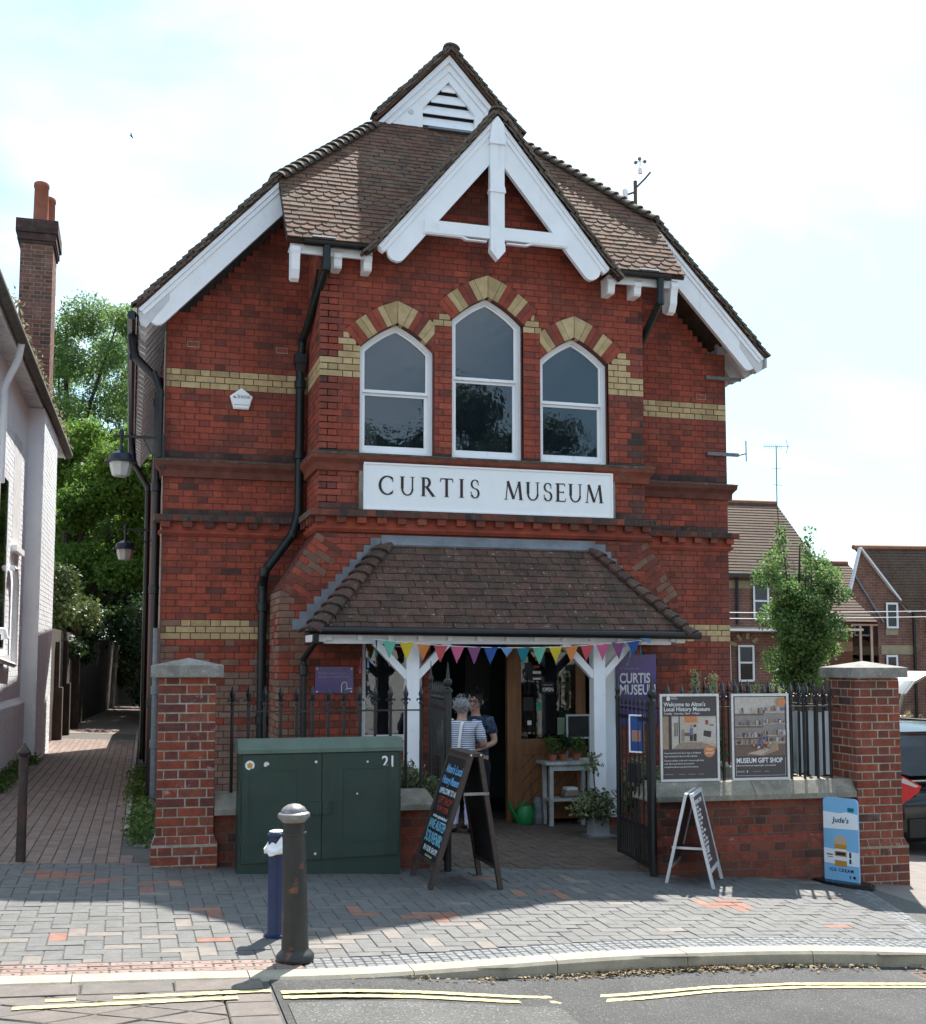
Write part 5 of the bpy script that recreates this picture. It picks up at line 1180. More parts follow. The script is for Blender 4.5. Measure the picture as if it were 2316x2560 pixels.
# framed posters
def txt(body, par, m, size, M, x, z, y=-.0005, sx=1.0, **k):
    p = M @ Vector((x, y, z)); R_ = M.to_3x3() @ RF; return text(body, par, m, size, p, R_, sx=sx, **k)
def patch(M, par, name, items, y):
    mb = MB(M); names = []
    for i, (q, m) in enumerate(items):
        if m not in names: names.append(m)
        mb.add([(a, y - .00012*i, b) for a, b in q], [tuple(range(len(q)))], names.index(m))
    return mb.build(name, names, par)
def R4(x0, x1, z0, z1): return [(x0,z0),(x1,z0),(x1,z1),(x0,z1)]
def disc(cx, cz, r, n=20): return [(cx+r*math.cos(2*math.pi*i/n), cz+r*math.sin(2*math.pi*i/n)) for i in range(n)]
for nm, c in (('pr_cream',(.62,.52,.42)),('pr_tan',(.45,.32,.22)),('pr_brown',(.20,.13,.10)),('pr_orange',(.75,.28,.10)),('pr_wall',(.66,.60,.54)),('pr_dark',(.06,.05,.05)),('pr_blue',(.14,.20,.42)),('pr_grey',(.34,.30,.29)),('pr_mauve',(.30,.23,.26)),('pr_red',(.35,.10,.08)),('pr_floor',(.38,.29,.23))): mat(nm, c, .45, (40,.15), spec=.5)
ang_b = math.atan2(TD.y, TD.x)
ps1 = empty('framed_poster', bw(4.37,-.15,.61), 'framed grey poster reading Welcome to Alton\'s Local History Museum', 'poster')
M1 = board(bw(4.375,-.155,.612), ang_b, .565, .775, .022, ps1, 'alu', 'poster_grey', .022); Y_ = -.0138
rp_ = random.Random(3)
it = [(R4(-.255,.255,.285,.575),'pr_cream'), (R4(-.255,-.20,.285,.575),'pr_tan'), (R4(-.20,-.17,.285,.575),'pr_dark'), ([(-.17,.285),(-.10,.31),(-.10,.575),(-.17,.575)],'pr_wall'), (R4(-.105,-.093,.31,.575),'pr_dark'), ([(-.17,.285),(-.09,.345),(.11,.345),(.255,.30),(.255,.285)],'pr_floor'), (R4(-.05,.07,.52,.575),'pr_orange'), ([(.07,.37),(.24,.33),(.255,.33),(.255,.56),(.09,.56)],'pr_wall'), ([(.13,.40),(.20,.385),(.21,.44),(.135,.45)],'pr_dark'), (R4(.15,.18,.50,.54),'pr_red'), (R4(.19,.23,.49,.50),'pr_dark'), (R4(-.08,-.05,.35,.46),'pr_grey'), (R4(.0,.03,.355,.41),'pr_dark'), (R4(.0,.03,.41,.47),'pr_blue'), (disc(.015,.485,.013),'pr_tan'), (R4(.035,.065,.355,.42),'pr_dark'), (R4(.037,.063,.42,.48),'pr_wall'), (disc(.05,.49,.013),'pr_dark'), (R4(-.05,.0,.40,.43),'pr_brown'), (disc(.185,.265,.055),'pr_orange')]
it += [(R4(-.145+.02*k,-.135+.02*k,.40,.52),'pr_dark') for k in range(2)]
patch(M1, ps1, 'photo_print', it, Y_)
txt("Welcome to Alton's", ps1, 'print_white', .052, M1, -.245, .665, Y_-.003, bold=.0006, sx=.93); txt('Local History Museum', ps1, 'print_white', .052, M1, -.245, .622, Y_-.003, bold=.0006, sx=.93); txt('Tuesday - Saturday, 10am - 4.30pm', ps1, 'print_white', .024, M1, -.245, .593, Y_-.003)
txt('Free\nentry!', ps1, 'print_white', .032, M1, .185, .272, Y_-.0045, align='CENTER')
for k, s_ in enumerate(('A journey from the Stone Age to Medieval', 'Age including the famous Alton Buckle', 'Pottery exhibits, trails and a museum gift shop', 'with Alton and historical souvenirs', 'hampshireculture.org.uk/curtis-museum')): txt(s_, ps1, 'print_white', .020, M1, -.245, .245 - .028*k - (.01 if k > 1 else 0), Y_-.003)
txt('CURTIS\nMUSEUM', ps1, 'print_white', .016, M1, -.175, .742, Y_-.003)
patch(M1, ps1, 'logo', [(R4(-.215,-.185,.715,.738),'print_white'), ([(-.222,.738),(-.178,.738),(-.20,.758)],'print_white')], Y_-.003)
patch(M1, ps1, 'logo', [(R4(-.245,-.16,.06,.067),'pr_grey'),(R4(-.11,-.05,.06,.066),'pr_grey'),(R4(-.02,.05,.06,.066),'pr_grey'),(R4(.08,.13,.06,.066),'pr_grey')], Y_-.003)
ps2 = empty('framed_poster', bw(5.055,-.15,.61), 'framed poster with crowded shop shelves reading MUSEUM GIFT SHOP', 'poster')
M2 = board(bw(5.058,-.155,.610), ang_b, .565, .775, .022, ps2, 'alu', 'poster_grey', .022)
it = [(R4(-.245,.245,.215,.745),'pr_grey'), (R4(-.245,.245,.60,.745),'pr_wall'), (R4(-.245,.245,.215,.32),'pr_brown'), ([(-.14,.235),(.02,.215),(.18,.265),(.17,.34),(.02,.275)],'pr_tan'), ([(-.12,.24),(.01,.225),(.13,.285),(.03,.28)],'pr_cream'), (R4(.06,.115,.685,.735),'pr_cream'),(R4(.066,.109,.69,.73),'pr_wall')]
for z in (.60,.49,.385,.325): it += [(R4(-.245,.03,z-.006,z),'pr_cream'), (R4(.03,.245,z-.012+.02,z-.002+.02),'pr_cream'), (R4(-.245,.03,z-.02,z-.006),'pr_brown')]
for k in range(150):
    z = rp_.choice((.60,.49,.385,.325)); x = rp_.uniform(-.235,.225); w = rp_.uniform(.008,.024); h = rp_.uniform(.015,.05); zz = z + (.02 if x > .03 else 0); it.append((R4(x,x+w,zz,zz+h), rp_.choice(('pr_dark','pr_cream','pr_mauve','pr_blue','pr_wall','pr_grey','pr_tan','pr_wall','pr_mauve','pr_red','pr_brown'))))
for k in range(14): x = rp_.uniform(-.1,.1); z = .285+rp_.uniform(-.015,.04); it.append((R4(x,x+.02,z,z+.02), rp_.choice(('pr_blue','pr_orange','pr_red','pr_cream'))))
it.append((disc(.205,.70,.042),'pr_orange')); patch(M2, ps2, 'photo_print', it, Y_)
txt('MUSEUM GIFT SHOP', ps2, 'print_white', .062, M2, -.238, .155, Y_-.003, bold=.0012, sx=.80); txt('Alton and historical-inspired gifts and souvenirs', ps2, 'print_white', .020, M2, -.238, .125, Y_-.003)
patch(M2, ps2, 'logo', [(R4(-.238,-.16,.07,.085),'pr_grey'),(R4(-.14,-.13,.07,.085),'print_white'),(R4(-.08,-.0,.074,.08),'pr_grey'),(R4(.03,.08,.074,.08),'pr_grey')], Y_-.003)
patch(M2, ps2, 'border_line', [(R4(-.24,.24,.04,.042),'print_white'),(R4(-.242,-.24,.04,.20),'print_white'),(R4(.24,.242,.04,.20),'print_white')], Y_-.003)
# ---------------------------------------------------------------- street furniture
mat('cabinet_green', (.022,.056,.042), .5, (3,.15), dirt=[((.060,.075,.060),4,.52,.72,.5),((.11,.12,.10),30,.66,.74,.5)], streak=((.02,.035,.026),6,.5,.75,.5), spec=.45, bump=(120,.12))
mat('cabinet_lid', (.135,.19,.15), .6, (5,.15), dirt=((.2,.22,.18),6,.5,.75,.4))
cabn = empty('telecom_cabinet', (1.5,-3.2,0), 'wide dark green street cabinet numbered 21 in front of the railings', 'cabinet')
def sbox(mb, x0, x1, y0, y1, z0l, z0r, z1, mi=0):
    mb.add([(x0,y0,z0l),(x1,y0,z0r),(x0,y1,z0l),(x1,y1,z0r),(x0,y0,z1),(x1,y0,z1),(x0,y1,z1),(x1,y1,z1)], [(0,2,3,1),(4,5,7,6),(0,1,5,4),(2,6,7,3),(0,4,6,2),(1,3,7,5)], mi)
CF = -3.375
mb = MB(); sbox(mb, .850, 2.150, CF+.012, -3.14, -.06, -.12, .955); mb.build('body', 'cabinet_green', cabn)
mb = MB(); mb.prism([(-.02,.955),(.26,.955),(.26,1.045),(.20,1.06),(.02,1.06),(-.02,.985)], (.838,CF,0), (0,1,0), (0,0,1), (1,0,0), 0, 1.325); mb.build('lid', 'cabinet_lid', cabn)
for a, b in ((.872,1.497),(1.503,2.128)):
    mb = MB(); zl, zr = (.105+(a-.872)*.018, .105+(b-.872)*.018); mb.add([(a,CF-.008,zl),(b,CF-.008,zr),(b,CF-.008,.945),(a,CF-.008,.945),(a,CF+.012,zl),(b,CF+.012,zr),(b,CF+.012,.945),(a,CF+.012,.945)], [(0,1,2,3),(0,4,5,1),(1,5,6,2),(2,6,7,3),(3,7,4,0)]); dd = mb.build('door', 'cabinet_green', cabn)
    w0, w1 = (a+.06, b-.17) if a < 1 else (a+.17, b-.06)
    mb = MB(); ringmesh(mb, [(w0,.24),(w1,.24),(w1,.84),(w0,.84)], [(w0+.022,.262),(w1-.022,.262),(w1-.022,.818),(w0+.022,.818)], CF-.013, CF-.008); mb.build('pressed_panel', 'cabinet_green', dd)
    c_ = 1.48 if a < 1 else 1.52
    for z in (.93-.05, .16): mb = MB(); mb.tube([(1.452,CF-.008,z),(1.452,CF-.014,z)], .011, 10); mb.build('bolt', 'alu', dd) if a < 1 else None
    hx = (1.385,1.497) if a < 1 else (1.503,1.60)
    mb = MB(); mb.prism([(hx[0],CF-.008),(hx[0],CF-.012),((hx[0]+hx[1])/2,CF-.032),(hx[1],CF-.03),(hx[1],CF-.008)] if a < 1 else [(hx[0],CF-.008),(hx[0],CF-.03),((hx[0]+hx[1])/2,CF-.032),(hx[1],CF-.012),(hx[1],CF-.008)], (0,0,.47), (1,0,0), (0,1,0), (0,0,1), 0, .095); mb.build('handle', 'cabinet_green', dd)
for x, z in ((.868,.75),(.868,.25),(2.132,.75),(2.132,.25)): mb = MB(); mb.lathe([(.009,0),(.009,.07)], (x,CF-.006,z), 8); mb.build('hinge', 'cabinet_green', cabn)
mb = MB(); mb.tube([(1.535,CF-.031,.515),(1.535,CF-.036,.515)], .007, 10); mb.build('keyhole', 'black_iron', cabn)
text('21', cabn, 'print_white', .125, (1.985,CF-.0095,.828), RF, sx=.95, bold=.002)
mb = MB(); mb.tube([(.93,CF-.009,.865),(.93,CF-.0105,.865)], .037, 24); mb.build('waymark_disc', 'print_white', cabn)
mat('way_orange', (.72,.38,.05), .5, None)
mb = MB(); mb.prism([(.912,.845),(.948,.845),(.948,.866),(.958,.866),(.93,.888),(.902,.866),(.912,.866)], (0,CF-.0112,0), *FR, 0, .001); mb.build('waymark_arrow', 'way_orange', cabn)
mb = MB(); mb.prism(disc(1.06,.868,.022,12)[:9], (0,CF-.0092,0), *FR, 0, .001); mb.prism(disc(1.87,.872,.009,8), (0,CF-.0092,0), *FR, 0, .001); mb.prism(disc(1.785,.62,.008,8), (0,CF-.0152,0), *FR, 0, .001); mb.build('paint_chips', 'alu', cabn, kind='stuff')
# bollards
mat('bollard_iron', (.028,.029,.029), .42, (9,.3), dirt=[((.24,.085,.042),5.5,.59,.63,.9),((.05,.045,.02),5,.52,.7,.6)], spec=.5, bump=(60,.2))
mat('bollard_worn', (.24,.23,.225), .4, (20,.3), dirt=((.10,.08,.075),14,.5,.7,.6), metal=.3)
gb_ = G(.945,-5.95); bo = empty('cast_iron_bollard', (.945,-5.95,gb_), 'stout black cast iron bollard with rust patches and domed top near the kerb', 'bollard')
Mt = Matrix.Translation((.945,-5.95,gb_)) @ Matrix.Rotation(rad(-1.2), 4, 'Y')
mb = MB(Mt.copy()); mb.lathe([(.105,0),(.108,.012),(.108,.03),(.098,.045),(.086,.055),(.078,.065)], (0,0,0), 28); mb.build('base_ring', 'bollard_iron', bo, smooth=True)
mb = MB(Mt.copy()); mb.lathe([(.078,.06),(.071,.35),(.066,.68),(.066,.70),(.070,.703),(.072,.71),(.070,.717),(.065,.72),(.062,.76),(.066,.775)], (0,0,0), 28); mb.build('shaft', 'bollard_iron', bo, smooth=True)
mb = MB(Mt.copy()); mb.lathe([(.062,.772),(.078,.79),(.090,.80),(.093,.812),(.090,.824),(.074,.834),(.074,.840),(.060,.858),(.035,.873),(.005,.879)], (0,0,0), 28); mb.build('domed_top', 'bollard_worn', bo, smooth=True)
mat('blue_post', (.010,.028,.105), .4, (12,.2), spec=.5); mat('torn_white', (.80,.80,.80), .7, (12,.1))
g2_ = G(.92,-5.37); bb = empty('blue_post', (.905,-5.37,g2_), 'blue post with torn white top half hidden behind the black bollard', 'post')
mb = MB(); mb.lathe([(.075,0),(.075,.015),(.055,.02),(.052,.03),(.052,.50),(.050,.56),(.048,.60),(.058,.605),(.060,.615),(.055,.625),(.046,.63)], (.905,-5.37,g2_), 20); mb.build('shaft', 'blue_post', bb, smooth=True)
mb = MB(); K = 22; vs_ = []; 
for i in range(K):
    a = 2*math.pi*i/K; r_ = .082+.012*math.sin(3*a+1); vs_ += [(.905+.054*math.cos(a),-5.37+.054*math.sin(a),g2_+.565+.01*math.sin(5*a)), (.905+r_*math.cos(a),-5.37+r_*math.sin(a),g2_+.535+.012*math.sin(4*a)), (.905+(r_-.004)*math.cos(a),-5.37+(r_-.004)*math.sin(a),g2_+.505+.012*math.sin(4*a+1)), (.905+.052*math.cos(a),-5.37+.052*math.sin(a),g2_+.50)]
fs = []
for i in range(K):
    j = (i+1) % K
    for q in range(3): fs.append((i*4+q, i*4+q+1, j*4+q+1, j*4+q))
mb.add(vs_, fs); mb.build('torn_collar', 'torn_white', bb, smooth=True)
mb = MB(); mb.lathe([(.046,0),(.048,.006),(.03,.012),(.002,.014)], (.905,-5.37,g2_+.63), 14); mb.build('cap', 'torn_white', bb, smooth=True)
mb = MB(); mb.prism([(-.035,.555),(.03,.56),(.005,.61)], (.92,-5.424,g2_), (1,0,0), (0,0,1), (0,-1,0), 0, .002); mb.build('sticker', 'torn_white', bb)
mat('rust_iron', (.055,.032,.026), .6, (14,.35), dirt=((.15,.06,.04),8,.5,.7,.6))
ga = G(-.79,-2.75); ab_ = empty('slim_bollard', (-.79,-2.75,ga), 'slim rusty bollard with octagonal finial at the alley mouth', 'bollard')
mb = MB(); mb.lathe([(.040,0),(.038,.06),(.035,.78),(.033,.80)], (-.79,-2.75,ga), 12); mb.build('shaft', 'rust_iron', ab_, smooth=True)
mb = MB(); mb.lathe([(.033,.795),(.038,.80),(.038,.815),(.030,.82),(.048,.845),(.052,.85),(.052,.86),(.02,.905),(.004,.93)], (-.79,-2.75,ga), 8); mb.build('finial', 'rust_iron', ab_)
# chalkboard A-frame, hinge along Y
mat('chalk_frame', (.075,.050,.042), .6, (14,.3), spec=.4); mat('chalkboard', (.012,.014,.015), .6, (3,.3), dirt=((.05,.055,.06),3,.5,.75,.4)); mat('chalk_blue', (.16,.42,.72), .8, (90,.25)); mat('chalk_white', (.62,.66,.68), .8, (90,.25)); mat('chalk_red', (.42,.055,.035), .8, (90,.25)); mat('chalk_cyan', (.20,.50,.66), .8, (90,.25)); mat('chalk_cream', (.55,.55,.35), .8, (90,.25))
cbd = empty('chalkboard_sign', (2.51,-3.7,-.06), 'black chalkboard A-frame with coloured handwriting in the gateway', 'A-board')
YN, YF = -4.0, -3.39; XT = 2.60; ZT = .955
def leaf(xb, xt, par, nm, face):
    zb = G(xb,-3.7); d = Vector((xt-xb,0,ZT-zb)); Ln = d.length; d.normalize(); u_ = Vector((0,-1,0)) if face < 0 else Vector((0,1,0)); n_ = u_.cross(d); o_ = Vector((xb,-3.70,zb))
    M = Matrix((u_, d, n_)).transposed().to_4x4(); M.translation = o_
    w = .305
    p = empty(nm, o_, parent=par)
    for x in (-w+.024, w-.024): mb = MB(M); mb.box(x-.024,x+.024,0,Ln,-.018,.018); mb.build('leg', 'chalk_frame', p)
    mb = MB(M); mb.box(-w+.048,w-.048,Ln-.05,Ln,-.016,.016); mb.build('rail', 'chalk_frame', p); mb = MB(M); mb.box(-w+.048,w-.048,.155,.185,-.016,.016); mb.build('rail', 'chalk_frame' , p)
    mb = MB(M); mb.box(-w+.048,w-.048,.185,Ln-.05,-.006,.008); mb.build('panel', 'chalkboard', p)
    return M, p, Ln
Ml, pl_, Ln = leaf(2.24, XT-.035, cbd, 'front_leaf', -1); leaf(2.80, XT+.035, cbd, 'rear_leaf', 1)
RI = Matrix.Identity(3)
def chalk(s_, m, size, y, sx=1.0, sh=.1, b=.0012, x=0.0): return text(s_, pl_, m, size, Ml @ Vector((x,y,.0092)), Ml.to_3x3(), align='CENTER', sx=sx, shear=sh, bold=b)
chalk("Alton's Local", 'chalk_blue', .098, .870, .9); chalk('History Museum', 'chalk_blue', .090, .780, .82); chalk('WELCOME TO ALL', 'chalk_white', .062, .700, .9, 0, x=.035); chalk('GIFT SHOP', 'chalk_red', .080, .620, 1.0); chalk('NOW OPEN', 'chalk_red', .060, .560, 1.0); chalk('we have a great selection of', 'chalk_white', .036, .505); chalk('JANE AUSTEN', 'chalk_cyan', .105, .415, .78); chalk('SOUVENIRS', 'chalk_cyan', .125, .305, .78); chalk('IN OUR SHOP!', 'chalk_white', .062, .235); chalk('local crafts & cards', 'chalk_cream', .026, .198)
mb = MB(Ml.copy()); mb.prism(R4(-.235,-.19,.695,.74), (0,0,.0088), (1,0,0), (0,1,0), (0,0,1), 0, .001); mb.build('drawn_book', 'chalk_blue', pl_)
mb = MB(); mb.bar((2.50,-4.012,.66),(2.70,-4.012,.66),.008,.022); mb.build('stay_bar', 'bollard_worn', cbd)
mb = MB(); mb.box(XT-.06,XT+.06,YN,YF,ZT-.015,ZT+.012); mb.build('hinge_cap', 'chalk_frame', cbd)
for x in (XT-.04, XT+.04): mb = MB(); mb.tube([(x,YN-.001,ZT-.0),(x,YN-.006,ZT-.0)], .008, 8); mb.build('bolt', 'alu', cbd)
# white aluminium A-board
wa = empty('snap_frame_sign', (4.68,-3.56,-.18), 'silver snap frame A-board with opening notices in front of the right wall', 'A-board')
dB = Vector((.58,.81,0)).normalized(); nB = Vector((.81,-.58,0)).normalized(); cT = Vector((4.665,-3.575,.575))
def leaf2(side, nm):
    half_ = .19; base = Vector((4.665,-3.575,0)) + nB*side*.195; zb = G(base.x, base.y); bt = Vector((base.x,base.y,zb)); tp = cT + nB*side*.02; up_ = (tp-bt); Ln = up_.length; up_.normalize(); u_ = dB if side > 0 else -dB; n_ = u_.cross(up_)
    M = Matrix((u_, up_, n_)).transposed().to_4x4(); M.translation = bt; p = empty(nm, bt, parent=wa)
    for x in (-.26,.26): mb = MB(M); mb.box(x-.016 if x<0 else x-.016, x+.016, 0, Ln, -.012, .012); mb.build('leg', 'alu', p)
    mb = MB(M); mb.box(-.244,.244,Ln-.03,Ln,-.012,.014); mb.box(-.244,.244,.13,.16,-.012,.014); mb.build('rail', 'alu', p)
    mb = MB(M); mb.box(-.244,.244,.16,Ln-.03,-.002,.006); mb.build('panel', 'poster_grey', p); return M, p, Ln
Mr, pr_, L2 = leaf2(1, 'front_leaf'); leaf2(-1, 'rear_leaf')
for k in range(16): text(['OPENING TIMES','Tuesday','10am - 4.30pm','Wednesday','10am - 4.30pm','Thursday','Friday','10am - 4.30pm','Saturday','10am - 4.30pm','Closed Sunday','and Monday','Free entry','Gift shop','All welcome',''][k] or ' ', pr_, 'print_white', .036 if k else .05, Mr @ Vector((-.20,L2-.10-k*.034,.0068)), Mr.to_3x3())
mb = MB(); a = Vector((4.665,-3.575,.12)); mb.bar(a-nB*.155-dB*.2, a+nB*.155-dB*.2, .01, .02); mb.build('stay_bar', 'alu', wa)
# ice cream pavement sign
mat('ice_blue', (.22,.48,.74), .35, (2,.08), spec=.5); mat('ice_white', (.78,.82,.86), .35, None); mat('navy_print', (.02,.03,.06), .5, None); mat('ice_cream', (.72,.55,.36), .6, (30,.15)); mat('tub_orange', (.70,.34,.05), .5, None)
ic = empty('ice_cream_sign', (6.09,-3.6,-.28), 'tall pale blue ice cream sign on a black base by the right pillar', 'sign')
ua = Vector((.16,-.30,0)).normalized(); ia = math.atan2(ua.y, ua.x); Mi = FRM((6.085,-3.60,-.265), ia)
hw, hh = .165, .735; q = [(-hw,0),(hw,0)] + [(hw-.04+.04*math.cos(t), hh-.04+.04*math.sin(t)) for t in (0,.4,.8,1.2,1.57)] + [(-hw+.04+.04*math.cos(t), hh-.04+.04*math.sin(t)) for t in (1.57,2,2.4,2.8,3.14)]
mb = MB(Mi.copy()); mb.prism(q, (0,0,0), (1,0,0), (0,0,1), (0,-1,0), -.018, 0); mb.build('panel', 'ice_blue', ic)
patch(Mi, ic, 'print', [([(-hw,.46),(hw,.47),(hw,.60),(.06,.615),(-.02,.60),(-hw,.61)],'ice_white'), ([(-hw,.16),(hw,.15),(hw,.27),(-hw,.29)],'ice_white'), (disc(-.005,.345,.062,18)[0:10],'ice_cream'), (R4(-.067,.057,.32,.348),'ice_cream'), (R4(-.062,.052,.14,.33),'tub_orange'), (R4(-.062,.052,.19,.225),'ice_white'), (R4(-.062,.052,.27,.29),'ice_white'), (R4(-.05,.04,.235,.262),'navy_print'), (R4(.075,.095,.22,.27),'navy_print'), (R4(.075,.095,.17,.21),'navy_print'), (R4(-.14,-.08,.23,.24),'navy_print'), (R4(-.13,-.08,.21,.218),'paper_pink'), (R4(.07,.13,.62,.655),'flag_teal'), (disc(.12,.055,.014,14),'navy_print'), (R4(.075,.085,.04,.07),'navy_print')], -.0012)
txt("Jude's", ic, 'navy_print', .066, Mi, -.075, .52, -.003, shear=.15, bold=.001); txt('ICE CREAM', ic, 'navy_print', .038, Mi, 0, .095, -.003, align='CENTER', space=1.25, bold=.0008)
mb = MB(Mi.copy()); q = [(.30*math.cos(t), .15*math.sin(t)) for t in lin(0, 2*math.pi, 29)[:-1]]; mb.prism(q, (0,0,-.02), (1,0,0), (0,1,0), (0,0,1), 0, .025); mb.prism([(a*.9,b*.85) for a,b in q], (0,0,-.02), (1,0,0), (0,1,0), (0,0,1), .025, .035); mb.build('base', 'black_gutter', ic, smooth=True)
# display table in the porch
mat('old_white', (.42,.43,.42), .75, (9,.2), dirt=((.14,.13,.11),8,.5,.7,.6))
tb_ = empty('display_table', (4.84,-.12,-.17), 'small weathered white table in the porch holding pot plants', 'table')
tx0, tx1, ty0, ty1, tz = 4.56, 5.13, -.27, .03, .54
for x in (tx0+.05, tx1-.05):
    for y in (ty0+.04, ty1-.04): mb = MB(); mb.box(x-.022,x+.022,y-.022,y+.022,G(x,y),tz-.03); mb.build('leg', 'old_white', tb_)
mb = MB(); mb.box(tx0-.03,tx1+.03,ty0-.02,ty1+.02,tz-.03,tz); mb.build('tabletop', 'old_white', tb_); mb = MB(); mb.box(tx0+.05,tx1-.05,ty0+.02,ty0+.035,tz-.10,tz-.03); mb.build('apron', 'old_white', tb_); mb = MB(); mb.box(tx0+.03,tx1-.03,ty0+.02,ty1-.02,.10,.125); mb.build('shelf', 'old_white', tb_)
sb_ = empty('chalk_slate', (5.02,-.02,.54), 'framed dark slate leaning behind the pot plants on the table', 'slate'); mb = MB(); mb.box(4.90,5.16,-.02,-.005,.80,1.04); mb.build('panel', 'chalkboard', sb_); mb = MB(); ringmesh(mb, [(4.88,.54),(5.18,.54),(5.18,1.06),(4.88,1.06)], [(4.90,.56),(5.16,.56),(5.16,1.04),(4.90,1.04)], -.025, .0); mb.box(4.90,5.16,-.02,0,.78,.80); mb.build('frame', 'old_white', sb_)
bk = empty('stack_of_books', (4.88,-.12,.125), 'small stack of papers and books on the table shelf', 'books')
for k in range(4): mb = MB(); mb.box(4.78+.01*k,4.98-.012*k,-.2,-.06,.126+.03*k,.153+.03*k); mb.build('book', ['pr_brown','pr_grey','pr_tan','paper_white'][k], bk)
mat('can_green', (.02,.26,.07), .4, (6,.15), spec=.5)
wc = empty('watering_can', (4.34,-.08,-.16), 'green plastic watering can on the floor by the door', 'watering can'); zc = G(4.34,-.08)
mb = MB(); mb.lathe([(.10,0),(.112,.02),(.105,.15),(.08,.20),(.055,.21)], (4.34,-.08,zc), 18); mb.build('body', 'can_green', wc, smooth=True); mb = MB(); mb.tube([(4.25,-.1,zc+.06),(4.16,-.13,zc+.18),(4.13,-.14,zc+.26)], [.03,.02,.018], 8); mb.build('spout', 'can_green', wc, smooth=True); mb = MB(); mb.tube([(4.42,-.06,zc+.05),(4.49,-.05,zc+.12),(4.46,-.06,zc+.22),(4.36,-.08,zc+.27),(4.29,-.09,zc+.2)], .012, 8); mb.build('handle', 'can_green', wc, smooth=True)
gb2 = empty('grey_bag', (4.52,.0,-.17), 'grey crumpled bag standing beside the watering can', 'bag'); mb = MB(); mb.lathe([(.075,0),(.08,.06),(.06,.22),(.035,.30)], (4.53,.0,G(4.53,0)), 9); mb.build('sack', 'grey_pipe', gb2)
# ---------------------------------------------------------------- people
mat('skin', (.46,.26,.19), .6, (8,.06)); mat('hair_white', (.40,.39,.385), .85, (70,.5), bump=(90,1,.01), streak=((.16,.155,.15),60,.45,.7,.7)); mat('hair_dark', (.02,.014,.012), .6, (60,.3)); mat('trouser_lilac', (.50,.49,.68), .85, (8,.1)); mat('shoe_dark', (.02,.02,.022), .6, None); mat('blue_top', (.03,.05,.09), .85, (20,.3), dirt=((.12,.20,.30),24,.55,.62,.7)); mat('strap_white', (.75,.75,.72), .8, None); mat('trouser_dark', (.015,.016,.02), .9, None)
m = mat('stripe_tee', (.62,.64,.72), .85, (8,.06)); N = m.node_tree.nodes; g_ = N.new('ShaderNodeNewGeometry'); sx_ = N.new('ShaderNodeSeparateXYZ'); ml_ = N.new('ShaderNodeMath'); ml_.operation = 'MULTIPLY'; ml_.inputs[1].default_value = 2*math.pi/.022; sn_ = N.new('ShaderNodeMath'); sn_.operation = 'SINE'; gt_ = N.new('ShaderNodeMath'); gt_.operation = 'GREATER_THAN'; gt_.inputs[1].default_value = .35; mc_ = N.new('ShaderNodeMixRGB'); mc_.inputs[2].default_value = (.06,.075,.16,1)
lk = m.node_tree.links.new; b_ = N['Principled BSDF']; src = b_.inputs['Base Color'].links[0].from_socket; lk(g_.outputs['Position'], sx_.inputs[0]); lk(sx_.outputs[2], ml_.inputs[0]); lk(ml_.outputs[0], sn_.inputs[0]); lk(sn_.outputs[0], gt_.inputs[0]); lk(gt_.outputs[0], mc_.inputs[0]); lk(src, mc_.inputs[1]); lk(mc_.outputs[0], b_.inputs['Base Color'])
def skin(name, pts, edges, m, par, M, sub=2, root=0):
    me = bpy.data.meshes.new(name); me.from_pydata([p[0] for p in pts], edges, []); o = bpy.data.objects.new(name, me); me.materials.append(MT[m]); link(o, par, M)
    md = o.modifiers.new('skin', 'SKIN'); md.use_smooth_shade = True
    lay = me.skin_vertices[0] if me.skin_vertices else None
    if lay is None: 
        me.attributes
    for i, p in enumerate(pts):
        r_ = p[1]; lay.data[i].radius = r_ if isinstance(r_, tuple) else (r_, r_); lay.data[i].use_root = (i == root)
    s_ = o.modifiers.new('sub', 'SUBSURF'); s_.levels = sub; s_.render_levels = sub
    if name in ('top', 'trousers'):
        s_.levels = s_.render_levels = 3; tx = bpy.data.textures.get('folds') or bpy.data.textures.new('folds', 'CLOUDS'); tx.noise_scale = .11; dm = o.modifiers.new('folds', 'DISPLACE'); dm.texture = tx; dm.strength = .035; dm.mid_level = .5
    return o
TUFT = []
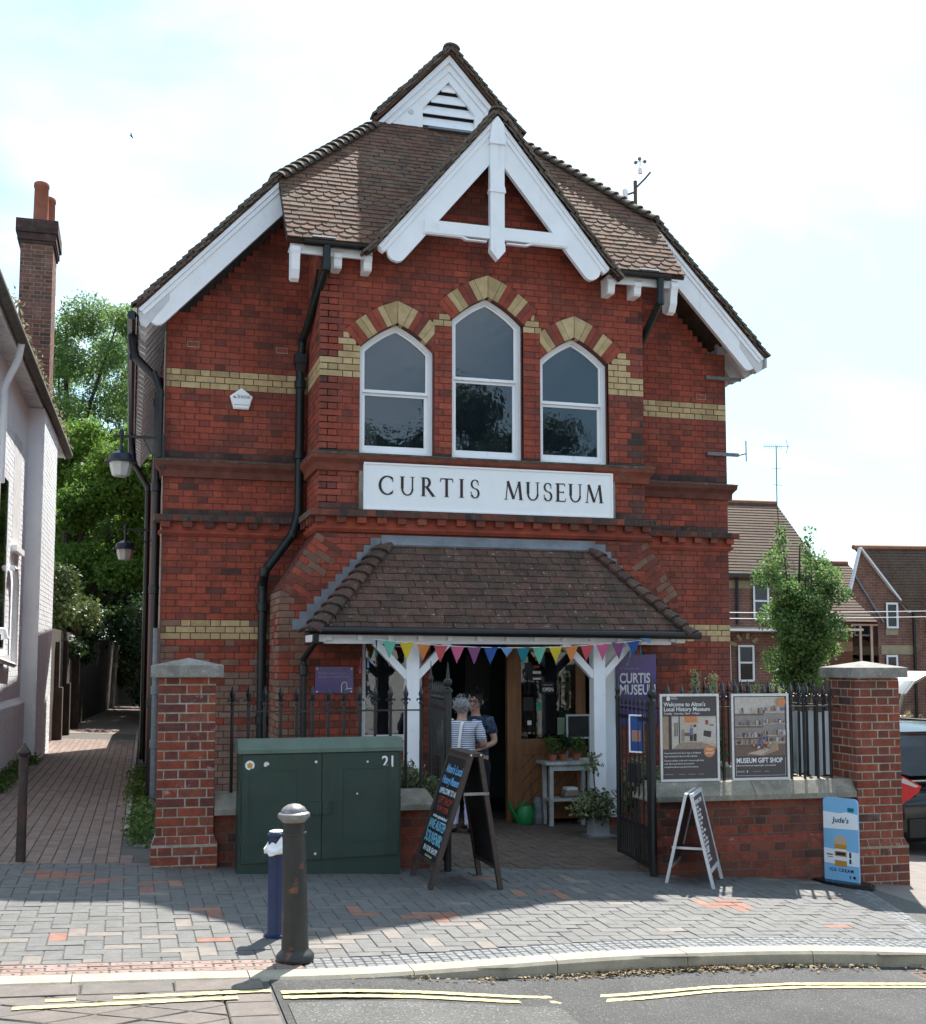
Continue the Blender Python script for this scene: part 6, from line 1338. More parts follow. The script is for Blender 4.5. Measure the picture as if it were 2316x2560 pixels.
def person(loc, rot, sc, arms, label, top, bottom, hair, sleeves, lean=0.0, hairshape='short', wide=1.22):
    root = empty('person', loc, label, 'person'); M = Matrix.Translation(loc) @ Matrix.Rotation(rot, 4, 'Z') @ Matrix.Diagonal((sc*wide, sc*wide, sc, 1))
    # faces -Y in local space; arms: ((elbow, wrist) left, right)
    B = [((0,0,.93),(.13,.10)), ((0,0,1.08),(.125,.095)), ((0,lean*.5,1.27),(.135,.10)), ((0,lean,1.42),(.07,.06)), ((0,lean-.012,1.49),.05), ((0,lean-.03,1.545),(.062,.072)), ((0,lean-.03,1.61),(.076,.092)), ((0,lean-.02,1.675),(.062,.075)), ((0,lean-.015,1.71),.03)]
    E_ = [(0,1),(1,2),(2,3),(3,4),(4,5),(5,6),(6,7),(7,8)]; S = []
    for sg, (el, wr) in zip((-1, 1), arms):
        b = len(B); sh = (sg*.165, lean*.9, 1.385); el = (sg*el[0], el[1], el[2]); wr = (sg*wr[0], wr[1], wr[2]); d = (Vector(wr)-Vector(el)).normalized(); pm = Vector(wr)+d*.06
        B += [(sh,.058), (el,.042), (wr,.028), (tuple(pm),(.036,.018))]; E_ += [(2,b),(b,b+1),(b+1,b+2),(b+2,b+3)]
        sd = d.cross(Vector((0,0,1))).normalized() if abs(d.z) < .95 else Vector((1,0,0))
        for k, (f, l_) in enumerate(((-.028,.065),(-.01,.078),(.008,.075),(.025,.06))):
            q = len(B); p1 = pm + sd*f + d*(l_*.55); p2 = pm + sd*f*1.1 + d*l_ - Vector((0,0,.012)); B += [(tuple(p1),.009), (tuple(p2),.007)]; E_ += [(b+3,q),(q,q+1)]
        q = len(B); B += [(tuple(Vector(wr)+d*.03+sd*.045),.010), (tuple(Vector(wr)+d*.075+sd*.055),.008)]; E_ += [(b+2,q),(q,q+1)]
        S.append((sh, el))
    for sg in (-1, 1):
        b = len(B); B += [((sg*.085,0,.86),(.088,.09)), ((sg*.09,-.015,.48),.058), ((sg*.09,.02,.09),.038), ((sg*.10,-.05,.035),(.036,.03)), ((sg*.105,-.14,.025),(.03,.02))]; E_ += [(0,b),(b,b+1),(b+1,b+2),(b+2,b+3),(b+3,b+4)]
    skin('body', B, E_, 'skin', root, M)
    T = [((0,0,.86),(.165,.125)), ((0,0,.98),(.165,.125)), ((0,.005,1.10),(.155,.118)), ((0,lean*.5,1.27),(.165,.125)), ((0,lean*.9,1.385),(.115,.085)), ((0,lean,1.43),(.075,.065))]; ET = [(0,1),(1,2),(2,3),(3,4),(4,5)]
    for (sh, el) in S:
        b = len(T); e2 = tuple(Vector(sh).lerp(Vector(el), sleeves)); T += [(sh,.075), (e2,.062)]; ET += [(4,b),(b,b+1)]
    skin('top', T, ET, top, root, M)
    T = [((0,0,.95),(.15,.115)), ((0,0,.88),(.15,.12))]; ET = [(0,1)]
    for sg in (-1, 1): b = len(T); T += [((sg*.085,0,.80),(.10,.10)), ((sg*.092,-.01,.48),.078), ((sg*.095,.015,.13),.070), ((sg*.095,.015,.10),.070)]; ET += [(1,b),(b,b+1),(b+1,b+2),(b+2,b+3)]
    skin('trousers', T, ET, bottom, root, M)
    for sg in (-1, 1): skin('shoe', [((sg*.095,.05,.05),.045), ((sg*.10,-.03,.04),(.045,.038)), ((sg*.105,-.15,.03),(.042,.028))], [(0,1),(1,2)], 'shoe_dark', root, M)
    mb = MB(M); hx, hy, hz = 0, lean-.02, 1.625; vs_ = []; fs = []; nA, nR = 20, 9
    for i in range(nR+1):
        th = rad(96 if hairshape == 'short' else 100)*i/nR
        for j in range(nA):
            a = 2*math.pi*j/nA; fy = math.sin(a); lim = 1 - .48*max(0, -fy)**2 if hairshape == 'short' else 1 - .5*max(0,-fy)**2
            t = th*lim; w = 1 + .05*math.sin(7*a+3*i)*(i > 2)
            vs_.append((hx+.094*math.sin(t)*math.cos(a)*w, hy+.012+.108*math.sin(t)*fy*w, hz-.005+.112*math.cos(t)))
    for i in range(nR):
        for j in range(nA): fs.append((i*nA+j, (i+1)*nA+j, (i+1)*nA+(j+1) % nA, i*nA+(j+1) % nA))
    mb.add(vs_, fs); mb.build('hair', hair, root, smooth=True); TUFT.append((M @ Vector((hx, hy+.022, hz+.012)), .098*sc, root, hair))
    if hairshape == 'short': # locks at the nape
        mb = MB(M); mb.lathe([(.04,-.075),(.066,-.05),(.084,0),(.06,.04)], (hx, hy+.026, hz-.012), 14); mb.build('hair_back', hair, root, smooth=True)
    mb = MB(M); fyy = hy-.098                              # face: nose, eyes, mouth
    mb.lathe([(.016,-.02),(.014,0),(.006,.03)], (hx, fyy+.004, 1.60), 8); mb.build('nose', 'skin', root, smooth=True)
    for sg in (-1, 1): mb = MB(M); mb.lathe([(.004,-.006),(.010,0),(.004,.006)], (sg*.032, fyy+.012, 1.628), 8); mb.build('eye', 'hair_dark', root)
    mb = MB(M); mb.box(-.022,.022,fyy-.002+.008,fyy+.012,1.562,1.570); mb.build('mouth', 'pr_red', root)
    for sg in (-1, 1): mb = MB(M); mb.lathe([(.004,-.03),(.014,-.02),(.016,.01),(.006,.03)], (sg*.085, hy+.01, 1.61), 8); mb.build('ear', 'skin', root, smooth=True)
    return root, M
s1 = 1.40/1.735
p1, Mp = person((3.36,-.94,G(3.36,-.94)), rad(152), s1, (((.24,-.02,1.12),(.10,-.22,1.08)),((.26,-.03,1.12),(.08,-.24,1.16))), 'white haired person in striped T-shirt and pale trousers seen from behind', 'stripe_tee', 'trouser_lilac', 'hair_white', .85, .0)
for sg, x0 in ((1, -.02), (1, .11)):
    mb = MB(Mp.copy()); pts = [(x0-.01,.02,1.455),(x0+.0,.12,1.38),(x0+.015,.14,1.2),(x0+.03,.14,1.0),(x0+.04,.14,.92)]
    for a, b in zip(pts, pts[1:]): mb.bar(a, b, .03, .008, up=(0,1,0))
    mb.build('bag_strap', 'strap_white', p1)
bg_ = empty('shoulder_bag', (3.35,-1.1,.55), 'pale fabric bag hanging behind the white haired person', 'bag'); mb = MB(Mp.copy()); mb.prism([(-.13,.62),(.13,.62),(.15,.93),(-.15,.93)], (.02,.145,0), (1,0,0), (0,0,1), (0,1,0), 0, .06); mb.build('pouch', 'strap_white', bg_)
s2 = 1.45/1.735
p2, M2p = person((3.63,-.55,G(3.63,-.55)), rad(-38), s2, (((.24,.0,1.10),(.12,-.2,1.05)),((.24,.0,1.10),(.10,-.22,1.02))), 'dark haired person in dark blue patterned top facing out of the doorway', 'blue_top', 'trouser_dark', 'hair_dark', .7, 0.0, 'full', 1.1)
mb = MB(M2p.copy())
for sg in (-1, 1): mb.tube([(sg*.032+.024*math.cos(t), -.135+.02, 1.628+.018*math.sin(t)) for t in lin(0, 2*math.pi, 13)], .004, 5)
mb.tube([(-.010,-.118,1.63),(.010,-.118,1.63)], .004, 5); mb.build('glasses', 'paper_black', p2)
# ---------------------------------------------------------------- white house and alley on the left
def hx(y): return -1.64 + .020*(y - 4.05)
dW = Vector((.020,1,0)).normalized(); nW = Vector((1,-.020,0)).normalized()
mat('white_brick', [(.81,.84,.88),(.84,.87,.91),(.78,.81,.84)], .8, (5,.08), bump=(50,.35), dirt=[((.58,.56,.52),1.4,.6,.78,.4),((.42,.40,.36),7,.66,.75,.35)])
mat('grey_soffit', (.66,.66,.66), .85, (4,.2), dirt=((.26,.24,.21),3,.5,.7,.5)); mat('moss_gutter', (.14,.125,.105), .95, (10,.4), bump=(50,.6)); mat('slate', (.10,.09,.085), .85, (6,.3))
wh = empty('white_house', (-3.2,5,.1), 'white painted brick house with deep eaves on the left side of the alley', 'building')
def wpt(y, off, z): return Vector((hx(y),y,0)) + nW*off + Vector((0,0,z))
def wbox(mb, y0, y1, o0, o1, z0, z1, mi=0):
    vs_ = [wpt(y, o_, z) for z in (z0, z1) for y in (y0, y1) for o_ in (o0, o1)]
    mb.add(vs_, [(0,2,3,1),(4,5,7,6),(0,1,5,4),(2,6,7,3),(0,4,6,2),(1,3,7,5)], mi)
HE = 5.62
mb = MB(); wbox(mb, -3, 10.4, -4.5, 0, -.1, HE); wl = mb.build('wall', 'white_wall', wh)
mb = MB(); wbox(mb, 6.3, 8.75, 0, .235, -.1, HE-.01); pier = mb.build('pier', 'white_wall', wh)
mb = MB(); wbox(mb, -3, 6.25, 0, .07, -.1, 1.05); pl2 = mb.build('plinth', 'white_wall', wh)
mb = MB(); vs_ = [wpt(-3,.07,1.05),wpt(6.25,.07,1.05),wpt(6.25,0,1.13),wpt(-3,0,1.13)]; mb.add(vs_, [(0,1,2,3)]); mb.build('plinth_weathering', 'white_wall', wh)
FWH = (dW, Vector((0,0,1)), nW); o_ = Vector((hx(0),0,0))
ps = courses(o_, *FWH, 1.15, 4.9, lambda z: cut([(1.2, 6.3)], 3.1, 4.1) if 1.75 < z < 4.2 else [(1.2,6.3)], j=.008, t=.004); pieces('brick', ps, ['white_brick'], wl, 120, near, 'brickwork')
ps = courses(o_ + nW*.07, *FWH, .0, 1.04, lambda z: [(0, 6.24)], j=.008, t=.004); pieces('brick', ps, ['white_brick'], pl2, 60, near, 'brickwork')
ps = courses(o_ + nW*.235, *FWH, .0, 5.5, lambda z: [(6.3, 8.75)], j=.008, t=.004); pieces('brick', ps, ['white_brick'], pier, 60, near, 'brickwork')
mb = MB(); wbox(mb, 3.1, 4.1, -.02, .006, 1.75, 4.2); wn_ = mb.build('window', 'soffit_white', wh)
mb = MB(); wbox(mb, 3.2, 4.0, .006, .012, 1.85, 4.1); mb.build('pane', 'window_glass', wn_); mb = MB(); wbox(mb, 3.02, 4.18, 0, .09, 1.67, 1.75); mb.build('sill', 'white_paint', wn_)
mb = MB(); wbox(mb, 4.6, 5.5, -.02, .006, 3.3, 4.9); w2 = mb.build('window', 'soffit_white', wh); mb = MB(); wbox(mb, 4.55, 5.55, 0, .08, 3.22, 3.30); mb.build('sill', 'white_paint', w2)
mb = MB(); wbox(mb, -3, 11.0, -4.5, .19, HE, HE+.05); mb.build('soffit', 'grey_soffit', wh)
mb = MB(); wbox(mb, -3, 11.0, .19, .215, HE-.02, HE+.13); mb.build('fascia', 'grey_soffit', wh)
mb = MB(); mb.tube([wpt(-3,.275,HE+.10), wpt(3,.275,HE+.09), wpt(11.05,.275,HE+.06)], .07, 10); mb.build('gutter', 'moss_gutter', wh, smooth=True)
mb = MB(); mb.add([wpt(-3,.22,HE+.13),wpt(11,.22,HE+.13),wpt(11,-2.2,HE+2.0),wpt(-3,-2.2,HE+2.0),wpt(11,-4.9,HE+.13),wpt(-3,-4.9,HE+.13)], [(0,1,2,3),(3,2,4,5),(1,4,2)]); mb.build('roof', 'slate', wh)
for y, zz in ((2.6, HE), ):
    mb = MB(); mb.tube([wpt(y,.27,zz+.05),wpt(y,.24,zz-.15),wpt(y+.1,.10,zz-.45),wpt(y+.1,.07,zz-.55),wpt(y+.1,.07,3.9)], .045, 10); mb.build('downpipe', 'white_paint', wh, smooth=True)
mb = MB(); mb.tube([wpt(2.9,.06,2.05),wpt(2.9,.14,2.05),wpt(2.9,.16,1.95)], .05, 8); mb.tube([wpt(4.75,.06,1.6),wpt(4.75,.06,2.75),wpt(4.6,.06,2.95),wpt(4.3,.06,2.95)], .045, 8); mb.tube([wpt(2.0,.06,1.75),wpt(4.8,.06,1.62)], .04, 8); mb.build('waste_pipe', 'white_paint', wh, smooth=True)
# chimney
mat('chimney_brick', [(.20,.085,.06),(.26,.11,.075),(.15,.07,.055),(.23,.12,.09),(.10,.06,.05)], .9, (8,.3), dirt=((.50,.46,.42),4,.62,.74,.5), bump=(50,.5)); mat('terracotta', (.42,.14,.08), .8, (6,.2), dirt=((.20,.10,.07),3,.52,.7,.5))
cx0, cx1, cy0, cy1 = -1.86, -1.36, 6.9, 7.8
chm = empty('chimney', (-1.6,7.3,5.7), parent=wh)
mb = MB(); mb.box(cx0,cx1,cy0,cy1,5.5,8.45); mb.build('stack', 'pillar_mortar', chm); mb = MB(); mb.box(cx0-.05,cx1+.05,cy0-.05,cy1+.05,8.5,8.62); mb.box(cx0-.075,cx1+.075,cy0-.075,cy1+.075,8.62,8.84); mb.box(cx0-.03,cx1+.03,cy0-.03,cy1+.03,8.45,8.5); mb.build('corbel', 'dark_brick', chm)
ps = courses((0,cy0,0), *FX, 5.7, 8.44, lambda z: [(cx0,cx1)], j=.010, t=.003, ch=.068) + courses((cx1,0,0), (0,1,0), (0,0,1), (1,0,0), 5.7, 8.44, lambda z: [(cy0,cy1)], j=.010, t=.003, ch=.068) + courses((0,cy0-.075,0), *FX, 8.62, 8.84, lambda z: [(cx0-.075,cx1+.075)], j=.010, t=.003) + courses((cx1+.075,0,0), (0,1,0), (0,0,1), (1,0,0), 8.62, 8.84, lambda z: [(cy0-.075,cy1+.075)], j=.010, t=.003)
for p in ps: p.mi = 1 if p.c.z > 8.6 else 0
pieces('brick', ps, ['chimney_brick','dark_brick'], chm, 140, near, 'brickwork')
for x, y, h in ((-1.58,7.12,.72),(-1.50,7.55,.64)): mb = MB(); mb.lathe([(.125,0),(.12,.03),(.112,h-.1),(.125,h-.08),(.125,h-.02),(.11,h)], (x,y,8.84), 16); mb.build('chimney_pot', 'terracotta', chm, smooth=True)
# alley garden walls
mat('mossy_brick', [(.075,.05,.036),(.095,.06,.042),(.06,.045,.034),(.11,.075,.055)], .92, (5,.3), dirt=((.07,.075,.04),2,.5,.7,.6), bump=(40,.5))
aw = empty('alley_wall', (-1.3,18,0), 'old mossy brick garden wall with buttresses on the left of the alley', 'wall')
mb = MB()
for a, b in ((10.4, 20), (20, 32), (32, 44)): mb.add([(aL(a),a,-.1),(aL(b),b,-.1),(aL(b),b,2.3),(aL(a),a,2.3),(aL(a)-.3,a,-.1),(aL(b)-.3,b,-.1),(aL(b)-.3,b,2.3),(aL(a)-.3,a,2.3)], [(0,1,2,3),(3,2,6,7),(4,7,6,5),(0,3,7,4)])
mb.build('masonry', 'mossy_brick', aw)
for y, h in ((11.6,1.15),(13.3,1.2),(15.6,2.4)): mb = MB(); mb.box(aL(y)-.05,aL(y)+.16,y,y+.35,-.1,h); mb.box(aL(y)-.05,aL(y)+.09,y+.02,y+.33,h,h+.9); mb.build('buttress', 'mossy_brick', aw)
mat('pale_wall', (.10,.085,.06), .9, (3,.25), dirt=((.15,.13,.08),2,.5,.7,.5), bump=(30,.5))
aw2 = empty('far_alley_wall', (0,30,0), 'pale sunlit wall at the far bend of the alley', 'wall'); mb = MB(); mb.add([(-.35,31.5,-.1),(3.2,34.5,-.1),(3.2,34.5,2.7),(-.35,31.5,2.7),(-.5,31.8,-.1),(3.0,34.9,-.1),(3.0,34.9,2.7),(-.5,31.8,2.7)], [(0,1,2,3),(3,2,6,7),(4,7,6,5),(0,3,7,4),(1,5,6,2)]); mb.build('masonry', 'pale_wall', aw2)
aw3 = empty('garden_wall', (.6,18,0), 'dark garden wall continuing beyond the museum side wall', 'wall'); mb = MB()
for a, b in ((11, 15), (15, 24), (24, 30)): mb.add([(aR(a)+.25,a,-.1),(aR(a)+.25,a,2.2),(aR(b)+.25,b,2.2),(aR(b)+.25,b,-.1),(aR(a)+.55,a,-.1),(aR(a)+.55,a,2.2),(aR(b)+.55,b,2.2),(aR(b)+.55,b,-.1)], [(0,1,2,3),(1,5,6,2),(4,7,6,5),(0,4,5,1),(3,2,6,7)])
mb.build('masonry', 'mossy_brick', aw3)
# ---------------------------------------------------------------- buildings, car and shelter on the right
brick_tex('far_brick', (.20,.085,.06), (.26,.11,.078), (.30,.24,.19), 1.25); mat('far_band', (.42,.34,.22), .9, (4,.15)); mat('far_roof', [(.098,.058,.040),(.106,.062,.043),(.09,.055,.039),(.112,.068,.047)], .9, (3,.2), fine=(14,.3), dirt=((.11,.095,.07),1.2,.5,.7,.5)); mat('far_ridge', (.34,.16,.10), .85, (3,.2)); mat('far_white', (.75,.75,.76), .5, None); mat('curtain', (.22,.12,.18), .9, (6,.3)); mat('red_panel', (.30,.035,.025), .7, (4,.15))
glass('far_glass', (.5,.55,.6), .35, .03, 0, 1.6)
def fbrick(mb, x0, x1, y, z0, z1): pass
def froof(par, a, b, c, d, n=26, name='roof', ridge=True):  # a,b eave left/right, c,d ridge right/left
    a, b, c, d = map(Vector, (a,b,c,d)); mb = MB(); nn = (b-a).cross(d-a).normalized()
    for k in range(n):
        t0, t1 = k/n, (k+1)/n; p0, p1, q0, q1 = a.lerp(d,t0), b.lerp(c,t0), a.lerp(d,t1), b.lerp(c,t1)
        mb.add([p0+nn*.022, p1+nn*.022, q1+nn*.002, q0+nn*.002, p0, p1], [(0,1,2,3),(4,5,1,0)], 0, random.random())
    mb.add([a-nn*.02, d-nn*.02, c-nn*.02, b-nn*.02], [(0,1,2,3)]); o = mb.build(name, 'far_roof', par)
    if ridge: mb = MB(); mb.tube([d+nn*.02, c+nn*.02], .09, 6); mb.build('ridge_tile', 'far_ridge', o)
    return o
def fwin(par, x0, x1, z0, z1, y, mull=1, hmid=None, glassm='far_glass', inner='dark_room'):
    mb = MB(); fw = .07; ringmesh(mb, [(x0,z0),(x1,z0),(x1,z1),(x0,z1)], [(x0+fw,z0+fw),(x1-fw,z0+fw),(x1-fw,z1-fw),(x0+fw,z1-fw)], y-.05, y+.04)
    if hmid: mb.box(x0+fw,x1-fw,y-.04,y+.03,hmid-.03,hmid+.03)
    for k in range(1, mull): x = x0+(x1-x0)*k/mull; mb.box(x-.045,x+.045,y-.05,y+.03,z0+fw,z1-fw)
    w = mb.build('window', 'far_white', par); mb = MB(); mb.box(x0+fw,x1-fw,y-.012,y-.006,z0+fw,z1-fw); mb.build('pane', glassm, w); mb = MB(); mb.box(x0+fw,x1-fw,y+.0,y+.004,z0+fw,z1-fw); mb.build('room', inner, w); return w
hA = empty('brick_house', (20.5,25,-1.2), 'brick house with steep hipped tile roof just right of the museum', 'building', 'brick houses beyond the museum')
mb = MB(); mb.box(14,22.9,23,29,-1.5,4.75); mb.build('wall', 'far_brick', hA)
mb = MB(); mb.box(14,22.92,22.98,23.0,4.15,4.42); mb.box(14,22.92,22.98,23.0,2.68,2.83); mb.build('band', 'far_band', hA)
froof(hA, (14,22.6,4.62), (23.35,22.6,4.62), (23.45,26,7.6), (14,26,7.55)); mb = MB(); mb.add([(23.35,22.6,4.62),(24.9,26,4.62),(23.45,26,7.6)], [(0,1,2)]); mb.add([(23.35,29.4,4.62),(14,29.4,4.62),(14,26,7.55),(23.45,26,7.6)], [(0,1,2,3)]); mb.build('roof_end', 'far_roof', hA)
mb = MB(); mb.box(14,23.3,22.55,22.62,4.5,4.62); mb.build('gutter', 'black_gutter', hA)
fwin(hA, 20.62,21.24,3.05,4.45,22.97,1,3.72); fwin(hA, 20.0,20.62,.95,2.2,22.97,1,1.6,inner='curtain'); fwin(hA, 19.0,19.72,.95,2.2,22.97,1,1.6)
for k in range(8): mb = MB(); a = rad(20+k*20); mb.bar((20.31+.36*math.cos(a),22.97,2.1+.30*math.sin(a)),(20.31+.62*math.cos(a),22.97,2.1+.52*math.sin(a)),.03,.13, up=(-math.sin(a),0,math.cos(a))); mb.build('arch_stone', 'far_band' if k % 2 else 'far_brick', hA)
mb = MB(); mb.tube([(20.0,22.9,4.5),(19.98,22.9,2.9)], .05, 6); mb.build('downpipe', 'black_gutter', hA)
mb = MB(); mb.box(17.5,22.9,22.2,23,2.66,2.74); mb.build('lean_to_edge', 'far_white', hA)
flat('name_plate', 21.3,21.75,1.3,1.65,22.9,'far_white',hA)
aer = empty('roof_aerial', (23.5,26,7.6), 'tall thin television aerial on the hipped roof ridge', 'aerial')
mb = MB(); mb.tube([(23.5,26,7.55),(23.52,26,9.82)], .022, 6); mb.build('mast', 'grey_pipe', aer)
mb = MB(); mb.tube([(22.98,26,9.78),(24.1,26,9.83)], .014, 5); [mb.tube([(x,26,9.70),(x,26,9.88)], .008, 4) for x in lin(23.0,23.75,10)]; mb.tube([(23.95,26,9.55),(24.03,26,9.83),(23.95,26,10.08)], .012, 5); mb.build('yagi', 'grey_pipe', aer)
mb = MB(); mb.tube([(23.3,26,8.95),(23.75,26,8.97)], .012, 5); mb.tube([(23.35,26,8.33),(23.75,26,8.31)], .012, 5); mb.build('cross_bar', 'grey_pipe', aer)
hM = empty('brick_house', (24.5,26,-1.4), 'low linking brick house with stair window between the two taller houses', 'building', 'brick houses beyond the museum')
mb = MB(); mb.box(22.9,25.1,23.8,27,-1.5,3.1); mb.box(25.1,27.2,24.05,27,-1.5,3.1); mb.build('wall', 'far_brick', hM); mb = MB(); mb.box(22.9,25.1,23.78,23.8,2.0,2.35); mb.build('band', 'far_band', hM)
froof(hM, (23.0,23.5,3.05), (27.3,23.5,3.05), (27.3,27.2,5.5), (23.0,27.2,5.45), 22)
fwin(hM, 25.1,26.5,-.4,3.0,24.0,3); mb = MB(); mb.box(22.4,25.1,23.1,23.9,2.72,2.8); mb.build('canopy', 'far_white', hM)
mb = MB(); mb.box(22.05,23.0,23.6,23.7,-.9,1.9); mb.build('red_panel', 'red_panel', hM); mb = MB(); mb.tube([(23.85,23.7,2.7),(23.85,23.7,-.5)], .05, 6); mb.build('downpipe', 'black_gutter', hM)
mb = MB(); mb.tube([(23.4,23.5,1.75),(23.55,23.4,1.72)], .06, 8); mb.build('security_lamp', 'far_white', hM)
hR = empty('brick_house', (26,24,-1.6), 'brick house with white edged gable at the right edge', 'building', 'brick houses beyond the museum')
gl = [(23.75,-1.5),(26.1,-1.5),(26.1,3.35),(24.24,5.5),(23.75,4.6)]
mb = MB(); GYr = 22.0; mb.add([(24.9,GYr,-1.5),(26.12,GYr,-1.5),(26.12,GYr,3.36),(24.25,GYr,5.50),(23.78,GYr,3.95),(24.9,GYr,3.0)], [(0,1,2,3,4,5)]); mb.add([(26.1,GYr+.002,-1.5),(34,GYr-1.2,-1.5),(34,GYr-1.2,3.5),(26.1,GYr+.002,3.45)], [(0,1,2,3)]); mb.build('wall', 'far_brick', hR)
froof(hR, (25.98,21.8,3.42), (34,20.6,3.52), (34,23.6,5.9), (24.27,22.4,5.62), 22)
mb = MB(); mb.bar((26.15,GYr-.05,3.34),(24.24,GYr-.05,5.56),.06,.16, up=(0,-1,0)); mb.bar((24.24,GYr-.05,5.56),(23.76,GYr-.05,3.95),.06,.13, up=(0,-1,0)); mb.build('bargeboard', 'far_white', hR)
mb = MB(); mb.bar((25.09,GYr-.03,3.0),(24.0,GYr-.03,4.6),.05,.10, up=(0,-1,0)); mb.build('flashing', 'lead', hR)
mb = MB(); mb.box(25.0,34,GYr-.03-.0,GYr-.01,1.88,2.2); mb.build('band', 'far_band', hR)
fwin(hR, 25.2,25.69,2.78,3.68,GYr-.03); fwin(hR, 25.15,25.62,.9,1.86,GYr-.03); fwin(hR, 26.75,27.6,2.6,3.4,GYr-.12)
mb = MB(); mb.box(25.2,25.7,GYr-.03,GYr-.012,2.55,2.76); mb.build('apron_panel', 'far_band', hR); mb = MB(); mb.tube([(26.3,GYr-.1,3.4),(26.3,GYr-.1,-1)], .05, 6); mb.build('downpipe', 'black_gutter', hR)
# overhead wires
for k, (z0, z1, lab) in enumerate(((2.96,3.06,'upper overhead wire crossing in front of the brick houses'),(2.80,2.90,'lower overhead wire crossing in front of the brick houses'))):
    wr = empty('overhead_wire', (17,15,2.9), lab, 'wire'); mb = MB(); mb.tube([(12,15,z0-.02),(17,15,(z0+z1)/2-.06),(26,15,z1+.1)], .012, 5); mb.build('cable', 'alu', wr)
# parked car, seen from behind, tail at the right edge
mat('car_paint', (.006,.007,.010), .18, None, spec=.6); mat('car_black', (.012,.012,.013), .5, None); mat('tail_red', (.50,.012,.012), .15, None, spec=.7); mat('tail_clear', (.62,.60,.60), .12, None, spec=.7); mat('tyre', (.012,.012,.012), .9, None); mat('chrome', (.7,.7,.72), .15, None, metal=1.0); glass('car_glass', (.5,.6,.62), .5, .01, 0, 1.7); mat('seat_dark', (.03,.03,.032), .9, None); mat('plate_yellow', (.65,.50,.05), .5, None)
car = empty('parked_car', (9.0,.6,-.6), 'black parked car with red and clear tail lamp behind the right pillar', 'car'); cz = -.56
Mc = Matrix.Translation((9.08,-1.55,cz))                    # car local: x across, y forward (away), z up
secs = [(0.0,.80,.30,.62,.66),(.06,.86,.24,.70,.74),(.25,.89,.20,.82,.90),(.60,.90,.18,.88,.95),(1.2,.90,.18,.90,.97),(2.4,.90,.18,.90,.97),(3.2,.90,.18,.88,.94),(3.9,.86,.20,.78,.82),(4.15,.76,.28,.60,.66)]
mb = MB(Mc.copy()); vs_ = []; K = 12
for y, w, zb, zm, zt in secs: vs_ += [(-w*.92,y,zb),(-w,y,zb+.08),(-w,y,(zb+zm)/2+.05),(-w*.985,y,zm),(-w*.93,y,zt),(-w*.5,y,zt+.02),(w*.5,y,zt+.02),(w*.93,y,zt),(w*.985,y,zm),(w,y,(zb+zm)/2+.05),(w,y,zb+.08),(w*.92,y,zb)]
fs = []
for i in range(len(secs)-1):
    for j in range(K): fs.append((i*K+j, (i+1)*K+j, (i+1)*K+(j+1) % K, i*K+(j+1) % K))
fs += [tuple(range(K)), tuple(reversed(range((len(secs)-1)*K, len(secs)*K)))]
mb.add(vs_, fs); mb.build('body', 'car_paint', car, smooth=True)
mb = MB(Mc.copy()); cab = [(.10,.72,.97),(.42,.62,1.40),(.9,.61,1.47),(2.0,.60,1.45),(2.5,.58,1.38),(3.15,.70,.95)]; vs_ = []
for y, w, z in cab: vs_ += [(-w,y,z),(-w*.85,y,z+.025),(w*.85,y,z+.025),(w,y,z)]
fs = [(i*4+j,(i+1)*4+j,(i+1)*4+j+1,i*4+j+1) for i in range(1,4) for j in range(3)]; mb.add(vs_, fs); mb.build('roof', 'car_paint', car, smooth=True)
mb = MB(Mc.copy()); mb.add([(-.74,.06,.96),(.74,.06,.96),(.62,.38,1.38),(-.62,.38,1.38)], [(0,1,2,3)]); mb.build('rear_window', 'car_glass', car); mb = MB(Mc.copy()); mb.add([(-.87,.3,.96),(-.86,3.0,.96),(-.60,2.5,1.38),(-.63,.5,1.42)], [(0,3,2,1)]); mb.add([(.87,.3,.96),(.86,3.0,.96),(.60,2.5,1.38),(.63,.5,1.42)], [(0,1,2,3)]); mb.build('side_window', 'car_glass', car)
mb = MB(Mc.copy()); mb.box(-.6,.6,.9,1.05,.6,1.2); mb.build('rear_seat', 'seat_dark', car)
for sg in (-1, 1):
    mb = MB(Mc.copy()); mb.bar((sg*.76,.05,.97),(sg*.63,.40,1.41),.10,.03, up=(0,-1,.6)); mb.build('pillar', 'car_paint', car); mb = MB(Mc.copy()); mb.tube([(sg*.57,.55,1.50),(sg*.57,2.2,1.49)], .014, 6); mb.build('roof_rail', 'car_black', car)
    q = [(sg*.90,.66),(sg*.90,.93),(sg*.80,.965),(sg*.56,.85),(sg*.60,.78),(sg*.80,.66)]
    mb = MB(Mc.copy()); mb.prism(q if sg > 0 else q[::-1], (0,.07,0), (1,0,0), (0,0,1), (0,-1,0), 0, .045); mb.box(sg*.885-.02,sg*.885+.025,.05,.40,.62,.84); tl_o = mb.build('tail_lamp', 'tail_red', car)
    q = [(sg*.84,.90),(sg*.80,.945),(sg*.60,.848),(sg*.64,.835)]; mb = MB(Mc.copy()); mb.prism(q if sg > 0 else q[::-1], (0,.07,0), (1,0,0), (0,0,1), (0,-1,0), .046, .052); mb.build('clear_lens', 'tail_clear', tl_o)
    for y in (.75, 3.3):
        mb = MB(Mc.copy()); mb.tube([(sg*.70,y,.32),(sg*.88,y,.32)], .32, 22); whl = mb.build('wheel', 'tyre', car, smooth=True); mb = MB(Mc.copy()); mb.tube([(sg*.875,y,.32),(sg*.885,y,.32)], .20, 16); mb.build('rim', 'alu', whl)
